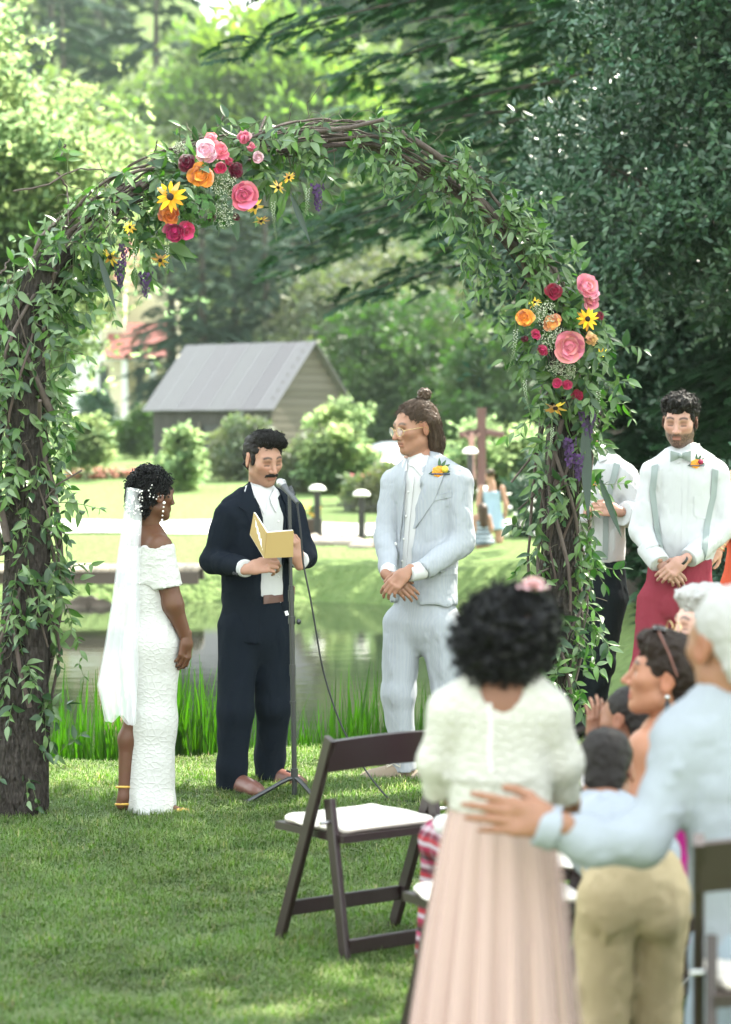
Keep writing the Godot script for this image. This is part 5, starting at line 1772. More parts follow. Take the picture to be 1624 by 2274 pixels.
func make_bride():
	var o := person("bride in white off-shoulder lace gown and long veil, seen from behind", 335, 11.2)
	var j := joints(o)
	var skin := Color(0.105, 0.047, 0.027)
	var f0 := Vector3(sin(2.1), 0, cos(2.1))
	var b := Geo.new()
	var hx := frame_of(j.call(341, 1100, 0.0), 2.2, 0.06, 0.0, 0.98)
	var t := Field.new()
	t.cone(j.call(334, 1215, 0), j.call(334, 1300, 0), 0.100, 0.095, 0.05, f0, 1.3)
	t.cone(j.call(334, 1300, 0), j.call(342, 1420, 0), 0.095, 0.115, 0.05)
	t.cone(j.call(334, 1175, -0.01), j.call(333, 1225, 0), 0.045, 0.075, 0.05)
	t.cone(j.call(338, 1200, 0.0), j.call(356, 1212, 0.10), 0.045, 0.050, 0.05)
	t.cone(j.call(330, 1200, 0.0), j.call(304, 1214, -0.10), 0.045, 0.050, 0.05)
	chain(t, [j.call(357, 1216, 0.10), j.call(386, 1342, 0.10), j.call(414, 1418, 0.06)], [0.052, 0.042, 0.028], 0.03, Vector3.ZERO, 1.0, false)
	chain(t, [j.call(306, 1216, -0.10), j.call(352, 1340, -0.20), j.call(404, 1412, -0.06)], [0.050, 0.042, 0.028], 0.03, Vector3.ZERO, 1.0, false)
	chain(t, [j.call(334, 1440, 0.0), j.call(300, 1600, 0.03), j.call(286, 1640, 0.03), j.call(276, 1770, 0.05)], [0.06, 0.045, 0.046, 0.027], 0.03, Vector3.ZERO, 1.0, false)
	chain(t, [j.call(346, 1440, 0.02), j.call(346, 1620, 0.02), j.call(352, 1775, 0.04)], [0.06, 0.045, 0.027], 0.03, Vector3.ZERO, 1.0, false)
	var foot: Vector3 = j.call(276, 1770, 0.05)
	t.cone(foot, Vector3(foot.x - 0.012, 0.06, foot.z - 0.03), 0.029, 0.026, 0.02)
	t.cone(Vector3(foot.x - 0.012, 0.055, foot.z), Vector3(foot.x + 0.11, 0.022, foot.z - 0.06), 0.026, 0.018, 0.02)
	var ft: Vector3 = j.call(352, 1775, 0.04)
	t.cone(ft, Vector3(ft.x, 0.06, ft.z), 0.029, 0.026, 0.02)
	t.cone(Vector3(ft.x, 0.055, ft.z), Vector3(ft.x + 0.125, 0.020, ft.z + 0.02), 0.026, 0.016, 0.02)
	t.build(b, 0.010, Transform3D.IDENTITY, func(p, _n): return skin * (1.0 + 0.08 * noise.get_noise_3dv(p * 9.0)))
	add_head(b, hx, skin, {"neck": hx.affine_inverse() * j.call(333, 1190, -0.01), "neck_r": 0.82, "jaw": 0.92, "lip": Color(0.12, 0.035, 0.03), "open": 1.0})
	add_hand(b, hand_at(j.call(415, 1420, 0.07), Vector3(-0.12, -0.98, 0.05), Vector3(0.7, 0.1, 0.7), 0.92), -1.0, [0.5, 0.55, 0.6, 0.65, 0.5], skin, {"palm": Color(0.22, 0.11, 0.075)})
	add_hand(b, hand_at(j.call(405, 1408, -0.03), Vector3(0.1, -0.95, 0.2), Vector3(0.6, 0.0, -0.8), 0.92), 1.0, [0.5, 0.55, 0.6, 0.6, 0.3], skin, {"palm": Color(0.22, 0.11, 0.075)})
	part("body", b, skin_mat(), o)
	# curls
	var hf := Field.new()
	hf.ell(Transform3D(Basis.IDENTITY, Vector3(0, 0.045, -0.025)), Vector3(0.082, 0.082, 0.098), 0.02)
	hf.ell(Transform3D(Basis.IDENTITY, Vector3(0, -0.03, -0.075)), Vector3(0.066, 0.075, 0.048), 0.03)
	hf.ell(Transform3D(Basis.IDENTITY, Vector3(0, -0.02, 0.10)), Vector3(0.075, 0.075, 0.06), 0.008, 1)
	var hg := Geo.new()
	hf.build(hg, 0.007, hx)
	var black := hair_mat("hair_black", Color(0.006, 0.0055, 0.006), 0.3)
	var hair := part("hair", hg, black, o)
	var cg := Geo.new()      # one curl: a small coil
	var ps := []
	var rs := []
	for k in 13:
		var a := k * 0.72
		ps.append(Vector3(cos(a) * 0.0075, 0.0016 * k - 0.006, sin(a) * 0.0075))
		rs.append(0.0022)
	cg.tube(ps, rs, 5, false)
	var xfs := []
	var r := RandomNumberGenerator.new()
	r.seed = 17
	for k in 900:
		var d := Vector3(r.randfn(), r.randfn(), r.randfn()).normalized()
		var p := Vector3(0, 0.02, -0.03) + d * 0.2
		var q := hf.out_of(p, -d, 0.004)
		if q.z > 0.045 and q.y < 0.065: continue
		if q.y < -0.11: continue
		xfs.append(Transform3D(hx.basis * rand_basis(r, 1.4) * r.randf_range(0.8, 1.35), hx * (q + d * r.randf_range(0.0, 0.008))))
	scatter("curls", cg.mesh(), black, xfs, [], hair)
	# gown
	var lace_h := drawn_tex("lace_height", 192, 192, func(x: int, y: int) -> Color:
		var best := 9.0
		var second := 9.0
		for cx in range(-1, 2):
			for cy in range(-1, 2):
				var gx := int(floor(x / 24.0)) + cx
				var gy := int(floor(y / 24.0)) + cy
				var hx2 := fposmod(sin(posmod(gx, 8) * 12.9898 + posmod(gy, 8) * 78.233) * 43758.5453, 1.0)
				var hy2 := fposmod(sin(posmod(gx, 8) * 39.346 + posmod(gy, 8) * 11.135) * 24634.6345, 1.0)
				var dd := Vector2((gx + hx2) * 24.0 - x, ((gy + hy2) * 24.0 - y) * 1.35).length() / 24.0
				if dd < best:
					second = best
					best = dd
				elif dd < second: second = dd
		var v := 1.0 - smoothstep(0.04, 0.42, second - best)
		var mesh := 0.12 * float((x + y) % 4 == 0 or (x - y + 128) % 4 == 0)
		return Color(v * 0.85 + mesh, v * 0.85 + mesh, v * 0.85 + mesh), 5.0)
	var lm := mat("lace", Color(0.47, 0.47, 0.445), 0.85, {"bump": lace_h, "bump_scale": 0.42, "tile": Vector3(4.6, 4.6, 4.6), "spec": 0.2})
	var df := garment(0.004, 21.0)
	df.cone(j.call(333, 1222, 0), j.call(334, 1310, 0), 0.118, 0.103, 0.05, f0, 1.15, 1)
	df.cone(j.call(334, 1310, 0), j.call(341, 1430, 0), 0.103, 0.128, 0.06, f0, 1.05)
	df.cone(j.call(341, 1430, 0), j.call(342, 1600, 0.01), 0.128, 0.100, 0.06)
	df.cone(j.call(342, 1600, 0.01), j.call(334, 1800, 0.02), 0.100, 0.112, 0.06)
	df.cone(j.call(334, 1790, 0.02), j.call(329, 1826, 0.03), 0.112, 0.125, 0.04, Vector3.ZERO, 1.0, 2)
	df.cone(j.call(284, 1590, 0.20), j.call(268, 1850, 0.20), 0.010, 0.075, 0.02, Vector3(0, 0, 1), 0.45, 0, 1)
	var dg := Geo.new()
	df.build(dg, 0.010)
	var gown := part("gown", dg, lm, o)
	var bf := garment(0.005, 25.0, Vector3(1, 2.0, 1))
	bf.cone(j.call(332, 1213, 0), j.call(333, 1296, 0), 0.118, 0.130, 0.05, f0, 1.15, 3)
	bf.cone(j.call(357, 1212, 0.10), j.call(373, 1303, 0.10), 0.062, 0.069, 0.05, Vector3.ZERO, 1.0, 3)
	bf.cone(j.call(306, 1212, -0.10), j.call(318, 1300, -0.13), 0.062, 0.066, 0.05, Vector3.ZERO, 1.0, 3)
	var bg := Geo.new()
	bf.build(bg, 0.009)
	part("sleeve_band", bg, lm, gown)
	# veil: gathered tulle in two layers
	var tul := mat("tulle", Color(0.84, 0.86, 0.88), 0.9, {"alpha": 0.33, "spec": 0.1})
	var edge := func(t2: float, side: int) -> Vector2:
		var L := [Vector2(285, 1082), Vector2(278, 1140), Vector2(266, 1220), Vector2(252, 1330), Vector2(236, 1430), Vector2(219, 1520), Vector2(236, 1592)]
		var R := [Vector2(318, 1086), Vector2(316, 1140), Vector2(313, 1220), Vector2(312, 1330), Vector2(310, 1430), Vector2(306, 1520), Vector2(302, 1602)]
		var arr: Array = L if side == 0 else R
		var k := mini(int(t2 * 6.0), 5)
		return arr[k].lerp(arr[k + 1], t2 * 6.0 - k)
	var veil := thing("veil", "long white tulle veil with pearls hanging from the bride's hair", "veil", o.position)
	for layer in 2:
		var rows := []
		for k in 37:
			var t2 := k / 36.0
			var a: Vector2 = edge.call(t2, 0)
			var c: Vector2 = edge.call(t2, 1)
			var row := []
			for q in 41:
				var s := q / 40.0
				var m := a.lerp(c, s)
				var fz := (0.005 + 0.010 * t2) * sin(s * 15.0 + layer * 2.0 + 1.2 * sin(t2 * 3.0))
				var back := 0.05 + 0.085 * sin(PI * (0.25 + 0.5 * s)) - 0.05 * (s - 0.5) + 0.05 * t2
				var dv := 10.0 * sin(s * 9.0 + layer) * smoothstep(0.93, 1.0, t2)
				row.append(j.call(m.x - layer * 3.0 * (1.0 - s), m.y + dv, back + fz - layer * 0.03))
			rows.append(row)
		var vg := Geo.new()
		vg.sheet(rows)
		part("tulle_layer", vg, tul, veil)
	var pearl := mat("pearl", Color(0.85, 0.82, 0.78), 0.18, {"coat": 0.6})
	var pm := Geo.new()
	pm.ball(Transform3D(Basis.from_scale(Vector3.ONE)), 8, 6)
	var mesh := pm.mesh()
	for k in 72:
		var t2 := pow(r.randf(), 2.6) * 0.7 + 0.005
		if k < 44: t2 = r.randf() * 0.17
		var s := r.randf()
		var m: Vector2 = edge.call(t2, 0).lerp(edge.call(t2, 1), s)
		var back := 0.072 + 0.085 * sin(PI * (0.25 + 0.5 * s)) - 0.05 * (s - 0.5) + 0.06 * t2
		var pr := r.randf_range(0.0022, 0.0044)
		part("pearl", mesh, pearl, veil, Transform3D(Basis.from_scale(Vector3.ONE * pr), j.call(m.x, m.y, back)))
	# hair comb of pearls and the earring
	var comb := thing("hair_comb", "sprig of small pearls pinned in the bride's curls", "hair comb", o.position)
	var line := [[318, 1092], [322, 1100], [328, 1108], [334, 1112], [340, 1111], [346, 1108], [349, 1105], [322, 1086], [325, 1080], [320, 1106], [330, 1104], [337, 1106], [343, 1105]]
	for q in line:
		var p: Vector3 = hx * hf.out_of(hx.affine_inverse() * j.call(q[0], q[1], 0.4), (hx.basis.inverse() * Vector3(0, 0, -1)).normalized(), 0.012)
		part("pearl", mesh, pearl, comb, Transform3D(Basis.from_scale(Vector3.ONE * 0.0042), p))
	var er := thing("earring", "dangling pearl earring at the bride's right ear", "earring", o.position)
	for k in 5:
		part("pearl", mesh, pearl, er, Transform3D(Basis.from_scale(Vector3.ONE * [0.007, 0.004, 0.005, 0.004, 0.005][k]), j.call(365 - k * 1.2, 1116 + k * 9.5, 0.10)))
	# gold sandal straps
	var gold := mat("gold_strap", Color(0.55, 0.33, 0.06), 0.4)
	for k in 2:
		var c := Vector3(foot.x - 0.004 * k, [0.135, 0.055][k], foot.z - 0.01)
		var q := []
		var w := []
		for m in 13:
			q.append(c + Vector3(cos(TAU * m / 12.0) * 0.036, 0.006 * sin(TAU * m / 12.0), sin(TAU * m / 12.0) * 0.036))
			w.append(0.006)
		var sg := Geo.new()
		sg.tube(q, w, 6, false)
		part("sandal_strap", sg, gold, o)
	var toe := Geo.new()
	var tc := Vector3(ft.x + 0.115, 0.03, ft.z + 0.03)
	for k in 9: toe.ball(Transform3D(Basis.from_scale(Vector3(0.012, 0.008, 0.012)), tc + Vector3((k % 3) * 0.018 - 0.018, 0.004 * (k % 2), (k / 3) * 0.014 - 0.014)), 7, 5)
	part("sandal_toe", toe, gold, o).set_meta("kind", "stuff")

# ---------------------------------------------------------------- the arch, its garland and its flowers
const SPAN := [Vector2(45, 1836), Vector2(52, 1560), Vector2(60, 1280), Vector2(64, 1040), Vector2(54, 860), Vector2(58, 720), Vector2(105, 600), Vector2(185, 506), Vector2(275, 432), Vector2(375, 384), Vector2(480, 348), Vector2(600, 316), Vector2(715, 302), Vector2(820, 306), Vector2(915, 348), Vector2(1010, 408), Vector2(1095, 478), Vector2(1170, 555), Vector2(1225, 640), Vector2(1248, 750), Vector2(1254, 900), Vector2(1248, 1100), Vector2(1240, 1300), Vector2(1226, 1500), Vector2(1216, 1740)]

func arch_depth(u: float) -> float:
	return 11.1 + 1.2 * clampf((u - 45.0) / 1195.0, -0.1, 1.15)

func span_uv(t: float) -> Vector2:      # t runs 0..1 from the left foot over the top to the right foot
	var s := clampf(t, 0.0, 0.9999) * (SPAN.size() - 1)
	var k := int(s)
	var f := s - k
	var a: Vector2 = SPAN[maxi(k - 1, 0)]
	var b: Vector2 = SPAN[k]
	var c: Vector2 = SPAN[k + 1]
	var d: Vector2 = SPAN[mini(k + 2, SPAN.size() - 1)]
	return b.cubic_interpolate(c, a, d, f)

func span_pt(t: float) -> Vector3:
	var m := span_uv(t)
	return at(m.x, m.y, arch_depth(m.x))

func span_frame(t: float) -> Array:     # point, direction, outward (away from the opening), towards the viewer
	var p := span_pt(t)
	var d := (span_pt(minf(t + 0.012, 1.0)) - span_pt(maxf(t - 0.012, 0.0))).normalized()
	var z := Vector3(0.38, 0, 0.92).normalized()
	var o := z.cross(d).normalized()
	return [p, d, o, d.cross(o).normalized() * (1.0 if d.cross(o).z > 0 else -1.0)]

func make_arch():
	var o := thing("arch", "tall rustic arch of bark logs and twisted grapevine over the couple", "arch")
	var bark_t := noise_tex("bark_tone", 0.03, FastNoiseLite.TYPE_SIMPLEX, Color(0.013, 0.011, 0.010), Color(0.068, 0.058, 0.050), false, 1.0, 256, 5)
	var bark_n := noise_tex("bark_relief", 0.03, FastNoiseLite.TYPE_CELLULAR, Color.BLACK, Color.WHITE, true, 14.0, 256, 3)
	var bark := mat("bark", Color(1, 1, 1), 0.95, {"tex": bark_t, "bump": bark_n, "bump_scale": 1.4, "tile": Vector3(7, 1.6, 7), "spec": 0.2})
	var vine_m := mat("vine_bark", Color(0.075, 0.055, 0.046), 0.8, {"vc": true, "bump": bark_n, "bump_scale": 0.6, "tile": Vector3(9, 3, 9)})
	var ridge := FastNoiseLite.new()
	ridge.seed = 3
	ridge.frequency = 1.0
	for side in 2:
		var pts := []
		for k in 15:
			var t := (k / 14.0) * 0.27
			if side == 1: t = 1.0 - t * 0.95
			pts.append(span_pt(t))
		var g := Geo.new()
		var rows := []
		var R := 0.112 if side == 0 else 0.098
		for k in 57:
			var f := k / 56.0 * 13.99
			var p: Vector3 = pts[int(f)].lerp(pts[mini(int(f) + 1, 14)], f - int(f))
			var row := []
			for q in 49:
				var a := TAU * q / 48.0
				var e := R * (1.0 - 0.22 * k / 56.0 + 0.22 * pow(1.0 - k / 56.0, 8.0))
				e += 0.016 * ridge.get_noise_3d(cos(a) * 9.0, p.y * 2.2, sin(a) * 9.0) + 0.012 * ridge.get_noise_3d(cos(a) * 26.0, p.y * 5.0, sin(a) * 26.0)
				row.append(p + Vector3(cos(a) * e, 0, -sin(a) * e))
			rows.append(row)
		g.sheet(rows)
		part("log_post", g, bark, o)
	var r := RandomNumberGenerator.new()
	r.seed = 101
	for k in 106:      # grapevines twisting along the span
		var t0 := r.randf_range(0.14, 0.76)
		var l := r.randf_range(0.08, 0.26)
		if k >= 66:       # those wound about the posts
			t0 = r.randf_range(0.0, 0.16) if k % 2 == 0 else r.randf_range(0.78, 0.9)
			l = r.randf_range(0.07, 0.2)
		var ph := r.randf() * TAU
		var tw := r.randf_range(-26.0, 26.0) if k < 66 else r.randf_range(14.0, 34.0) * (1.0 if r.randf() < 0.5 else -1.0)
		var rr := r.randf_range(0.02, 0.085)
		var rad := r.randf_range(0.004, 0.0115)
		if k < 8: rad = 0.018
		if k > 91: rad = r.randf_range(0.011, 0.019)
		var ps := []
		var rs := []
		var n := int(l * 110) + 6
		for q in n:
			var s := q / float(n - 1)
			var t := minf(t0 + l * s, 0.995)
			var fr := span_frame(t)
			var post := smoothstep(0.24, 0.18, t) + smoothstep(0.76, 0.82, t)
			var e := lerpf(rr, 0.112, clampf(post, 0, 1)) * (1.0 + 0.35 * sin(s * 7.0 + ph)) + 0.012 * r.randf()
			if s > 0.9 and k % 3 == 0: e += (s - 0.9) * 1.2
			var a := ph + tw * l * s
			ps.append(fr[0] + fr[2] * cos(a) * e + fr[3] * sin(a) * e)
			rs.append(rad * (1.0 - 0.45 * s) * r.randf_range(0.9, 1.12))
		var g := Geo.new()
		var v := r.randf_range(0.6, 1.45)
		g.col = Color(v, v * r.randf_range(0.9, 1.0), v * r.randf_range(0.85, 1.0))
		g.tube(ps, rs, 7)
		part("vine", g, vine_m, o)
	# loose twigs that stand off the arch
	var twigs := [[[30, 424], [110, 408], [180, 372], [238, 382]], [[128, 384], [150, 420], [152, 500]], [[0, 640], [30, 612], [58, 590]], [[0, 606], [10, 598], [20, 572]], [[95, 1388], [120, 1384], [145, 1380]], [[90, 1578], [112, 1560], [126, 1540]], [[0, 1460], [30, 1420], [90, 1360]], [[135, 350], [142, 330], [146, 318]],
		[[330, 400], [346, 352], [350, 310]], [[620, 300], [700, 270], [735, 264]], [[650, 306], [760, 268], [840, 268]], [[700, 292], [800, 270], [905, 300]], [[1090, 490], [1160, 545], [1240, 585]], [[1216, 1260], [1180, 1290], [1150, 1300]]]
	for q in twigs:
		var c := []
		for m in q: c.append(at(m[0], m[1], arch_depth(m[0]) - r.randf_range(-0.04, 0.12)))
		var ps := []
		var rs := []
		for k in 13:
			var f := k / 12.0 * (c.size() - 1) * 0.999
			ps.append(c[int(f)].lerp(c[int(f) + 1], f - int(f)) + Vector3(r.randfn(), r.randfn(), r.randfn()) * 0.004)
			rs.append(lerpf(0.0055, 0.003, k / 12.0))
		var g := Geo.new()
		g.tube(ps, rs, 6)
		part("twig", g, vine_m, o)
	var tg := Geo.new()
	for k in 150:      # fine tendrils
		var t := r.randf_range(0.06, 0.93)
		var fr := span_frame(t)
		var a := r.randf() * TAU
		var p: Vector3 = fr[0] + (fr[2] * cos(a) + fr[3] * absf(sin(a))) * 0.09
		var d: Vector3 = (fr[2] * cos(a) + fr[1] * r.randf_range(-1, 1) + Vector3(0, -0.4, 0.2)).normalized()
		var ps := []
		var rs := []
		for q in 8:
			ps.append(p)
			rs.append(0.0016)
			p += d * 0.028
			d = (d + Vector3(r.randfn(), r.randfn() - 0.25, r.randfn()) * 0.35).normalized()
		tg.tube(ps, rs, 4, false)
	part("tendrils", tg, mat("tendril", Color(0.07, 0.06, 0.035), 0.8), o).set_meta("kind", "stuff")

func make_garland():
	var o := thing("garland", "leafy green vine garland draped over the whole arch", "garland")
	var leaf_m := mat("garland_leaf", Color(1, 1, 1), 0.42, {"vc": true, "back": Color(0.55, 0.8, 0.3), "spec": 0.55})
	var tones := [Color(0.07, 0.135, 0.035), Color(0.115, 0.195, 0.06), Color(0.032, 0.075, 0.028), Color(0.16, 0.23, 0.11), Color(0.11, 0.21, 0.055), Color(0.05, 0.10, 0.045)]
	var shapes := []
	for k in 6:
		var g := Geo.new()
		g.col = tones[k]
		leaf_shape(g, Transform3D.IDENTITY, 1.0, [0.40, 0.36, 0.44, 0.38, 0.24, 0.30][k], [0.15, 0.3, 0.1, 0.4, 0.3, 0.2][k], 6)
		shapes.append(g.mesh())
	var r := RandomNumberGenerator.new()
	r.seed = 202
	var leaves := []      # [shape, transform, front-ness]
	var stems := Geo.new()
	stems.col = Color(1, 1, 1)
	# zones along the span: t from, t to, sprigs, length, lift outward, drop, leaf length
	var zones := [[0.02, 0.10, 46, 0.16, 0.4, 0.7, 0.066], [0.10, 0.22, 74, 0.18, 0.5, 0.8, 0.070], [0.22, 0.33, 52, 0.18, 0.3, 0.8, 0.074], [0.33, 0.44, 50, 0.18, 0.4, 0.9, 0.076], [0.44, 0.52, 11, 0.20, 0.25, 1.0, 0.082], [0.52, 0.60, 28, 0.15, 0.5, 0.8, 0.066], [0.60, 0.73, 62, 0.18, 0.5, 0.9, 0.070], [0.73, 0.82, 46, 0.24, 0.4, 1.1, 0.085], [0.82, 0.97, 66, 0.19, 0.5, 0.9, 0.076]]
	for z in zones:
		for k in z[2]:
			var fr := span_frame(r.randf_range(z[0], z[1]))
			var a := r.randf() * TAU
			if sin(a) < -0.3: a = -a
			var e := r.randf_range(0.07, 0.125)
			var p: Vector3 = fr[0] + (fr[2] * cos(a) + fr[3] * sin(a)) * e
			var d: Vector3 = ((fr[2] * cos(a) + fr[3] * sin(a)) * z[4] + fr[1] * r.randf_range(-0.9, 0.9) + Vector3(0, -z[5] * r.randf_range(0.2, 1.0), 0.1)).normalized()
			sprig(leaves, stems, p, d, z[3] * r.randf_range(0.6, 1.5), z[6], 0.5 * z[5], r)
	for q in [[450, 410, 95, 70, 46], [1235, 730, 75, 80, 40], [1260, 860, 40, 70, 20], [300, 540, 90, 60, 30], [640, 390, 100, 50, 26]]:      # broad leaves packed behind the blooms
		for k in q[4]:
			var a := r.randf() * TAU
			var e := sqrt(r.randf())
			var u: float = q[0] + cos(a) * e * q[2]
			put_leaf(leaves, at(u, q[1] + sin(a) * e * q[3], arch_depth(u) - r.randf_range(0.08, 0.17)), Vector3(cos(a), -sin(a) - 0.5, 0.2), r.randf_range(0.085, 0.125), r)
	# long trailers that hang inside the opening and beside the posts: bearing of the top, of the tip
	var trailers := [[110, 640, 150, 800], [150, 620, 200, 742], [190, 600, 240, 700], [180, 560, 262, 735], [118, 860, 158, 1010], [112, 1010, 150, 1140], [110, 1150, 150, 1300], [105, 1250, 172, 1420], [100, 1290, 185, 1500], [250, 520, 230, 640], [330, 540, 320, 650], [360, 480, 372, 600],
		[560, 320, 700, 352], [590, 330, 752, 450], [600, 360, 690, 470], [560, 380, 630, 480], [640, 330, 742, 400], [660, 330, 760, 420], [860, 380, 872, 440], [985, 440, 970, 540], [1000, 470, 1030, 600], [1040, 520, 1022, 690], [1060, 540, 1050, 690], [1100, 560, 1075, 660], [1140, 600, 1110, 740], [1150, 640, 1120, 800], [1160, 700, 1150, 850], [1170, 760, 1160, 880],
		[1200, 880, 1160, 960], [1330, 900, 1405, 930], [1300, 830, 1350, 940], [1310, 800, 1355, 960], [1210, 800, 1200, 960], [1220, 830, 1215, 1000], [1270, 860, 1290, 1010], [1290, 1080, 1320, 1250], [1285, 1180, 1300, 1330], [1240, 1350, 1225, 1500], [1250, 1280, 1290, 1450], [1200, 1030, 1170, 1130], [1195, 1150, 1175, 1290], [1190, 440, 1150, 470], [395, 330, 392, 285], [470, 300, 520, 285], [150, 390, 130, 330]]
	for q in trailers:
		var a := at(q[0], q[1], arch_depth(q[0]) - r.randf_range(0.02, 0.16))
		var b := at(q[2], q[3], arch_depth(q[2]) - r.randf_range(0.02, 0.2))
		trailer(leaves, stems, a, b, r)
	part("stems", stems, mat("green_stem", Color(0.075, 0.11, 0.035), 0.6), o).set_meta("kind", "stuff")
	# the 300 leaves that show best are parts of their own
	leaves.sort_custom(func(a, b): return a[2] > b[2])
	var rest := []
	for k in 6: rest.append([])
	for k in leaves.size():
		var q: Array = leaves[k]
		if k < 300: part("leaf", shapes[q[0]], leaf_m, o, q[1])
		else: rest[q[0]].append(q[1])
	for k in 6: scatter("small_leaves", shapes[k], leaf_m, rest[k], [], o)

func put_leaf(leaves: Array, p: Vector3, d: Vector3, l: float, r: RandomNumberGenerator):
	var y := d.normalized()
	var z := (Vector3(r.randfn() * 0.7, 0.5 + r.randfn() * 0.5, 0.75 + r.randfn() * 0.5))
	z = (z - y * z.dot(y)).normalized()
	var s := l * r.randf_range(0.5, 1.45)
	leaves.append([r.randi() % 4 if l < 0.08 else r.randi() % 6, Transform3D(Basis(y.cross(z), y, z).scaled(Vector3.ONE * s), p), s * (0.3 + absf(z.z)) * (1.0 + 0.15 * (p.z + 11.5))])

func sprig(leaves: Array, stems: Geo, p0: Vector3, d0: Vector3, len: float, leaf_l: float, drop: float, r: RandomNumberGenerator):
	var n := maxi(int(len / 0.034), 3)
	var p := p0
	var d := d0
	var ps := [p]
	var rs := [0.0022]
	for k in n:
		d = (d + Vector3(r.randfn() * 0.16, r.randfn() * 0.16 - drop * 0.16, r.randfn() * 0.16)).normalized()
		p += d * len / n
		ps.append(p)
		rs.append(0.0022 * (1.0 - 0.6 * k / n))
		var side := d.cross(Vector3(r.randfn(), r.randfn(), r.randfn())).normalized()
		for s in [-1.0, 1.0]:
			if r.randf() < 0.82: put_leaf(leaves, p, d * 0.6 + side * s + Vector3(0, -0.25, 0.1), leaf_l * (1.0 - 0.3 * k / n), r)
	put_leaf(leaves, p, d, leaf_l * 0.8, r)
	stems.tube(ps, rs, 4, false)

func trailer(leaves: Array, stems: Geo, a: Vector3, b: Vector3, r: RandomNumberGenerator):
	var l := a.distance_to(b)
	var n := maxi(int(l / 0.036), 4)
	var ps := []
	var rs := []
	var sag := Vector3(r.randf_range(-0.04, 0.04), 0.05, r.randf_range(-0.03, 0.05))
	for k in n + 1:
		var t := k / float(n)
		var p := a.lerp(b, t) + sag * sin(t * PI) + Vector3(r.randfn(), r.randfn(), r.randfn()) * 0.006
		ps.append(p)
		rs.append(0.0024 * (1.0 - 0.6 * t))
		if k == 0: continue
		var d: Vector3 = (p - ps[k - 1]).normalized()
		var side := d.cross(Vector3(0.2 * r.randfn(), 0.2 * r.randfn(), 1.0)).normalized()
		for s in [-1.0, 1.0]:
			if r.randf() < 0.85: put_leaf(leaves, p, d * 0.7 + side * s + Vector3(0, -0.5, 0.1), 0.076 * (1.0 - 0.35 * t), r)
	stems.tube(ps, rs, 4, false)

# ---------------------------------------------------------------- flowers
var petals := {}

func petal_mesh(key: String, l: float, w: float, cup: float, curl: float, ruffle := 0.0) -> Mesh:      # along +y from the base, cupped towards +z
	if petals.has(key): return petals[key]
	var rows := []
	for a in 6:
		var t := a / 5.0
		var row := []
		var h := w * 0.5 * (pow(sin(PI * (0.12 + 0.80 * pow(t, 0.75))), 0.7) if key == "ray" else pow(sin(PI * (0.10 + 0.70 * t)), 0.6))
		for b in 5:
			var s := b / 2.0 - 1.0
			row.append(Vector3(s * h, l * (t - 0.10 * s * s * t), cup * l * (t * t * 0.6 - curl * t * t * t) + cup * w * 0.5 * s * s * (0.4 + 0.6 * t) + ruffle * l * sin(s * 5.0 + t * 3.0) * t))
		rows.append(row)
	var g := Geo.new()
	g.sheet(rows)
	petals[key] = g.mesh()
	return petals[key]

func petal_mat(key: String, c: Color) -> StandardMaterial3D:
	return mat("petal_" + key, c, 0.65, {"back": Color(0.45, 0.45, 0.45), "rim": 0.3, "spec": 0.25})

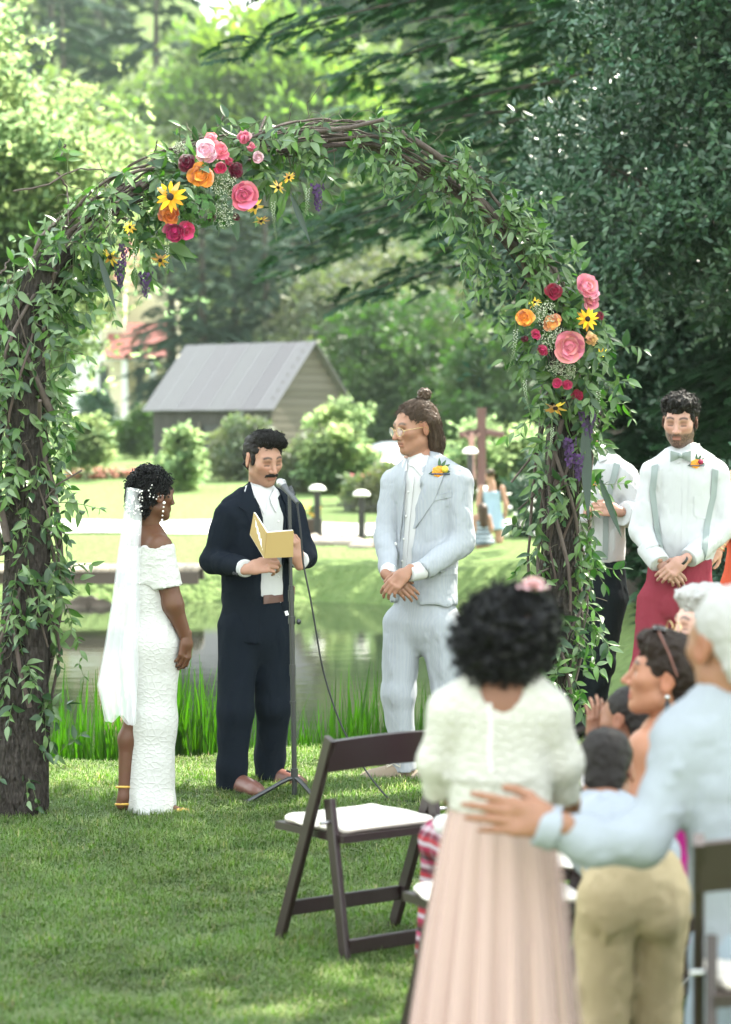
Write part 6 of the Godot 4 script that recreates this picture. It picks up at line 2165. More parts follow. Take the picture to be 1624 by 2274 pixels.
func bloom(kind: String, label: String, group: String, u: float, v: float, rad_px: float, near: float, tone: String, look := Vector3(0, -0.1, 1)) -> Node3D:
	var d := arch_depth(u) - near - 0.09
	var o := thing(kind, label, "flower", at(u, v, d), group)
	var R := rad_px * 1.19 / LENS * d
	var z := look.normalized()
	var x := Vector3.UP.cross(z).normalized()
	o.transform.basis = Basis(x, z.cross(x), z)
	var colors := {"blush": Color(0.72, 0.40, 0.50), "coral": Color(0.74, 0.20, 0.27), "pink": Color(0.66, 0.13, 0.26), "rose": Color(0.72, 0.24, 0.33), "magenta": Color(0.42, 0.02, 0.12), "hot": Color(0.55, 0.035, 0.14), "wine": Color(0.12, 0.004, 0.025), "ruby": Color(0.24, 0.006, 0.035), "orange": Color(0.74, 0.25, 0.045), "peach": Color(0.78, 0.33, 0.12), "amber": Color(0.55, 0.14, 0.03), "apricot": Color(0.72, 0.40, 0.20), "yellow": Color(0.82, 0.45, 0.012), "lemon": Color(0.80, 0.55, 0.04), "violet": Color(0.055, 0.018, 0.095)}
	var m := petal_mat(tone, colors[tone]) if colors.has(tone) else null
	var ms := []
	if m:
		for k in 4:
			var tn: float = [1.0, 0.72, 1.28, 0.9][k]
			var cc: Color = colors[tone]
			ms.append(petal_mat(tone + str(k), Color(cc.r * tn, cc.g * tn * [1.0, 0.8, 1.35, 1.1][k], cc.b * tn * [1.0, 0.9, 1.25, 0.8][k])))
	var r := RandomNumberGenerator.new()
	r.seed = int(u * 7 + v * 13)
	match kind:
		"peony", "garden_rose", "ranunculus", "rosebud":
			var plan := {"peony": [[7, 0.95, 1.0, 0.35, 0.20], [7, 0.80, 0.82, 0.75, 0.16], [6, 0.62, 0.62, 1.1, 0.12], [6, 0.42, 0.45, 1.45, 0.06]], "garden_rose": [[8, 0.92, 0.75, 0.25, 0.12], [9, 0.78, 0.60, 0.75, 0.10], [9, 0.60, 0.50, 1.1, 0.06], [9, 0.45, 0.42, 1.3, 0.05], [7, 0.30, 0.34, 1.5, 0.02]],
				"ranunculus": [[7, 0.85, 0.9, 0.7, 0.12], [7, 0.74, 0.7, 1.05, 0.10], [6, 0.58, 0.55, 1.3, 0.06], [5, 0.38, 0.4, 1.5, 0.03]], "rosebud": [[5, 1.2, 1.1, 1.25, 0.12], [5, 1.15, 0.9, 1.42, 0.05]]}
			var heart := Geo.new()
			heart.ball(Transform3D(Basis.from_scale(Vector3(0.55, 0.55, 0.5) * R), Vector3(0, 0, R * 0.12)), 9, 6)
			part("heart", heart, m, o)
			var ring := 0
			for q in plan[kind]:
				for k in q[0]:
					var a: float = TAU * (k + 0.5 * ring + r.randf_range(-0.2, 0.2)) / q[0]
					var b: Basis = Basis(Vector3(0, 0, 1), a) * Basis(Vector3.RIGHT, q[3] * r.randf_range(0.72, 1.25)) * Basis(Vector3.UP, r.randf_range(-0.3, 0.3))
					part("petal", petal_mesh("%s%d" % [kind, ring], 1.0, q[2] * 1.45, 0.42, 0.35, 0.09 if kind == "garden_rose" else 0.05), ms[r.randi() % 4], o, Transform3D(b.scaled(Vector3.ONE * R * q[1] * r.randf_range(0.78, 1.14)), b.y * R * q[4] * 0.6 + Vector3(0, 0, R * (0.05 * ring))))
				ring += 1
		"coneflower":
			for k in 12:
				var b := Basis(Vector3(0, 0, 1), TAU * (k + r.randf_range(-0.2, 0.2)) / 12.0) * Basis(Vector3.RIGHT, r.randf_range(-0.3, 0.45)) * Basis(Vector3.UP, r.randf_range(-0.4, 0.4))
				part("petal", petal_mesh("ray", 1.0, 0.36, 0.15, 0.9), ms[r.randi() % 4], o, Transform3D(b.scaled(Vector3.ONE * R * r.randf_range(0.78, 0.98)), b.y * R * 0.14))
			var c := Geo.new()
			c.ball(Transform3D(Basis.from_scale(Vector3(0.23, 0.23, 0.2) * R), Vector3(0, 0, R * 0.08)), 10, 7, 0.2, fold)
			part("cone", c, mat("seed_cone", Color(0.018, 0.010, 0.008), 0.9), o)
		"wild_carrot":
			var g := Geo.new()
			for k in 19:
				var a := k * 2.4
				var rr := R * 0.92 * sqrt((k + 0.3) / 19.0)
				var c := Vector3(cos(a) * rr, sin(a) * rr, 0.25 * R - 0.35 * rr)
				g.col = Color(0.16, 0.22, 0.10)
				g.tube([Vector3(0, 0, -R * 0.6), c * 0.6 + Vector3(0, 0, -R * 0.1), c], [0.0012, 0.0010, 0.0008], 4, false)
				for q in 11:
					var e := c + Vector3(r.randfn(), r.randfn(), r.randfn() * 0.4) * R * 0.11
					var v2 := r.randf_range(0.75, 1.15)
					g.col = Color(0.50, 0.54, 0.40) * v2
					g.ball(Transform3D(Basis.from_scale(Vector3.ONE * R * 0.036 * r.randf_range(0.8, 1.3)), e), 5, 3)
			part("umbel", g, mat("painted", Color(1, 1, 1), 0.7, {"vc": true}), o).set_meta("kind", "stuff")
		"hydrangea":
			var g := Geo.new()
			for k in 70:
				var dd := Vector3(r.randfn(), r.randfn(), absf(r.randfn())).normalized()
				var c := dd * R * r.randf_range(0.75, 1.0)
				var x2 := dd.cross(Vector3(r.randfn(), r.randfn(), r.randfn())).normalized()
				var y2 := dd.cross(x2)
				var v2 := r.randf_range(0.7, 1.3)
				g.col = Color(0.055, 0.15, 0.03) * v2
				for q in 4:
					var e := x2 * cos(q * PI / 2) + y2 * sin(q * PI / 2)
					var w := x2 * -sin(q * PI / 2) + y2 * cos(q * PI / 2)
					var l := R * 0.19
					g.face([c, c + e * l * 0.6 + w * l * 0.45 + dd * l * 0.2, c + e * l + dd * l * 0.15, c + e * l * 0.6 - w * l * 0.45 + dd * l * 0.2], dd)
			part("florets", g, mat("floret", Color(1, 1, 1), 0.6, {"vc": true, "back": Color(0.3, 0.5, 0.2)}), o).set_meta("kind", "stuff")
		"larkspur":
			var g := Geo.new()
			g.col = Color(0.06, 0.10, 0.03)
			g.tube([Vector3(0, R * 1.3, -0.02), Vector3(0, 0, 0), Vector3(R * 0.15, -R * 1.5, 0.0)], [0.002, 0.002, 0.001], 4, false)
			for k in 46:
				var t := k / 45.0
				var a := k * 2.4
				var rr := R * r.randf_range(0.2, 0.75) * (1.0 - 0.65 * t)
				var c := Vector3(cos(a) * rr + R * 0.1 * t, R * (1.0 - 2.4 * t), absf(sin(a)) * rr)
				var dd := Vector3(cos(a), -0.2, absf(sin(a)) + 0.4).normalized()
				var x2 := dd.cross(Vector3.UP).normalized()
				var y2 := dd.cross(x2)
				g.col = Color(0.042, 0.014, 0.070) * r.randf_range(0.3, 2.0)
				for q in 5:
					var e := x2 * cos(q * TAU / 5) + y2 * sin(q * TAU / 5)
					var w := x2 * -sin(q * TAU / 5) + y2 * cos(q * TAU / 5)
					var l := R * 0.22 * (1.0 - 0.4 * t)
					g.face([c, c + e * l * 0.6 + w * l * 0.4 + dd * l * 0.3, c + e * l + dd * l * 0.1, c + e * l * 0.6 - w * l * 0.4 + dd * l * 0.3], dd)
			part("florets", g, mat("floret", Color(1, 1, 1), 0.6, {"vc": true, "back": Color(0.3, 0.5, 0.2)}), o).set_meta("kind", "stuff")
		"veronica":
			var g := Geo.new()
			var bend := r.randf_range(-0.4, 0.4)
			for k in 64:
				var t := k / 63.0
				var a := k * 2.4
				var c := Vector3(bend * R * t * t + cos(a) * R * 0.10 * (1.0 - 0.75 * t), R * (1.0 - 2.0 * t), 0.01 + sin(a) * R * 0.10 * (1.0 - 0.75 * t))
				g.col = Color(0.40, 0.44, 0.34).lerp(Color(0.10, 0.15, 0.06), smoothstep(0.2, 0.65, t) * r.randf_range(0.6, 1.0))
				g.ball(Transform3D(Basis.from_scale(Vector3(0.045, 0.03, 0.045) * R * (1.0 - 0.5 * t)), c), 5, 3)
			g.col = Color(0.08, 0.13, 0.04)
			g.tube([Vector3(0, R * 1.6, -0.03), Vector3(0, R, 0.01), Vector3(bend * R * 0.25, 0, 0.01), Vector3(bend * R, -R, 0.01)], [0.0022, 0.002, 0.0016, 0.001], 4, false)
			part("buds", g, mat("painted", Color(1, 1, 1), 0.7, {"vc": true}), o).set_meta("kind", "stuff")
		"strap_leaf":
			var g := Geo.new()
			g.col = Color(0.016, 0.042, 0.026)
			leaf_shape(g, Transform3D(Basis(Vector3(0, 0, 1), PI + look.x), Vector3(0, R, 0)), R * 2.0, R * 0.22, -0.1, 9)
			o.transform.basis = Basis.IDENTITY
			part("blade", g, mat("garland_leaf", Color(1, 1, 1), 0.42), o)
	return o

func make_flowers():
	var L := "flowers of the left cluster on the arch"
	var Q := "flowers of the right cluster on the arch"
	var list := [
		["peony", "pale blush peony at the top of the left flower cluster", L, 459, 340, 23, 0.20, "blush", Vector3(-0.1, 0.1, 1)],
		["peony", "coral pink peony tucked behind the pale blush one", L, 484, 336, 20, 0.15, "coral", Vector3(0.4, 0.2, 1)],
		["peony", "small coral peony peeking above the pale blush one", L, 468, 312, 14, 0.13, "coral", Vector3(0, 0.6, 1)],
		["garden_rose", "deep wine-red rose left of the large orange rose", L, 418, 361, 19, 0.18, "wine", Vector3(-0.3, 0, 1)],
		["garden_rose", "large ruffled orange rose in the middle of the left cluster", L, 448, 390, 27, 0.22, "orange", Vector3(0, 0, 1)],
		["ranunculus", "round raspberry-pink bloom right of the large orange rose", L, 490, 372, 17, 0.20, "hot", Vector3(0.1, 0, 1)],
		["rosebud", "tiny pink bud right above the raspberry bloom", L, 506, 361, 9, 0.20, "hot", Vector3(0.5, 0.3, 1)],
		["garden_rose", "dark wine-red rose at the right of the raspberry bloom", L, 523, 381, 17, 0.18, "wine", Vector3(0.4, 0, 1)],
		["rosebud", "plump pink bud standing at the top right of the left cluster", L, 541, 313, 14, 0.16, "pink", Vector3(0.1, 0.7, 0.8)],
		["rosebud", "small pink bud just below the plump one", L, 556, 331, 10, 0.16, "pink", Vector3(0.4, 0.4, 1)],
		["peony", "small pale shell-pink bloom at the end of the bud spray", L, 571, 348, 12, 0.16, "blush", Vector3(0.5, -0.3, 1)],
		["wild_carrot", "white lacy umbel right of the large orange rose", L, 499, 414, 27, 0.21, "", Vector3(0.1, 0, 1)],
		["wild_carrot", "white lacy umbel at the bottom of the left cluster", L, 496, 476, 26, 0.21, "", Vector3(0, -0.2, 1)],
		["wild_carrot", "small white lacy umbel at the upper left edge of the cluster", L, 398, 326, 14, 0.12, "", Vector3(-0.3, 0.5, 1)],
		["peony", "large bright pink peony at the right of the left cluster", L, 536, 433, 28, 0.22, "pink", Vector3(0.35, -0.1, 1)],
		["coneflower", "yellow coneflower with dark centre facing out at the left cluster", L, 379, 437, 30, 0.26, "yellow", Vector3(-0.1, 0.05, 1)],
		["garden_rose", "burnt-orange rose under the yellow coneflower", L, 379, 474, 24, 0.20, "amber", Vector3(-0.1, -0.3, 1)],
		["hydrangea", "round green hydrangea head in the left cluster", L, 441, 466, 38, 0.16, "", Vector3(0, -0.1, 1)],
		["peony", "deep magenta peony at the lower end of the left cluster", L, 392, 511, 22, 0.20, "magenta", Vector3(-0.2, -0.5, 1)],
		["peony", "second deep magenta peony touching the lowest one", L, 410, 508, 19, 0.21, "hot", Vector3(0.5, -0.5, 1)],
		["ranunculus", "dark red bloom left of the bottom lacy umbel", L, 470, 482, 13, 0.18, "wine", Vector3(0, -0.3, 1)],
		["ranunculus", "dark red bloom right of the bottom lacy umbel", L, 524, 480, 11, 0.17, "wine", Vector3(0.3, -0.3, 1)],
		["coneflower", "yellow coneflower nodding below the bright pink peony", L, 566, 458, 18, 0.18, "yellow", Vector3(0.6, -0.7, 0.6)],
		["coneflower", "yellow coneflower seen edge-on beneath the lacy umbel's right", L, 580, 489, 16, 0.17, "yellow", Vector3(0.2, -0.95, 0.35)],
		["coneflower", "yellow coneflower in profile near the violet spike, lower one", L, 619, 415, 16, 0.18, "yellow", Vector3(-0.5, -0.7, 0.5)],
		["coneflower", "yellow coneflower in profile near the violet spike, upper one", L, 641, 393, 14, 0.18, "yellow", Vector3(0.6, -0.6, 0.5)],
		["coneflower", "small yellow coneflower among the leaves below the bark", L, 289, 504, 13, 0.16, "lemon", Vector3(-0.2, -0.4, 1)],
		["coneflower", "drooping yellow coneflower left of the violet spikes", L, 246, 570, 20, 0.16, "yellow", Vector3(-0.6, -0.7, 0.5)],
		["coneflower", "drooping yellow coneflower under the lowest magenta peony", L, 356, 576, 19, 0.17, "yellow", Vector3(0.1, -0.9, 0.5)],
		["larkspur", "violet larkspur spike hanging at the far left", L, 265, 604, 20, 0.15, "", Vector3(0, 0, 1)],
		["larkspur", "violet larkspur spike tucked above the hanging one", L, 274, 562, 16, 0.13, "", Vector3(0, 0, 1)],
		["larkspur", "violet larkspur spike hanging right of the first pair", L, 322, 628, 19, 0.14, "", Vector3(0, 0, 1)],
		["larkspur", "violet larkspur at the right end of the left greenery", L, 704, 434, 20, 0.16, "", Vector3(0, 0, 1)],
		["veronica", "pale flower spike drooping below the bright pink peony", L, 607, 492, 36, 0.17, "", Vector3(0, 0, 1)],
		["veronica", "pale flower spike drooping beside the right violet larkspur", L, 684, 462, 36, 0.17, "", Vector3(0, 0, 1)],
		["veronica", "pale flower spike among the leaves left of the coneflower", L, 245, 500, 30, 0.16, "", Vector3(0, 0, 1)],
		["veronica", "pale flower spike hanging beside the drooping yellow coneflower", L, 372, 590, 34, 0.17, "", Vector3(0, 0, 1)],
		["veronica", "pale flower spike hanging lowest, between the violet spikes", L, 300, 600, 42, 0.16, "", Vector3(0, 0, 1)],
		["strap_leaf", "long dark strap leaf pointing down right of the left cluster", "long strap leaves on the arch", 645, 490, 52, 0.16, "", Vector3(0.38, 0, 1)],
		["strap_leaf", "long dark strap leaf pointing down below the violet spikes", "long strap leaves on the arch", 220, 630, 56, 0.16, "", Vector3(0.3, 0, 1)],
		["peony", "big pale pink peony sticking out at the top of the right cluster", Q, 1296, 640, 26, 0.20, "rose", Vector3(0.5, 0.3, 0.8)],
		["peony", "second pale pink peony just under the topmost one", Q, 1306, 662, 20, 0.20, "rose", Vector3(0.6, -0.2, 0.8)],
		["garden_rose", "ruby rose at the top middle of the right cluster", Q, 1231, 648, 19, 0.20, "ruby", Vector3(0, 0.1, 1)],
		["coneflower", "small lemon bloom at the upper left of the right cluster", Q, 1188, 672, 13, 0.16, "lemon", Vector3(-0.3, 0.6, 0.7)],
		["garden_rose", "orange rose at the left edge of the right cluster", Q, 1167, 705, 21, 0.20, "orange", Vector3(-0.3, 0, 1)],
		["garden_rose", "peach-orange rose beside the lacy umbels of the right cluster", Q, 1224, 715, 19, 0.20, "peach", Vector3(0.1, 0, 1)],
		["wild_carrot", "white lacy umbel above the peach-orange rose", Q, 1206, 693, 26, 0.23, "", Vector3(0, 0.2, 1)],
		["wild_carrot", "white lacy umbel left of the big pink peony", Q, 1227, 750, 25, 0.22, "", Vector3(0, 0, 1)],
		["hydrangea", "loose green blossom head in the right cluster", Q, 1270, 708, 22, 0.16, "", Vector3(0.2, 0, 1)],
		["coneflower", "yellow coneflower with dark centre facing out at the right cluster", Q, 1305, 708, 22, 0.23, "yellow", Vector3(0.1, 0, 1)],
		["ranunculus", "wine-red bloom behind the right yellow coneflower", Q, 1326, 702, 13, 0.19, "ruby", Vector3(0.7, 0, 0.7)],
		["ranunculus", "raspberry rose left of the lacy umbel in the right cluster", Q, 1191, 743, 14, 0.20, "hot", Vector3(-0.2, 0, 1)],
		["ranunculus", "raspberry rose at the lower left of the right cluster", Q, 1207, 775, 15, 0.20, "hot", Vector3(-0.3, -0.4, 1)],
		["ranunculus", "dark plum bloom at the left tip of the right cluster", Q, 1168, 752, 10, 0.17, "wine", Vector3(-0.6, -0.2, 1)],
		["peony", "largest pink peony at the heart of the right cluster", Q, 1264, 768, 31, 0.24, "rose", Vector3(0, -0.1, 1)],
		["rosebud", "apricot bud right of the largest pink peony", Q, 1307, 750, 15, 0.19, "apricot", Vector3(0.5, -0.2, 1)],
		["coneflower", "yellow coneflower on a stem out to the right of the cluster", Q, 1333, 790, 17, 0.20, "lemon", Vector3(0.8, -0.4, 0.5)],
		["wild_carrot", "small greenish umbel below the raspberry rose", Q, 1234, 815, 16, 0.18, "", Vector3(-0.1, 0, 1)],
		["wild_carrot", "small greenish umbel below the largest pink peony", Q, 1262, 824, 17, 0.18, "", Vector3(0.1, -0.2, 1)],
		["ranunculus", "raspberry bloom, left of the pair on the right post", Q, 1238, 850, 14, 0.18, "hot", Vector3(-0.2, -0.1, 1)],
		["ranunculus", "raspberry bloom, right of the pair on the right post", Q, 1256, 853, 14, 0.18, "hot", Vector3(0.3, -0.1, 1)],
		["garden_rose", "single wine-red rose below the raspberry pair", Q, 1281, 877, 13, 0.18, "ruby", Vector3(0.2, 0, 1)],
		["coneflower", "yellow coneflower drooping on the right post", Q, 1234, 904, 22, 0.19, "yellow", Vector3(-0.1, -0.85, 0.5)],
		["larkspur", "violet larkspur high on the right post", Q, 1304, 940, 24, 0.16, "", Vector3(0, 0, 1)],
		["larkspur", "violet larkspur in the middle of the right post", Q, 1262, 1000, 22, 0.18, "", Vector3(0, 0, 1)],
		["larkspur", "lowest violet larkspur on the right post", Q, 1282, 1032, 20, 0.18, "", Vector3(0, 0, 1)],
		["veronica", "pale flower spike hanging left of the right post", Q, 1165, 885, 34, 0.16, "", Vector3(0, 0, 1)],
		["veronica", "pale flower spike hanging along the leaves left of the right cluster", Q, 1145, 780, 40, 0.15, "", Vector3(0, 0, 1)],
		["veronica", "pale flower spike down the right side of the right post", Q, 1328, 920, 44, 0.17, "", Vector3(0, 0, 1)],
		["veronica", "pale flower spike on the bark below the yellow coneflower", Q, 1226, 985, 30, 0.17, "", Vector3(0, 0, 1)],
		["strap_leaf", "long dark strap leaf on the right post beside the larkspur, left one", "long strap leaves on the arch", 1298, 1040, 95, 0.17, "", Vector3(0.03, 0, 1)],
		["strap_leaf", "long dark strap leaf on the right post leaning right", "long strap leaves on the arch", 1330, 1130, 60, 0.17, "", Vector3(0.35, 0, 1)],
		["strap_leaf", "long dark strap leaf above the collar of the hidden groomsman", "long strap leaves on the arch", 1322, 960, 50, 0.15, "", Vector3(-0.25, 0, 1)]]
	for q in list: bloom(q[0], q[1], q[2], q[3], q[4], q[5], q[6], q[7], q[8])

# ---------------------------------------------------------------- groomsmen and guests
func short_hair(hx: Transform3D, seed_: int, wave: float, thick: float, key: String, c: Color, o: Node3D, front := 0.0) -> Field:
	var hf := hair_field(wave, Vector3(1.0, 0.8, 0.8), 34.0, seed_)
	hf.ell(Transform3D(Basis.IDENTITY, Vector3(0, 0.046, -0.024)), Vector3(0.078, 0.080, 0.094) + Vector3.ONE * thick, 0.02)
	hf.ell(Transform3D(Basis.IDENTITY, Vector3(0, -0.030, -0.072)), Vector3(0.062, 0.058, 0.034) + Vector3.ONE * thick * 0.5, 0.03)
	if front > 0.0: hf.ell(Transform3D(Basis.IDENTITY, Vector3(0, 0.100, 0.036)), Vector3(0.066, 0.030, 0.055) * front, 0.03)
	hf.ell(Transform3D(Basis(Vector3.RIGHT, 0.15), Vector3(0, -0.016, 0.090)), Vector3(0.072, 0.074, 0.056), 0.008, 1)
	for s in [-1.0, 1.0]: hf.ell(Transform3D(Basis.IDENTITY, Vector3(s * 0.088, -0.016, -0.002)), Vector3(0.03, 0.040, 0.030), 0.008, 1)
	var hg := Geo.new()
	hf.build(hg, 0.0052, hx)
	part("hair", hg, hair_mat(key, c), o)
	return hf

func skin_trunk(b: Geo, ps: Array, skin: Color, cell := 0.020):      # ps: list of [points, radii]
	var t := Field.new()
	for q in ps: chain(t, q[0], q[1], 0.04, Vector3.ZERO, 1.0, false)
	t.build(b, cell, Transform3D.IDENTITY, func(_p, _n): return skin)

func make_groomsmen():
	var white := cloth("shirt_oxford", Color(0.46, 0.465, 0.475), 900, 1.2)
	var sage := cloth("sage_cloth", Color(0.25, 0.285, 0.28), 900, 1.0)
	# the groomsman in red trousers
	var o := person("bearded groomsman in red trousers, grey bow tie and braces at the right", 1508, 13.3, "")
	var j := joints(o)
	var skin := Color(0.42, 0.235, 0.18)
	var f0 := Vector3(sin(-0.12), 0, cos(-0.12))
	var hx := frame_of(j.call(1510, 935, 0.02), -0.30, 0.22, -0.04, 1.14)
	var b := Geo.new()
	skin_trunk(b, [[[j.call(1522, 1040, -0.02), j.call(1516, 1240, 0.0)], [0.08, 0.095]], [[j.call(1450, 1050, 0), j.call(1424, 1180, 0.03), j.call(1462, 1240, 0.22)], [0.05, 0.042, 0.03]], [[j.call(1588, 1045, 0), j.call(1606, 1175, 0.03), j.call(1520, 1244, 0.22)], [0.05, 0.042, 0.03]], [[j.call(1460, 1330, 0), j.call(1438, 1490, 0.02), j.call(1432, 1640, 0)], [0.07, 0.05, 0.04]], [[j.call(1550, 1330, 0), j.call(1572, 1490, 0.02), j.call(1580, 1640, 0)], [0.07, 0.05, 0.04]]], skin)
	add_head(b, hx, skin, {"neck": hx.affine_inverse() * j.call(1521, 1022, -0.02), "beard": 0.93, "brow": Color(0.018, 0.012, 0.01), "nose": 1.15})
	add_hand(b, hand_at(j.call(1516, 1246, 0.24), Vector3(-0.78, -0.6, 0.1), Vector3(0, 0.3, 0.95), 1.05), 1.0, [0.5, 0.55, 0.6, 0.65, 0.3], skin)
	add_hand(b, hand_at(j.call(1470, 1252, 0.20), Vector3(0.72, -0.66, 0.0), Vector3(0, 0.3, 0.95), 1.05), -1.0, [0.4, 0.45, 0.5, 0.55, 0.3], skin * 0.9)
	part("body", b, skin_mat(), o)
	var hf := short_hair(hx, 4, 0.014, 0.010, "hair_dark", Color(0.011, 0.009, 0.008), o, 1.15)
	var rr := RandomNumberGenerator.new()
	rr.seed = 14
	var cl := Geo.new()
	strands(cl, hx, [[Vector3(0, 0.13, 0.03), Vector3(0.3, 0.2, 0.6), 0.035], [Vector3(0, 0.12, -0.05), Vector3(0, 0.2, -1), 0.035], [Vector3(0.06, 0.1, 0.0), Vector3(0.5, 0, 0.5), 0.03], [Vector3(-0.06, 0.1, 0.0), Vector3(-0.5, 0, 0.5), 0.03]], rr, 420, 0.05, 0.0016, Vector3(0, 0.1, 0), 0.9, hf, 0.9)
	part("locks", cl, mats["hair_dark"], o).set_meta("kind", "stuff")
	var sf := garment(0.008, 31.0)
	sf.cone(j.call(1520, 1065, 0), j.call(1518, 1190, 0), 0.185, 0.178, 0.05, f0, 1.38)
	sf.cone(j.call(1518, 1190, 0), j.call(1512, 1244, 0), 0.180, 0.170, 0.05, f0, 1.36, 2)
	sf.cone(j.call(1506, 1016, -0.02), j.call(1450, 1048, 0), 0.062, 0.066, 0.06)
	sf.cone(j.call(1536, 1014, -0.02), j.call(1588, 1046, 0), 0.062, 0.066, 0.06)
	sf.cone(j.call(1520, 985, -0.01), j.call(1521, 1020, -0.01), 0.064, 0.070, 0.012, Vector3.ZERO, 1.0, 1)
	sf.cone(j.call(1513, 985, 0.07), j.call(1514, 1006, 0.09), 0.022, 0.010, 0.012, Vector3.ZERO, 1.0, 0, 1)
	chain(sf, [j.call(1450, 1056, 0), j.call(1424, 1180, 0.03), j.call(1452, 1228, 0.17)], [0.074, 0.064, 0.056], 0.03)
	chain(sf, [j.call(1590, 1056, 0), j.call(1606, 1172, 0.03), j.call(1548, 1226, 0.17)], [0.076, 0.066, 0.058], 0.03)
	var sg := Geo.new()
	sf.build(sg, 0.0115)
	var shirt := part("shirt", sg, white, o)
	for s in 2:
		var cf := garment(0.004, 33.0 + s)
		if s == 0: cf.cone(j.call(1440, 1214, 0.12), j.call(1466, 1252, 0.215), 0.066, 0.058, 0.01, Vector3.ZERO, 1.0, 3)
		else: cf.cone(j.call(1562, 1214, 0.13), j.call(1528, 1240, 0.21), 0.066, 0.056, 0.01, Vector3.ZERO, 1.0, 3)
		var cg := Geo.new()
		cf.build(cg, 0.008)
		part("rolled_cuff", cg, white, shirt)
	part("collar", patch(sf, [Vector2(1484, 998), Vector2(1490, 1016), Vector2(1497, 1028)], [Vector2(1510, 1006), Vector2(1511, 1016), Vector2(1506, 1026)], j, 0.010, 0.004), white, shirt)
	part("collar", patch(sf, [Vector2(1517, 1006), Vector2(1517, 1016), Vector2(1528, 1026)], [Vector2(1552, 984), Vector2(1553, 1002), Vector2(1542, 1022)], j, 0.010, 0.004), white, shirt)
	part("breast_pocket", patch(sf, [Vector2(1534, 1100), Vector2(1534, 1142), Vector2(1542, 1150)], [Vector2(1578, 1098), Vector2(1577, 1140), Vector2(1570, 1150)], j, 0.003, 0.003, 5), white, shirt)
	part("placket", patch(sf, [Vector2(1509, 1030), Vector2(1508, 1130), Vector2(1504, 1236)], [Vector2(1520, 1030), Vector2(1519, 1130), Vector2(1515, 1236)], j, 0.003, 0.003, 2, 8), white, shirt)
	part("suspender", patch(sf, [Vector2(1444, 1034), Vector2(1438, 1090), Vector2(1450, 1180), Vector2(1462, 1240)], [Vector2(1458, 1030), Vector2(1452, 1090), Vector2(1462, 1180), Vector2(1474, 1240)], j, 0.005, 0.003, 3, 7), sage, o)
	part("suspender", patch(sf, [Vector2(1576, 1040), Vector2(1572, 1100), Vector2(1552, 1180), Vector2(1542, 1240)], [Vector2(1590, 1044), Vector2(1586, 1100), Vector2(1566, 1180), Vector2(1554, 1240)], j, 0.005, 0.003, 3, 7), sage, o)
	var bow := Geo.new()
	for s in [-1.0, 1.0]:
		var rows := []
		for k in 5:
			var t := k / 4.0
			var row := []
			for q in 4:
				var h := (q / 3.0 - 0.5) * lerpf(0.020, 0.062, t)
				row.append(j.call(1511, 1011, 0.125) + Vector3(s * t * 0.055, h - 0.004 * t, 0.012 * sin(t * PI) * (1.0 - absf(q / 1.5 - 1.0)) + 0.004 * q))
			rows.append(row)
		bow.sheet(rows, 0.008)
	bow.ball(Transform3D(Basis.from_scale(Vector3(0.012, 0.014, 0.012)), j.call(1511, 1011, 0.14)), 8, 6)
	part("bow_tie", bow, sage, o)
	boutonniere("boutonniere of orange and dark red blooms on the red-trousered groomsman", o.position + sf.out_of(j.call(1574, 1032, 0.6), Vector3(0, 0, -1), 0.014), 0.85, false, true)
	var wg := Geo.new()
	wg.lathe(Transform3D(Basis(Vector3(0, 0, 1), 0.85) * Basis(Vector3.RIGHT, 0.3), j.call(1516, 1244, 0.235)), [Vector2(0.034, -0.007), Vector2(0.037, -0.007), Vector2(0.037, 0.007), Vector2(0.034, 0.007)], 18)
	var watch := part("wristwatch", wg, mat("watch_strap", Color(0.015, 0.014, 0.014), 0.4))
	watch.position = o.position
	tag(watch, "dark wristwatch at the red-trousered groomsman's cuff", "watch")
	var red := cloth("red_twill", Color(0.21, 0.033, 0.050), 800, 1.6)
	var tf := garment(0.010, 35.0, Vector3(1.0, 0.5, 1.0))
	tf.cone(j.call(1512, 1236, 0), j.call(1506, 1330, 0), 0.176, 0.190, 0.05, f0, 1.3, 1)
	chain(tf, [j.call(1458, 1330, 0.01), j.call(1432, 1490, 0.03), j.call(1428, 1646, 0)], [0.104, 0.080, 0.068], 0.03)
	chain(tf, [j.call(1556, 1330, 0.01), j.call(1580, 1490, 0.03), j.call(1586, 1646, 0)], [0.104, 0.080, 0.068], 0.03)
	var tg := Geo.new()
	tf.build(tg, 0.0125)
	part("trousers", tg, red, o)
	for u in [1434, 1580]:
		var p: Vector3 = j.call(u, 1655, 0.0)
		p.y = land(o.position.x + p.x, 13.3) - o.position.y
		part("shoe", shoe(p, Vector3((u - 1507) * 0.003, 0, 1), 0.3), mat("shoe_brown", Color(0.15, 0.065, 0.05), 0.35), o)
	# the groomsman behind the post
	var o2 := person("groomsman in white shirt and black trousers half hidden by the right post", 1305, 13.75, "")
	var k2 := joints(o2)
	var f2 := Vector3(sin(-0.7), 0, cos(-0.7))
	var hx2 := frame_of(k2.call(1292, 925, 0.0), -0.8, 0.15, 0.0, 1.06)
	var b2 := Geo.new()
	var skin2 := Color(0.40, 0.22, 0.16)
	skin_trunk(b2, [[[k2.call(1312, 1040, -0.02), k2.call(1328, 1240, 0.0)], [0.08, 0.09]], [[k2.call(1385, 1060, 0.08), k2.call(1440, 1155, 0.08), k2.call(1372, 1135, 0.24)], [0.05, 0.042, 0.03]], [[k2.call(1255, 1050, -0.06), k2.call(1250, 1180, 0), k2.call(1320, 1130, 0.22)], [0.05, 0.042, 0.03]]], skin2)
	add_head(b2, hx2, skin2, {"neck": hx2.affine_inverse() * k2.call(1308, 1012, -0.02), "beard": 0.6})
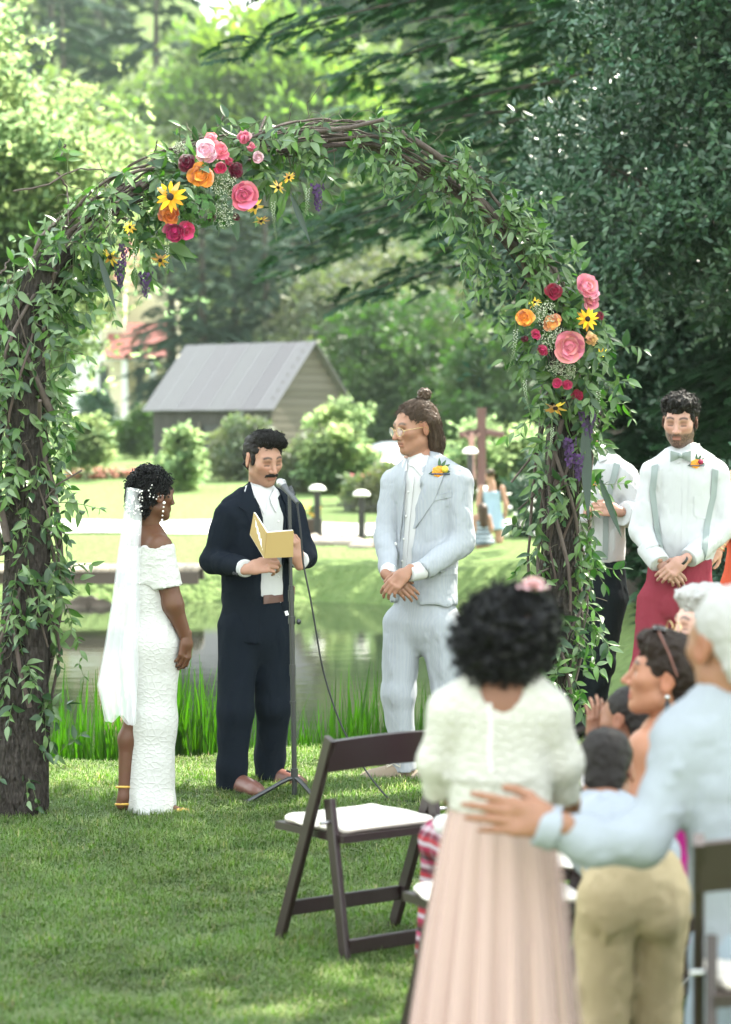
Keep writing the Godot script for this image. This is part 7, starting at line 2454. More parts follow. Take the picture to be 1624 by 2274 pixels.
	add_hand(b2, hand_at(k2.call(1370, 1134, 0.25), Vector3(-0.96, 0.15, 0.1), Vector3(0.1, 0.3, 0.95)), 1.0, [0.7, 0.75, 0.8, 0.85, 0.4], skin2)
	part("body", b2, skin_mat(), o2)
	short_hair(hx2, 6, 0.010, 0.006, "hair_dark", Color(0.011, 0.009, 0.008), o2, 1.0)
	var sf2 := garment(0.009, 41.0)
	sf2.cone(k2.call(1318, 1060, 0), k2.call(1326, 1200, 0), 0.178, 0.166, 0.05, f2, 1.36)
	sf2.cone(k2.call(1326, 1200, 0), k2.call(1330, 1248, 0), 0.168, 0.158, 0.05, f2, 1.36, 2)
	sf2.cone(k2.call(1326, 1016, -0.02), k2.call(1382, 1050, 0.08), 0.060, 0.070, 0.06)
	sf2.cone(k2.call(1296, 1016, -0.03), k2.call(1258, 1050, -0.06), 0.060, 0.066, 0.06)
	sf2.cone(k2.call(1312, 985, -0.02), k2.call(1314, 1015, -0.02), 0.064, 0.070, 0.012, Vector3.ZERO, 1.0, 1)
	chain(sf2, [k2.call(1386, 1064, 0.08), k2.call(1432, 1148, 0.10), k2.call(1398, 1144, 0.20)], [0.082, 0.080, 0.070], 0.04)
	chain(sf2, [k2.call(1255, 1056, -0.06), k2.call(1250, 1180, 0), k2.call(1300, 1140, 0.18)], [0.07, 0.062, 0.054], 0.03)
	var sg2 := Geo.new()
	sf2.build(sg2, 0.0115)
	var shirt2 := part("shirt", sg2, white, o2)
	var cf2 := garment(0.004, 43.0)
	cf2.cone(k2.call(1412, 1146, 0.17), k2.call(1383, 1140, 0.235), 0.078, 0.070, 0.01, Vector3.ZERO, 1.0, 3)
	var cg2 := Geo.new()
	cf2.build(cg2, 0.008)
	part("rolled_cuff", cg2, white, shirt2)
	part("collar", patch(sf2, [Vector2(1318, 990), Vector2(1320, 1012), Vector2(1326, 1026)], [Vector2(1342, 992), Vector2(1348, 1006), Vector2(1346, 1018)], k2, 0.010, 0.004), white, shirt2)
	part("suspender", patch(sf2, [Vector2(1358, 1026), Vector2(1344, 1080), Vector2(1334, 1150), Vector2(1332, 1240)], [Vector2(1372, 1030), Vector2(1357, 1080), Vector2(1346, 1150), Vector2(1344, 1240)], k2, 0.005, 0.003, 3, 7), sage, o2)
	boutonniere("boutonniere with one orange bloom on the half hidden groomsman", o2.position + sf2.out_of(k2.call(1340, 1072, 0.6), Vector3(0, 0, -1), 0.014), 0.9, false)
	var blackc := cloth("black_twill", Color(0.010, 0.0125, 0.015), 800, 1.4)
	var tf2 := garment(0.010, 45.0, Vector3(1.0, 0.6, 1.0))
	tf2.cone(k2.call(1330, 1242, 0), k2.call(1328, 1330, 0), 0.160, 0.172, 0.05, f2, 1.25, 1)
	chain(tf2, [k2.call(1350, 1330, 0.06), k2.call(1332, 1470, 0.06), k2.call(1318, 1580, 0.02), k2.call(1316, 1606, 0.02)], [0.112, 0.084, 0.066, 0.070], 0.03)
	chain(tf2, [k2.call(1302, 1330, -0.05), k2.call(1270, 1480, 0.0), k2.call(1246, 1625, 0.0)], [0.108, 0.084, 0.07], 0.03)
	var tg2 := Geo.new()
	tf2.build(tg2, 0.0125)
	part("trousers", tg2, blackc, o2)
	for q in [[1316, 0.02], [1246, 0.0]]:
		var p: Vector3 = k2.call(q[0], 1620, q[1])
		p.y = land(o2.position.x + p.x, 13.75) - o2.position.y
		part("shoe", shoe(p, Vector3(-0.8, 0, 0.6), 0.29), mat("shoe_black", Color(0.012, 0.012, 0.012), 0.35), o2)
	# guest in orange at the right edge
	var o3 := person("woman in a long orange dress at the right edge of the view", 1668, 13.6, "")
	var k3 := joints(o3)
	var skin3 := Color(0.50, 0.28, 0.19)
	var b3 := Geo.new()
	skin_trunk(b3, [[[k3.call(1660, 1040, 0), k3.call(1662, 1200, 0)], [0.08, 0.085]], [[k3.call(1630, 1060, 0.02), k3.call(1626, 1165, 0.0), k3.call(1594, 1222, 0.12)], [0.042, 0.036, 0.026]], [[k3.call(1706, 1060, 0.02), k3.call(1718, 1180, 0.0), k3.call(1690, 1250, 0.14)], [0.042, 0.036, 0.026]]], skin3, 0.013)
	var hx3 := frame_of(k3.call(1664, 955, 0), -0.5, 0.1, 0, 0.98)
	add_head(b3, hx3, skin3, {"neck": hx3.affine_inverse() * k3.call(1662, 1036, 0), "neck_r": 0.85, "open": 1.0, "cell": 0.005})
	add_hand(b3, hand_at(k3.call(1594, 1222, 0.12), Vector3(-0.6, -0.5, 0.5), Vector3(0, 0.5, 0.85), 0.9), -1.0, [0.5, 0.5, 0.6, 0.6, 0.3], skin3, {"cell": 0.005})
	part("body", b3, skin_mat(), o3)
	short_hair(hx3, 8, 0.008, 0.012, "hair_brown", Color(0.052, 0.035, 0.026), o3, 1.1)
	var df := garment(0.008, 51.0, Vector3(1.4, 0.3, 1.4))
	df.cone(k3.call(1661, 1075, 0), k3.call(1662, 1180, 0), 0.125, 0.105, 0.05, Vector3(0, 0, 1), 1.3, 1)
	df.cone(k3.call(1662, 1180, 0), k3.call(1658, 1330, 0), 0.105, 0.150, 0.08)
	df.cone(k3.call(1658, 1330, 0), k3.call(1656, 1640, 0), 0.150, 0.22, 0.06, Vector3.ZERO, 1.0, 2)
	var dg := Geo.new()
	df.build(dg, 0.016)
	part("dress", dg, cloth("orange_crepe", Color(0.62, 0.115, 0.06), 600, 1.0), o3)
	for k in 2:
		var br := Geo.new()
		br.lathe(Transform3D(Basis(Vector3(0, 0, 1), -0.7), k3.call(1604 - 5 * k, 1206 + 9 * k, 0.085 + 0.02 * k)), [Vector2(0.033, -0.003), Vector2(0.036, 0), Vector2(0.033, 0.003)], 18)
		var bo := part("bangle", br, mat("gold_wire", Color(0.75, 0.55, 0.28), 0.25, {"metal": 1.0}))
		bo.position = o3.position
		tag(bo, ["upper gold bangle on the orange-dressed woman's wrist", "lower gold bangle on the orange-dressed woman's wrist"][k], "bracelet", "gold bangles")

func make_front_guests():
	# girl with afro hair
	var o := person("girl with an afro, cream lace top and pink tulle skirt, seen from behind", 1112, 5.45, "")
	var j := joints(o)
	var skin := Color(0.17, 0.078, 0.045)
	var hx := frame_of(j.call(1128, 1432, 0.0), PI + 0.35, 0.05, 0.0, 0.90)
	var b := Geo.new()
	skin_trunk(b, [[[j.call(1116, 1545, 0), j.call(1112, 1800, 0)], [0.07, 0.085]], [[j.call(1118, 1500, 0), j.call(1114, 1560, 0)], [0.045, 0.07]], [[j.call(1000, 1575, 0), j.call(965, 1700, -0.02), j.call(1010, 1790, -0.16)], [0.034, 0.026, 0.02]], [[j.call(1218, 1580, 0), j.call(1258, 1700, -0.02), j.call(1270, 1760, -0.16)], [0.034, 0.026, 0.02]]], skin, 0.014)
	add_head(b, hx, skin, {"neck": hx.affine_inverse() * j.call(1116, 1540, 0.0), "neck_r": 0.8, "cell": 0.0045})
	add_hand(b, hand_at(j.call(1270, 1762, -0.16), Vector3(0.1, -0.5, -0.8), Vector3(0.8, 0.4, 0), 0.8), 1.0, [0.6, 0.6, 0.6, 0.6, 0.4], skin, {"cell": 0.005})
	part("body", b, skin_mat(), o)
	var hf := hair_field(0.022, Vector3.ONE, 30.0, 9.0)
	hf.ell(Transform3D(Basis.IDENTITY, j.call(1126, 1405, 0.0)), Vector3(0.108, 0.098, 0.108), 0.03)
	hf.ell(Transform3D(Basis.IDENTITY, j.call(1068, 1440, 0.02)), Vector3(0.052, 0.058, 0.065), 0.03)
	hf.ell(Transform3D(Basis.IDENTITY, j.call(1120, 1475, 0.03)), Vector3(0.068, 0.045, 0.06), 0.03)
	hf.ell(Transform3D(Basis.IDENTITY, j.call(1205, 1375, -0.02)), Vector3(0.032, 0.040, 0.045), 0.03)
	var hg := Geo.new()
	hf.build(hg, 0.008)
	var fr := hair_mat("hair_black", Color(0.010, 0.009, 0.010), 0.3)
	var hair := part("hair", hg, fr, o)
	var cg := Geo.new()
	var cps := []
	var crs := []
	for k in 10:
		cps.append(Vector3(cos(k * 0.9) * 0.005, 0.003 * k, sin(k * 0.9) * 0.005))
		crs.append(0.0017)
	cg.tube(cps, crs, 4, false)
	var xfs := []
	var r := RandomNumberGenerator.new()
	r.seed = 19
	var mid: Vector3 = j.call(1112, 1412, 0.01)
	for k in 1500:
		var d := Vector3(r.randfn(), r.randfn(), r.randfn()).normalized()
		var p := hf.out_of(mid + d * 0.2, -d, 0.002)
		if p.distance_to(mid) > 0.17 or p.distance_to(mid) < 0.02: continue
		var y := (d + Vector3(r.randfn(), r.randfn(), r.randfn()) * 0.3).normalized()
		var x := y.cross(Vector3(0.3, 0.2, 1)).normalized()
		xfs.append(Transform3D(Basis(x, y, x.cross(y)) * Basis.from_scale(Vector3.ONE * r.randf_range(0.6, 1.2)), p - d * 0.008))
	scatter("curls", cg.mesh(), fr, xfs, [], hair)
	var fl := thing("hair_flower", "pale pink fabric flower on top of the girl's afro", "hair flower", at(1184, 1308, 5.42))
	var pk := petal_mat("pale_pink", Color(0.72, 0.45, 0.46))
	for ring in 3:
		for k in 7:
			var bb := Basis(Vector3.UP, TAU * (k + ring * 0.5) / 7.0) * Basis(Vector3.RIGHT, PI / 2 - 0.4 - 0.4 * ring)
			part("petal", petal_mesh("fabric%d" % ring, 1.0, 0.9, 0.4, 0.3), pk, fl, Transform3D(bb.scaled(Vector3.ONE * 0.036 * (1.0 - 0.2 * ring)), Vector3(0, 0.004 * ring, 0)))
	# lace top
	var creamy := mat("cream_lace", Color(0.44, 0.425, 0.385), 0.9, {"bump": texs["lace_height"], "bump_scale": 0.9, "tile": Vector3(5, 5, 5), "spec": 0.15})
	var sf := garment(0.004, 61.0)
	var fz := Vector3(0, 0, 1)
	sf.cone(j.call(1116, 1590, 0), j.call(1112, 1740, 0), 0.120, 0.102, 0.04, fz, 1.45)
	sf.cone(j.call(1112, 1740, 0), j.call(1110, 1800, 0), 0.108, 0.116, 0.04, fz, 1.3, 2)
	sf.cone(j.call(1055, 1548, 0.0), j.call(1002, 1574, 0), 0.040, 0.046, 0.05)
	sf.cone(j.call(1170, 1548, 0.0), j.call(1216, 1580, 0), 0.040, 0.046, 0.05)
	chain(sf, [j.call(1000, 1580, 0), j.call(966, 1690, -0.02), j.call(972, 1760, -0.07)], [0.046, 0.038, 0.034], 0.03)
	chain(sf, [j.call(1220, 1586, 0), j.call(1256, 1690, -0.02), j.call(1254, 1772, -0.08)], [0.047, 0.040, 0.036], 0.03)
	sf.cone(j.call(1116, 1470, 0.06), j.call(1114, 1520, 0.07), 0.048, 0.050, 0.012, Vector3.ZERO, 1.0, 0, 1)
	var sg := Geo.new()
	sf.build(sg, 0.009)
	var top := part("lace_top", sg, creamy, o)
	for k in 15:
		part("button", button(sf.out_of(j.call(1112 + 2 * sin(k), 1556 + k * 15.5, 0.5), Vector3(0, 0, -1), 0.002), Vector3(0, 0.2, 1), 0.0055), mat("shell", Color(0.6, 0.6, 0.58), 0.3), top)
	for k in 26:      # scalloped hem and cuffs
		var s := k / 25.0
		var g := Geo.new()
		var p: Vector3 = sf.out_of(j.call(lerpf(1006, 1214, s), 1794, 0.5), Vector3(0, 0, -1), 0.002)
		g.ball(Transform3D(Basis.from_scale(Vector3(0.007, 0.011, 0.003)), p + Vector3(0, -0.004, 0)), 7, 5)
		part("scallop", g, creamy, top)
	# tulle skirt: pleated layers
	var tul := mat("pink_tulle", Color(0.46, 0.33, 0.285), 0.9, {"rim": 0.4, "spec": 0.1})
	var tul2 := mat("pink_tulle_veil", Color(0.55, 0.40, 0.37), 0.9, {"alpha": 0.38, "spec": 0.1})
	for layer in 2:
		var rows := []
		for k in 30:
			var t := k / 29.0
			var row := []
			for q in 121:
				var a := TAU * q / 120.0
				var e := lerpf(0.102, 0.212, pow(t, 0.8)) + layer * 0.012
				e += (0.004 + 0.020 * t) * sin(a * 15.0 + layer + 0.8 * sin(a * 3.0)) + (0.002 + 0.008 * t) * sin(a * 37.0 + layer * 2.0)
				var c: Vector3 = j.call(lerpf(1110, 1092, t), lerpf(1792, 2660, t), 0.0)
				row.append(c + Vector3(cos(a) * e, 0, sin(a) * e * lerpf(0.78, 0.9, t)))
			rows.append(row)
		var g := Geo.new()
		g.sheet(rows)
		part("tulle_layer" if layer == 1 else "skirt", g, tul2 if layer == 1 else tul, o)
	# man with white hair
	var m := person("white-haired man in pale blue shirt seated with his arm round the girl", 1612, 5.3, "")
	var w := joints(m)
	var skm := Color(0.24, 0.115, 0.07)
	var hm := frame_of(w.call(1622, 1434, 0.0), PI + 0.45, 0.02, 0.0, 1.06)
	var mb := Geo.new()
	skin_trunk(mb, [[[w.call(1625, 1620, -0.02), w.call(1710, 2050, 0.0)], [0.08, 0.09]], [[w.call(1530, 1662, 0), w.call(1428, 1862, 0.05), w.call(1300, 1866, 0.07), w.call(1214, 1832, 0.08)], [0.035, 0.03, 0.027, 0.026]], [[w.call(1720, 1650, 0), w.call(1760, 1850, -0.1), w.call(1700, 1950, -0.3)], [0.05, 0.044, 0.032]]], skm, 0.016)
	add_head(mb, hm, skm, {"neck": hm.affine_inverse() * w.call(1612, 1570, 0.0), "neck_r": 1.05, "cell": 0.0045, "brow": Color(0.4, 0.38, 0.36)})
	add_hand(mb, hand_at(w.call(1222, 1826, 0.10), Vector3(-0.97, 0.16, 0.02), Vector3(0.0, 0.25, 0.97), 1.02), 1.0, [0.22, 0.2, 0.22, 0.28, 0.2], skm, {"spread": 0.07, "cell": 0.0042})
	part("body", mb, skin_mat(), m)
	short_hair(hm, 12, 0.003, 0.003, "hair_white", Color(0.30, 0.29, 0.28), m)
	var blue := cloth("pale_blue_shirt", Color(0.26, 0.28, 0.31), 800, 1.4)
	var bf := garment(0.010, 71.0, Vector3(0.8, 0.8, 0.8))
	bf.cone(w.call(1650, 1690, 0), w.call(1715, 2060, 0), 0.150, 0.175, 0.06, Vector3(0.3, 0, 1), 1.35)
	bf.cone(w.call(1590, 1580, 0.0), w.call(1526, 1650, 0.0), 0.075, 0.080, 0.06)
	bf.cone(w.call(1640, 1580, 0.0), w.call(1716, 1650, 0.0), 0.075, 0.080, 0.06)
	bf.cone(w.call(1608, 1548, 0.0), w.call(1610, 1585, 0.0), 0.070, 0.074, 0.012, Vector3.ZERO, 1.0, 1)
	chain(bf, [w.call(1530, 1662, 0), w.call(1428, 1862, 0.05), w.call(1300, 1868, 0.07), w.call(1205, 1834, 0.08)], [0.070, 0.056, 0.045, 0.039], 0.04)
	chain(bf, [w.call(1722, 1660, 0), w.call(1760, 1850, -0.1), w.call(1705, 1940, -0.26)], [0.085, 0.07, 0.055], 0.04)
	var bg := Geo.new()
	bf.build(bg, 0.012)
	var bs := part("shirt", bg, blue, m)
	var cf := garment(0.003, 73.0)
	cf.cone(w.call(1235, 1840, 0.08), w.call(1188, 1829, 0.085), 0.052, 0.046, 0.01, Vector3.ZERO, 1.0, 3)
	var cg3 := Geo.new()
	cf.build(cg3, 0.008)
	part("cuff", cg3, blue, bs)
	var tf := garment(0.012, 75.0)
	tf.cone(w.call(1715, 2030, 0), w.call(1715, 2110, 0), 0.150, 0.16, 0.06, Vector3(0, 1, 0), 1.1)
	chain(tf, [w.call(1660, 2120, -0.02), w.call(1620, 2110, -0.45), w.call(1560, 2560, -0.50)], [0.10, 0.085, 0.07], 0.05)
	chain(tf, [w.call(1760, 2120, -0.02), w.call(1740, 2110, -0.45), w.call(1690, 2560, -0.50)], [0.10, 0.085, 0.07], 0.05)
	var tg := Geo.new()
	tf.build(tg, 0.016)
	part("trousers", tg, cloth("grey_blue_trousers", Color(0.26, 0.31, 0.36), 800, 1.4), m)
	# boy leaning forward in khaki trousers
	var y := person("boy with short dark hair leaning forward in khaki trousers", 1405, 5.95, "")
	var q := joints(y)
	var sky := Color(0.22, 0.105, 0.065)
	var hy := frame_of(q.call(1346, 1712, -0.42), PI - 0.15, 0.35, 0.0, 0.88)
	var yb := Geo.new()
	skin_trunk(yb, [[[q.call(1340, 1800, -0.36), q.call(1400, 1900, -0.05)], [0.075, 0.085]], [[q.call(1300, 1840, -0.34), q.call(1262, 1800, -0.45), q.call(1252, 1780, -0.6)], [0.034, 0.03, 0.024]], [[q.call(1400, 1850, -0.3), q.call(1440, 1900, -0.5), q.call(1400, 1920, -0.62)], [0.034, 0.03, 0.024]]], sky, 0.016)
	add_head(yb, hy, sky, {"neck": hy.affine_inverse() * q.call(1342, 1800, -0.36), "neck_r": 0.8, "cell": 0.0045})
	part("body", yb, skin_mat(), y)
	short_hair(hy, 14, 0.004, 0.003, "hair_boy", Color(0.015, 0.012, 0.011), y)
	var yf := garment(0.010, 81.0)
	yf.cone(q.call(1336, 1840, -0.34), q.call(1400, 1905, -0.04), 0.112, 0.125, 0.05)
	yf.cone(q.call(1296, 1838, -0.34), q.call(1384, 1845, -0.30), 0.06, 0.06, 0.05)
	yf.cone(q.call(1300, 1842, -0.34), q.call(1268, 1818, -0.44), 0.05, 0.045, 0.04, Vector3.ZERO, 1.0, 2)
	var yg := Geo.new()
	yf.build(yg, 0.012)
	part("shirt", yg, blue, y)
	var kf := garment(0.012, 83.0, Vector3(0.9, 0.6, 0.9))
	kf.cone(q.call(1385, 1900, -0.06), q.call(1412, 1960, 0.0), 0.108, 0.118, 0.05, Vector3.ZERO, 1.0, 1)
	kf.cone(q.call(1356, 1992, 0.03), q.call(1356, 2012, 0.03), 0.084, 0.084, 0.03)
	kf.cone(q.call(1464, 1995, 0.02), q.call(1464, 2015, 0.02), 0.080, 0.080, 0.025)
	chain(kf, [q.call(1352, 2030, 0.0), q.call(1335, 2260, 0.0), q.call(1325, 2500, 0.0)], [0.080, 0.066, 0.060], 0.02)
	chain(kf, [q.call(1466, 2030, -0.02), q.call(1452, 2260, -0.06), q.call(1445, 2500, -0.08)], [0.078, 0.064, 0.058], 0.02)
	var kg := Geo.new()
	kf.build(kg, 0.012)
	part("trousers", kg, cloth("khaki", Color(0.34, 0.27, 0.165), 800, 1.6), y)
	for s in [1325, 1445]:
		var sp: Vector3 = q.call(s, 2520, -0.05)
		sp.y = land(y.position.x + sp.x, 6.0) - y.position.y
		part("shoe", shoe(sp, Vector3(-0.2, 0, -1), 0.22, 0.9), mat("shoe_black", Color(0.012, 0.012, 0.012), 0.35), y)
	# woman with sunglasses pushed up
	var v := person("woman with short dark hair, sunglasses pushed up, looking to the left", 1470, 6.9, "")
	var e := joints(v)
	var skv := Color(0.33, 0.15, 0.09)
	var hv := frame_of(e.call(1476, 1505, 0.0), -1.72, -0.18, 0.0, 1.0)
	var vb := Geo.new()
	skin_trunk(vb, [[[e.call(1490, 1640, 0), e.call(1500, 1900, 0)], [0.09, 0.11]], [[e.call(1440, 1668, 0.08), e.call(1420, 1790, 0.1), e.call(1380, 1850, 0.0)], [0.055, 0.045, 0.03]], [[e.call(1490, 1655, -0.16), e.call(1470, 1790, -0.2), e.call(1420, 1860, -0.2)], [0.05, 0.042, 0.03]], [[e.call(1470, 1650, 0.0), e.call(1440, 1664, 0.08)], [0.05, 0.055]]], skv, 0.014)
	add_head(vb, hv, skv, {"neck": hv.affine_inverse() * e.call(1490, 1635, 0.0), "neck_r": 0.85, "open": 1.0, "lip": Color(0.35, 0.06, 0.06), "cell": 0.004, "nose": 1.1})
	part("body", vb, skin_mat(), v)
	var vh := short_hair(hv, 16, 0.010, 0.010, "hair_woman", Color(0.018, 0.011, 0.008), v, 1.1)
	var sgl := thing("sunglasses", "dark sunglasses pushed up on the woman's short hair", "sunglasses", v.position)
	for s in [-1.0, 1.0]:
		var lg := Geo.new()
		lg.ball(Transform3D(hv.basis * Basis.from_scale(Vector3(0.028, 0.006, 0.022)), hv * Vector3(s * 0.034, 0.138, 0.040)), 12, 8)
		part("lens", lg, mat("dark_lens", Color(0.02, 0.012, 0.012), 0.06), sgl)
		var ag := Geo.new()
		ag.tube([hv * Vector3(s * 0.064, 0.132, 0.040), hv * Vector3(s * 0.092, 0.08, 0.0), hv * Vector3(s * 0.094, 0.02, -0.035)], [0.004, 0.0035, 0.003], 6)
		part("temple", ag, mat("tortoise", Color(0.12, 0.04, 0.025), 0.2), sgl)
	var bgm := Geo.new()
	bgm.tube([hv * Vector3(-0.012, 0.138, 0.046), hv * Vector3(0.012, 0.138, 0.046)], [0.003, 0.003], 6)
	part("bridge", bgm, mats["tortoise"], sgl)
	var te := thing("earring", "long black tassel earring on the woman with sunglasses", "earring", v.position)
	var eg := Geo.new()
	var ep: Vector3 = e.call(1482, 1548, 0.09)
	eg.ball(Transform3D(Basis.from_scale(Vector3.ONE * 0.008), ep), 8, 6)
	part("stud", eg, mat("steel", Color(0.5, 0.5, 0.5), 0.3, {"metal": 1.0}), te)
	var eg2 := Geo.new()
	eg2.lathe(Transform3D(Basis.IDENTITY, ep + Vector3(0, -0.075, 0)), [Vector2(0.012, 0.0), Vector2(0.011, 0.03), Vector2(0.007, 0.058), Vector2(0.003, 0.068)], 10)
	part("tassel", eg2, mat("tassel_black", Color(0.01, 0.012, 0.018), 0.7), te)
	var vf := garment(0.008, 91.0)
	vf.cone(e.call(1492, 1730, 0), e.call(1500, 1960, 0), 0.135, 0.14, 0.05, Vector3(0.4, 0, 1), 1.25, 1)
	chain(vf, [e.call(1500, 1990, 0), e.call(1440, 1990, -0.35), e.call(1435, 2350, -0.42)], [0.14, 0.11, 0.09], 0.06)
	var vg := Geo.new()
	vf.build(vg, 0.014)
	part("dress", vg, cloth("magenta_cloth", Color(0.33, 0.02, 0.16), 700, 1.0), v)
	# small boy beside her
	var z := person("small boy with cropped dark hair in front of the woman with sunglasses", 1390, 7.5, "")
	var n := joints(z)
	var hz := frame_of(n.call(1390, 1600, 0.0), -2.2, 0.05, 0.1, 0.86)
	var zb := Geo.new()
	skin_trunk(zb, [[[n.call(1375, 1690, 0), n.call(1370, 1880, 0)], [0.07, 0.09]], [[n.call(1330, 1710, 0.04), n.call(1310, 1690, 0.0), n.call(1318, 1640, -0.02)], [0.032, 0.028, 0.022]]], sky, 0.014)
	add_head(zb, hz, sky, {"neck": hz.affine_inverse() * n.call(1376, 1685, 0.0), "neck_r": 0.78, "cell": 0.0045})
	add_hand(zb, hand_at(n.call(1318, 1638, -0.02), Vector3(0.1, 1, 0), Vector3(0.3, 0, 0.9), 0.72), 1.0, [0.3, 0.3, 0.35, 0.4, 0.2], sky, {"cell": 0.005})
	part("body", zb, skin_mat(), z)
	short_hair(hz, 18, 0.004, 0.003, "hair_boy", Color(0.015, 0.012, 0.011), z)
	var zf := garment(0.008, 95.0)
	zf.cone(n.call(1366, 1725, 0), n.call(1366, 1900, 0), 0.105, 0.11, 0.05, Vector3(0, 0, 1), 1.3)
	zf.cone(n.call(1340, 1700, 0.04), n.call(1312, 1688, 0.0), 0.052, 0.044, 0.04, Vector3.ZERO, 1.0, 2)
	chain(zf, [n.call(1366, 1930, 0), n.call(1340, 1930, -0.25), n.call(1336, 2160, -0.3)], [0.1, 0.075, 0.06], 0.05)
	var zg := Geo.new()
	zf.build(zg, 0.013)
	part("shirt", zg, cloth("pink_white_shirt", Color(0.60, 0.57, 0.61), 800, 1.0), z)
	# white-haired guest beyond the man, with gold glasses
	var h := person("white-haired guest in magenta behind the seated man", 1562, 7.7, "")
	var i := joints(h)
	var hh := frame_of(i.call(1568, 1392, 0.0), -1.3, 0.0, 0.0, 1.02)
	var hb := Geo.new()
	var skh := Color(0.5, 0.3, 0.24)
	skin_trunk(hb, [[[i.call(1580, 1510, 0), i.call(1590, 1800, 0)], [0.1, 0.12]]], skh, 0.016)
	add_head(hb, hh, skh, {"neck": hh.affine_inverse() * i.call(1580, 1500, 0.0), "cell": 0.005})
	part("body", hb, skin_mat(), h)
	short_hair(hh, 22, 0.008, 0.010, "hair_white", Color(0.30, 0.29, 0.28), h, 1.1)
	var hgl := thing("spectacles", "gold-rimmed glasses of the white-haired guest in magenta", "glasses", h.position)
	for s in [-1.0, 1.0]:
		var ps := []
		var rs := []
		for k in 13:
			ps.append(hh * Vector3(s * 0.033 + cos(TAU * k / 12.0) * 0.023, 0.0 + sin(TAU * k / 12.0) * 0.019, 0.108))
			rs.append(0.0018)
		var gg := Geo.new()
		gg.tube(ps, rs, 5, false)
		part("rim", gg, mats["gold_wire"], hgl)
	var hfm := garment(0.008, 97.0)
	hfm.cone(i.call(1586, 1590, 0), i.call(1596, 1800, 0), 0.16, 0.16, 0.05, Vector3(0, 0, 1), 1.2)
	hfm.cone(i.call(1560, 1540, 0.0), i.call(1620, 1540, 0.0), 0.075, 0.075, 0.06)
	chain(hfm, [i.call(1596, 1830, 0), i.call(1560, 1830, -0.35), i.call(1560, 2120, -0.42)], [0.15, 0.11, 0.09], 0.06)
	var hfg := Geo.new()
	hfm.build(hfg, 0.015)
	part("dress", hfg, cloth("bright_magenta", Color(0.42, 0.015, 0.27), 700, 1.0), h)
	# guest in striped skirt, hidden but for the lap
	var s2 := person("guest in a striped pink skirt whose lap shows left of the girl", 1105, 6.75, "")
	var t2 := joints(s2)
	var hs2 := frame_of(t2.call(1122, 1420, 0.0), PI + 0.5, 0.0, 0.0, 1.0)
	var sb := Geo.new()
	skin_trunk(sb, [[[t2.call(1115, 1540, 0), t2.call(1110, 1800, 0)], [0.09, 0.11]]], Color(0.3, 0.16, 0.1), 0.016)
	add_head(sb, hs2, Color(0.3, 0.16, 0.1), {"neck": hs2.affine_inverse() * t2.call(1116, 1530, 0.0), "cell": 0.006})
	part("body", sb, skin_mat(), s2)
	short_hair(hs2, 24, 0.006, 0.008, "hair_dark", Color(0.011, 0.009, 0.008), s2)
	var wf := garment(0.008, 99.0)
	wf.cone(t2.call(1112, 1620, 0), t2.call(1108, 1860, 0), 0.135, 0.135, 0.05, Vector3(0, 0, 1), 1.3)
	wf.cone(t2.call(1040, 1840, -0.1), t2.call(978, 1828, -0.18), 0.045, 0.028, 0.04)
	var wg := Geo.new()
	wf.build(wg, 0.015)
	part("white_top", wg, cloth("shirt_white", Color(0.64, 0.645, 0.65)), s2)
	var stripes := drawn_tex("skirt_stripes", 64, 64, func(_x: int, yy: int) -> Color: return [Color(0.86, 0.82, 0.84), Color(0.72, 0.10, 0.32), Color(0.50, 0.06, 0.14), Color(0.16, 0.05, 0.10), Color(0.80, 0.25, 0.45), Color(0.86, 0.80, 0.82), Color(0.45, 0.05, 0.2), Color(0.75, 0.14, 0.2)][int(yy / 8.0) % 8])
	var kf2 := garment(0.008, 101.0)
	chain(kf2, [t2.call(1090, 1905, -0.02), t2.call(975, 1862, -0.30), t2.call(968, 2200, -0.36)], [0.12, 0.052, 0.07], 0.05)
	chain(kf2, [t2.call(1140, 1905, -0.02), t2.call(1060, 1880, -0.40), t2.call(1050, 2200, -0.46)], [0.12, 0.07, 0.07], 0.05)
	var kg2 := Geo.new()
	kf2.build(kg2, 0.014)
	part("striped_skirt", kg2, mat("striped_cloth", Color(0.45, 0.42, 0.45), 0.9, {"tex": stripes, "tile": Vector3(9, 9, 9)}), s2)

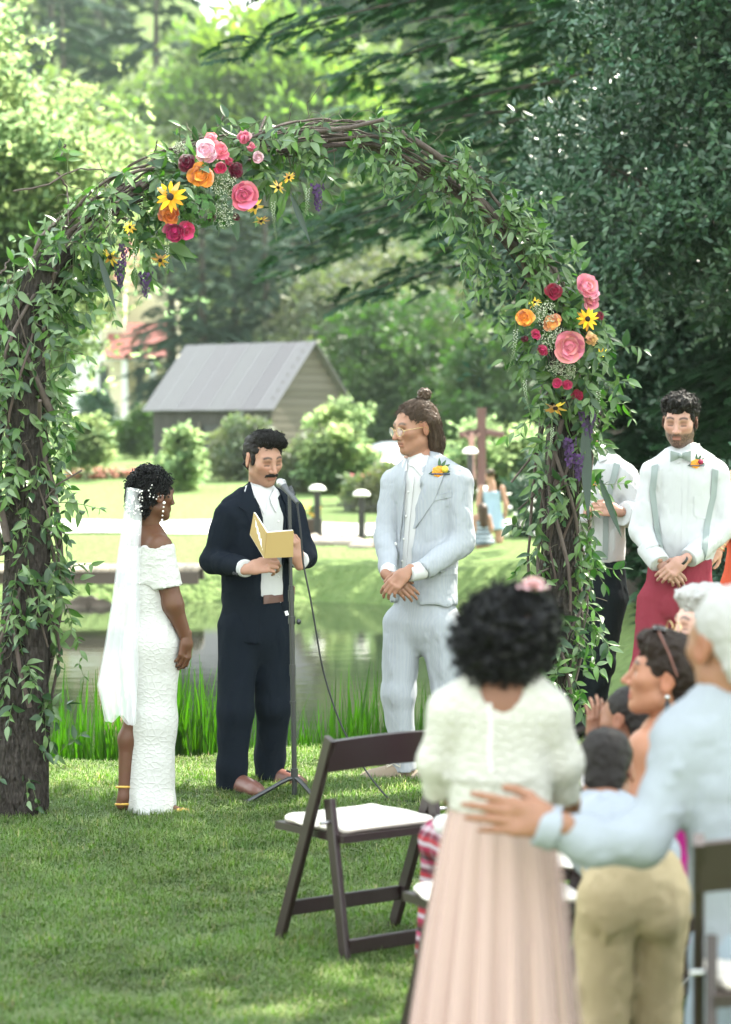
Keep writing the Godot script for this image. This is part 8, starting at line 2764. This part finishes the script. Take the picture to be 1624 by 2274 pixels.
func make_far_guests():
	# young woman in a light blue dress and the small girl before her, both from behind
	for k in 2:
		var d := 36.0 if k == 0 else 35.2
		var u := 1092.0 if k == 0 else 1070.0
		var o := person(["young woman in a light blue sundress standing by the garden, from behind", "small long-haired girl in a striped grey frock beside the young woman"][k], u, d, "")
		var j := joints(o)
		var skin := Color(0.42, 0.24, 0.17)
		var b := Geo.new()
		var top := 1040.0 if k == 0 else 1120.0
		var foot := 1252.0 if k == 0 else 1258.0
		var hgt := foot - top
		var Y := func(f: float) -> float: return foot - hgt * f
		var c := u
		var wv := 0.17 if k == 0 else 0.14
		skin_trunk(b, [[[j.call(c, Y.call(0.84), 0), j.call(c, Y.call(0.55), 0)], [0.06, 0.10]], [[j.call(c - hgt * 0.11, Y.call(0.80), 0), j.call(c - hgt * 0.14, Y.call(0.62), 0.02), j.call(c - hgt * 0.10, Y.call(0.48), -0.04)], [0.042, 0.036, 0.03]], [[j.call(c + hgt * 0.11, Y.call(0.80), 0), j.call(c + hgt * 0.15, Y.call(0.62), 0.02), j.call(c + hgt * 0.13, Y.call(0.46), -0.04)], [0.042, 0.036, 0.03]],
			[[j.call(c - hgt * 0.04, Y.call(0.45), 0), j.call(c - hgt * 0.03, Y.call(0.25), 0), j.call(c - hgt * 0.03, Y.call(0.02), 0)], [0.08, 0.05, 0.035]], [[j.call(c + hgt * 0.06, Y.call(0.45), 0), j.call(c + hgt * 0.08, Y.call(0.25), 0.03), j.call(c + hgt * 0.08, Y.call(0.02), 0)], [0.08, 0.05, 0.035]]], skin, 0.02)
		var hx := frame_of(j.call(c - (4.0 if k == 0 else 0.0), Y.call(0.925), 0), PI + 0.3, 0.1, 0.0, 0.85 if k == 0 else 0.78)
		add_head(b, hx, skin, {"neck": hx.affine_inverse() * j.call(c, Y.call(0.83), 0), "cell": 0.009})
		part("body", b, skin_mat(), o)
		var hf := hair_field(0.008, Vector3.ONE, 20.0, 3.0)
		hf.ell(hx * Transform3D(Basis.IDENTITY, Vector3(0, 0.035, -0.02)), Vector3(0.08, 0.085, 0.095), 0.03)
		if k == 1: hf.cone(hx * Vector3(0, -0.02, -0.07), hx * Vector3(0, -0.28, -0.08), 0.075, 0.06, 0.04)
		else: hf.ell(hx * Transform3D(Basis.IDENTITY, Vector3(0, 0.05, -0.11)), Vector3(0.045, 0.045, 0.04), 0.02)
		var hg := Geo.new()
		hf.build(hg, 0.014)
		part("hair", hg, hair_mat("hair_brown", Color(0.052, 0.035, 0.026)), o)
		var df := garment(0.008, 110.0 + k)
		df.cone(j.call(c, Y.call(0.76), 0), j.call(c + hgt * 0.01, Y.call(0.60), 0), wv * 0.78, wv * 0.70, 0.04, Vector3(0, 0, 1), 1.3, 1)
		df.cone(j.call(c + hgt * 0.01, Y.call(0.60), 0), j.call(c + hgt * 0.02, Y.call(0.36), 0), wv * 0.70, wv * (1.15 if k == 0 else 1.35), 0.04, Vector3.ZERO, 1.0, 2)
		var dg := Geo.new()
		df.build(dg, 0.02)
		var st := drawn_tex("frock_stripes", 32, 32, func(_x: int, yy: int) -> Color: return Color(0.62, 0.66, 0.70) if yy % 8 < 4 else Color(0.30, 0.34, 0.38))
		part("dress", dg, cloth("blue_sundress", Color(0.33, 0.44, 0.55)) if k == 0 else mat("striped_frock", Color(1, 1, 1), 0.9, {"tex": st, "tile": Vector3(4, 4, 4)}), o)

func make_people():
	make_officiant()
	make_book()
	make_groom()
	make_bride()
	make_groomsmen()
	make_front_guests()
	make_far_guests()

# ---------------------------------------------------------------- chairs, microphone
func make_chair(label: String, foot_a: Vector3, along: Vector3, back: Vector3) -> Node3D:
	# foot_a: the left front foot; along: the width; back: from front feet to back feet (both level)
	var o := thing("folding_chair", label, "chair", foot_a, "dark wooden folding chairs on the lawn")
	var wood := mat("mahogany", Color(0.016, 0.007, 0.0075), 0.38, {"coat": 0.15, "bump": noise_tex("grain", 0.02, FastNoiseLite.TYPE_SIMPLEX, Color.BLACK, Color.WHITE, true, 1.5, 128), "bump_scale": 0.3, "tile": Vector3(12, 2, 12)})
	var W := along.length()
	var ax := along.normalized()
	var bz := back.normalized()
	var D := back.length()
	var top := bz * (D * 0.86) + Vector3(0, 0.765, 0)
	for s in 2:
		var g := Geo.new()
		var p := ax * (W * s)
		bar(g, p + Vector3(0, -0.02, 0), p + top, 0.024, 0.046, bz)
		part("long_leg", g, wood, o)
		var g2 := Geo.new()
		var off := ax * (0.030 if s == 0 else -0.030)
		bar(g2, p + off + bz * D + Vector3(0, -0.02, 0), p + off + bz * (D * 0.74) + Vector3(0, 0.555, 0), 0.024, 0.044, bz)
		part("short_leg", g2, wood, o)
		var pin := Geo.new()
		pin.tube([p + bz * (D * 0.78) + Vector3(0, 0.48, 0) - ax * 0.02, p + bz * (D * 0.78) + Vector3(0, 0.48, 0) + ax * 0.02], [0.006, 0.006], 8)
		part("hinge_pin", pin, mat("steel", Color(0.5, 0.5, 0.5), 0.3, {"metal": 1.0}), o)
	var rows := []      # curved back rail
	for k in 2:
		var row := []
		for q in 13:
			var t := q / 12.0
			row.append(ax * (W * t) + bz * (D * 0.86 * (1.0 - 0.0 * k) + 0.030 * sin(t * PI) - 0.020 * k) + Vector3(0, 0.757 + 0.012 * sin(t * PI) - 0.105 * k, 0))
		rows.append(row)
	var br := Geo.new()
	br.sheet(rows, 0.018)
	part("back_rail", br, wood, o)
	var seat := Geo.new()
	var fr := bz * (-0.03)
	var sy := 0.425
	seat.box(Transform3D(Basis(ax, Vector3.UP, bz), ax * (W * 0.5) + bz * (D * 0.5 - 0.04) + Vector3(0, sy, 0)), Vector3(W - 0.07, 0.026, 0.40))
	part("seat_frame", seat, wood, o)
	var f := Field.new()
	var c := ax * (W * 0.5) + bz * (D * 0.5 - 0.04) + Vector3(0, sy + 0.026, 0)
	for q in [[-1, -1], [1, -1], [1, 1], [-1, 1]]:
		f.cone(c + ax * (q[0] * (W * 0.5 - 0.085)) + bz * (q[1] * 0.145), c + ax * (-q[1] * (W * 0.5 - 0.085)) + bz * (q[0] * 0.145), 0.036, 0.036, 0.02, Vector3.UP, 2.2)
	f.cone(c - ax * 0.08, c + ax * 0.08, 0.15, 0.15, 0.05, Vector3.UP, 7.5)
	var sg := Geo.new()
	f.build(sg, 0.010)
	part("cushion", sg, mat("cushion", Color(0.66, 0.60, 0.53), 0.6), o)
	for q in [[0.0, 0.15, 0.01], [1.0, 0.07, -0.005]]:
		var g := Geo.new()
		var b0: Vector3 = bz * (D * q[0]) + Vector3(0, q[1], 0)
		if q[0] == 0.0: b0 = top * (q[1] / 0.745)
		var ins: float = 0.008 if q[0] == 0.0 else 0.035
		bar(g, b0 + ax * ins, b0 + ax * (W - ins), 0.05, 0.020, Vector3.UP.cross(ax) * -1.0)
		part("stretcher", g, wood, o)
	return o

func make_furniture():
	var a := at(612, 2112, 8.30)
	a.y = land(a.x, 8.3)
	make_chair("empty dark wooden folding chair with cream cushion in the foreground", a, Vector3(0.40, 0, -0.30), Vector3(0.225, 0, 0.30))
	var seats := [["dark folding chair under the woman with sunglasses", 1500, 6.9, -1.4, 0.0], ["dark folding chair under the guest in magenta", 1596, 7.7, -1.3, 0.0], ["dark folding chair under the guest in the striped skirt", 1110, 6.75, 0.5, 0.0], ["dark folding chair under the small boy", 1368, 7.5, -0.9, 0.0]]
	for q in seats:
		var p := at(q[1], 2000, q[2])
		p.y = land(p.x, q[2])
		var f := -Vector3(sin(q[3]), 0, cos(q[3]))      # the way the sitter faces
		if q[3] < -0.8: f = Vector3(sin(q[3] + 0.0), 0, cos(q[3]) * -0.4).normalized()
		var ax := Vector3.UP.cross(f).normalized() * -0.46
		make_chair(q[0], p - ax * 0.5 + f * 0.16, ax, -f * 0.38)
	var mt := at(1553, 1884, 5.0)
	make_chair("dark folding chair under the white-haired man at the right edge", mt - Vector3(-0.05, 0.745, 0.35), Vector3(0.44, 0, -0.12), Vector3(-0.06, 0, 0.41))
	# microphone stand
	var steel := mat("black_steel", Color(0.012, 0.013, 0.015), 0.35, {"spec": 0.6})
	var chrome := mat("steel", Color(0.5, 0.5, 0.5), 0.3, {"metal": 1.0})
	var foot := at(655, 1765, 11.62)
	foot.y = land(foot.x, 11.62)
	var o := thing("microphone_stand", "black tripod microphone stand in front of the officiant", "microphone stand", foot)
	var q2 := func(u: float, v: float, dz: float) -> Vector3: return at(u, v, 11.62 - dz) - foot
	var hub: Vector3 = q2.call(654, 1728, 0)
	var tube := Geo.new()
	tube.tube([q2.call(655, 1764, 0), q2.call(647, 1300, 0)], [0.0125, 0.0125], 12)
	part("lower_tube", tube, steel, o)
	var tube2 := Geo.new()
	tube2.tube([q2.call(647, 1320, 0), q2.call(643, 1090, 0)], [0.0085, 0.0085], 12)
	part("upper_tube", tube2, steel, o)
	for v in [[1310, 1335, 0.016], [1368, 1385, 0.018], [1475, 1500, 0.0155], [1556, 1562, 0.016], [1706, 1732, 0.018]]:
		var g := Geo.new()
		g.tube([q2.call(lerpf(643.0, 655.0, (v[0] - 1090) / 674.0), v[0], 0), q2.call(lerpf(643.0, 655.0, (v[1] - 1090) / 674.0), v[1], 0)], [v[2], v[2]], 14)
		part("collar", g, steel, o)
	var kn := Geo.new()
	kn.ball(Transform3D(Basis.from_scale(Vector3(0.012, 0.014, 0.010)), q2.call(664, 1380, 0.01)), 10, 8)
	part("clutch_knob", kn, steel, o)
	var wing := Geo.new()
	wing.bevel_box(Transform3D(Basis(Vector3(0, 0, 1), 0.3), q2.call(637, 1361, 0.02)), Vector3(0.016, 0.022, 0.006), 0.002)
	part("wing_screw", wing, mat("white_plastic", Color(0.7, 0.7, 0.68), 0.4), o)
	var tn := Geo.new()
	tn.bevel_box(Transform3D(Basis(Vector3(0, 0, 1), 1.2), q2.call(641, 1712, 0.02)), Vector3(0.010, 0.022, 0.008), 0.002)
	part("leg_screw", tn, steel, o)
	for q in [[548, 1772, 0.10], [712, 1768, 0.16], [690, 1738, -0.24]]:
		var e: Vector3 = q2.call(q[0], q[1], q[2])
		e.y = land(foot.x + e.x, 11.62 - e.z) - foot.y + 0.012
		var g := Geo.new()
		g.tube([hub, hub.lerp(e, 0.12) + Vector3(0, 0.012, 0), hub.lerp(e, 0.3) + Vector3(0, 0.012, 0), e], [0.011, 0.011, 0.0105, 0.0105], 10)
		var leg := part("leg", g, steel, o)
		var rf := Geo.new()
		rf.ball(Transform3D(Basis.from_scale(Vector3.ONE * 0.015), e), 8, 6)
		part("rubber_foot", rf, mat("rubber", Color(0.03, 0.025, 0.02), 0.8), leg)
	var clip := Geo.new()
	clip.tube([q2.call(643, 1092, 0), q2.call(645, 1082, 0.01), q2.call(652, 1100, 0.02)], [0.010, 0.012, 0.013], 10)
	part("mic_clip", clip, steel, o)
	var m := thing("microphone", "handheld microphone with silver mesh head in the stand's clip", "microphone", foot)
	var h0: Vector3 = q2.call(624, 1072, -0.02)
	var h1: Vector3 = q2.call(658, 1112, 0.05)
	var ax := (h1 - h0).normalized()
	var bx := ax.cross(Vector3(0, 0, 1)).normalized()
	var mx := Transform3D(Basis(bx, ax, bx.cross(ax)), h0)
	var body := Geo.new()
	body.lathe(mx, [Vector2(0.018, 0.022), Vector2(0.0185, 0.030), Vector2(0.016, 0.045), Vector2(0.013, 0.085), Vector2(0.011, 0.145), Vector2(0.010, 0.15), Vector2(0.0, 0.15)], 18)
	part("handle", body, mat("mic_grey", Color(0.07, 0.072, 0.08), 0.35), m)
	var grille := Geo.new()
	grille.lathe(mx, [Vector2(0.0, -0.024), Vector2(0.012, -0.021), Vector2(0.020, -0.011), Vector2(0.0245, 0.002), Vector2(0.0245, 0.008), Vector2(0.021, 0.02), Vector2(0.018, 0.024)], 20)
	part("mesh_head", grille, mat("mic_mesh", Color(0.36, 0.36, 0.37), 0.4, {"metal": 0.8, "bump": noise_tex("weave", 0.35, FastNoiseLite.TYPE_VALUE, Color.BLACK, Color.WHITE, true, 3.0, 128, 2), "bump_scale": 0.8, "tile": Vector3(20, 20, 20)}), m)
	var bandg := Geo.new()
	bandg.lathe(mx, [Vector2(0.0245, 0.001), Vector2(0.0262, 0.002), Vector2(0.0262, 0.007), Vector2(0.0245, 0.008)], 20)
	part("ring", bandg, chrome, m)
	var cpts := [[660, 1116, 0.05], [668, 1180, 0.05], [674, 1250, 0.04], [690, 1330, 0.03], [702, 1400, 0.02], [716, 1480, 0.0], [736, 1550, 0.0], [762, 1618, 0.0], [800, 1690, 0.02], [836, 1742, 0.04], [868, 1775, 0.06], [920, 1800, 0.10], [950, 1808, 0.16]]
	var cp := []
	var cr := []
	var pts := []
	for q in cpts: pts.append(q2.call(q[0], q[1], q[2]))
	for k in 61:
		var f := k / 60.0 * (pts.size() - 1) * 0.9999
		var n := int(f)
		var p: Vector3 = pts[n].cubic_interpolate(pts[n + 1], pts[maxi(n - 1, 0)], pts[mini(n + 2, pts.size() - 1)], f - n)
		p.y = maxf(p.y, land(foot.x + p.x, 11.62 - p.z) - foot.y + 0.02)
		cp.append(p)
		cr.append(0.0045)
	var cg := Geo.new()
	cg.tube(cp, cr, 7)
	var cable := part("cable", cg, mat("cable_black", Color(0.012, 0.013, 0.015), 0.5))
	cable.position = foot
	tag(cable, "black microphone cable trailing from the stand down to the grass", "cable")

# ---------------------------------------------------------------- grass and reeds
func make_grass():
	var r := RandomNumberGenerator.new()
	r.seed = 303
	var tufts := []
	for k in 5:
		var g := Geo.new()
		for q in 11:
			var a := r.randf() * TAU
			var o := Vector3(r.randfn() * 0.022, 0, r.randfn() * 0.022)
			var l := r.randf_range(0.028, 0.062)
			var lean := r.randf_range(0.15, 1.1)
			var d := Vector3(cos(a), 0, sin(a))
			var s := d.cross(Vector3.UP) * r.randf_range(0.0013, 0.0024)
			var v := r.randf_range(0.7, 1.3)
			g.col = Color(v * r.randf_range(0.9, 1.15), v, v * 0.9)
			var nn := (Vector3.UP + d * 0.4).normalized()
			var m := o + Vector3(0, l * 0.6, 0) + d * l * lean * 0.3
			var t := o + Vector3(0, l * (1.0 - 0.35 * lean), 0) + d * l * lean * 0.8
			var i0 := g.vert(o - s - Vector3(0, 0.01, 0), nn)
			g.vert(o + s - Vector3(0, 0.01, 0), nn)
			g.vert(m - s * 0.9, nn)
			g.vert(m + s * 0.9, nn)
			g.vert(t, nn)
			g.tri(i0, i0 + 1, i0 + 3)
			g.tri(i0, i0 + 3, i0 + 2)
			g.tri(i0 + 2, i0 + 3, i0 + 4)
		tufts.append(g.mesh())
	var gm := mat("grass_blade", Color(0.215, 0.28, 0.13), 0.45, {"vc": true, "back": Color(0.7, 0.95, 0.35), "spec": 0.4})
	var lists := [[], [], [], [], []]
	var cols := [[], [], [], [], []]
	for k in 120000:
		var d := 6.9 + 9.4 * pow(r.randf(), 1.25)
		var half := d * 0.158 + 0.45
		var x := r.randf_range(-half, half + 0.4)
		var s := shore(x, d)
		if s < 0.25: continue
		var h := land(x, d)
		var n := noise.get_noise_2d(x * 2.2, d * 2.2)
		var n2 := noise.get_noise_2d(x * 7.0 + 40.0, d * 7.0)
		var sc := r.randf_range(0.65, 1.25) * (1.0 + 0.55 * n + 0.5 * n2)
		var b := Basis(Vector3.UP, r.randf() * TAU).scaled(Vector3(1.1, sc * 1.05, 1.1))
		var q := r.randi() % 5
		lists[q].append(Transform3D(b, Vector3(x, h - 0.004, -d)))
		var v := 1.0 + 0.34 * n + 0.2 * n2 + r.randf_range(-0.2, 0.2)
		var dry := 0.25 if r.randf() < 0.05 else 0.0
		cols[q].append(Color(v * (1.0 + 0.15 * n2 + dry * 3.0), v * (1.0 + dry), v * (0.9 + dry * 2.0)))
	for k in 5: tag(scatter("lawn_grass", tufts[k], gm, lists[k], cols[k]), ["short lawn grass around the ceremony", "fine lawn grass around the ceremony", "tufted lawn grass around the ceremony", "leaning lawn grass around the ceremony", "mixed lawn grass around the ceremony"][k], "grass", "lawn grass", "stuff")
	# reeds along the near bank, clump by clump
	var reed_m := mat("reed_blade", Color(0.085, 0.17, 0.030), 0.45, {"vc": true, "back": Color(0.9, 1.2, 0.35)})
	var protos := []
	for k in 4:
		var g := Geo.new()
		for q in 44:
			var o := Vector3(r.randfn() * 0.13, 0, r.randfn() * 0.09)
			var l: float = r.randf_range(0.45, 1.0) * [0.78, 0.9, 0.7, 0.62][k]
			var a := r.randf() * TAU
			var bend := r.randf_range(0.02, 0.30)
			var d := Vector3(cos(a), 0, sin(a))
			var w := r.randf_range(0.006, 0.012)
			var s := d.cross(Vector3.UP)
			var v := r.randf_range(0.65, 1.3)
			g.col = Color(v * r.randf_range(0.85, 1.2), v, v * 0.8)
			var rows := []
			for m in 6:
				var t := m / 5.0
				var c: Vector3 = o + Vector3(0, l * (t - 0.1 * bend * t * t), 0) + d * l * bend * t * t
				var h := s * w * (1.0 - pow(t, 2.2)) + s * 0.0006
				rows.append([c - h, c + d * -0.002, c + h])
			g.sheet(rows)
		protos.append(g.mesh())
	var spots := []
	for k in 74:
		var u := -60.0 + 1130.0 * k / 73.0 + r.randf_range(-14, 14)
		var d := 13.05 + r.randf_range(0.0, 0.75)
		var x := (u - 812.0) / LENS * d
		while shore(x, d) > 0.42: d += 0.12
		while shore(x, d) < -0.1: d -= 0.1
		var den := 1.0 if u < 480 else 0.8
		spots.append([x, d, r.randf_range(0.6, 1.15) * den])
	for k in spots.size():
		var q: Array = spots[k]
		var o := part("reed_clump", protos[k % 4], reed_m)
		o.position = Vector3(q[0], maxf(land(q[0], q[1]), -0.47) - 0.02, -q[1])
		o.rotation.y = r.randf() * TAU
		o.scale = Vector3.ONE * q[2]
		tag(o, "clump of tall bright green reeds along the near bank of the pond", "reeds", "reed clumps along the bank")
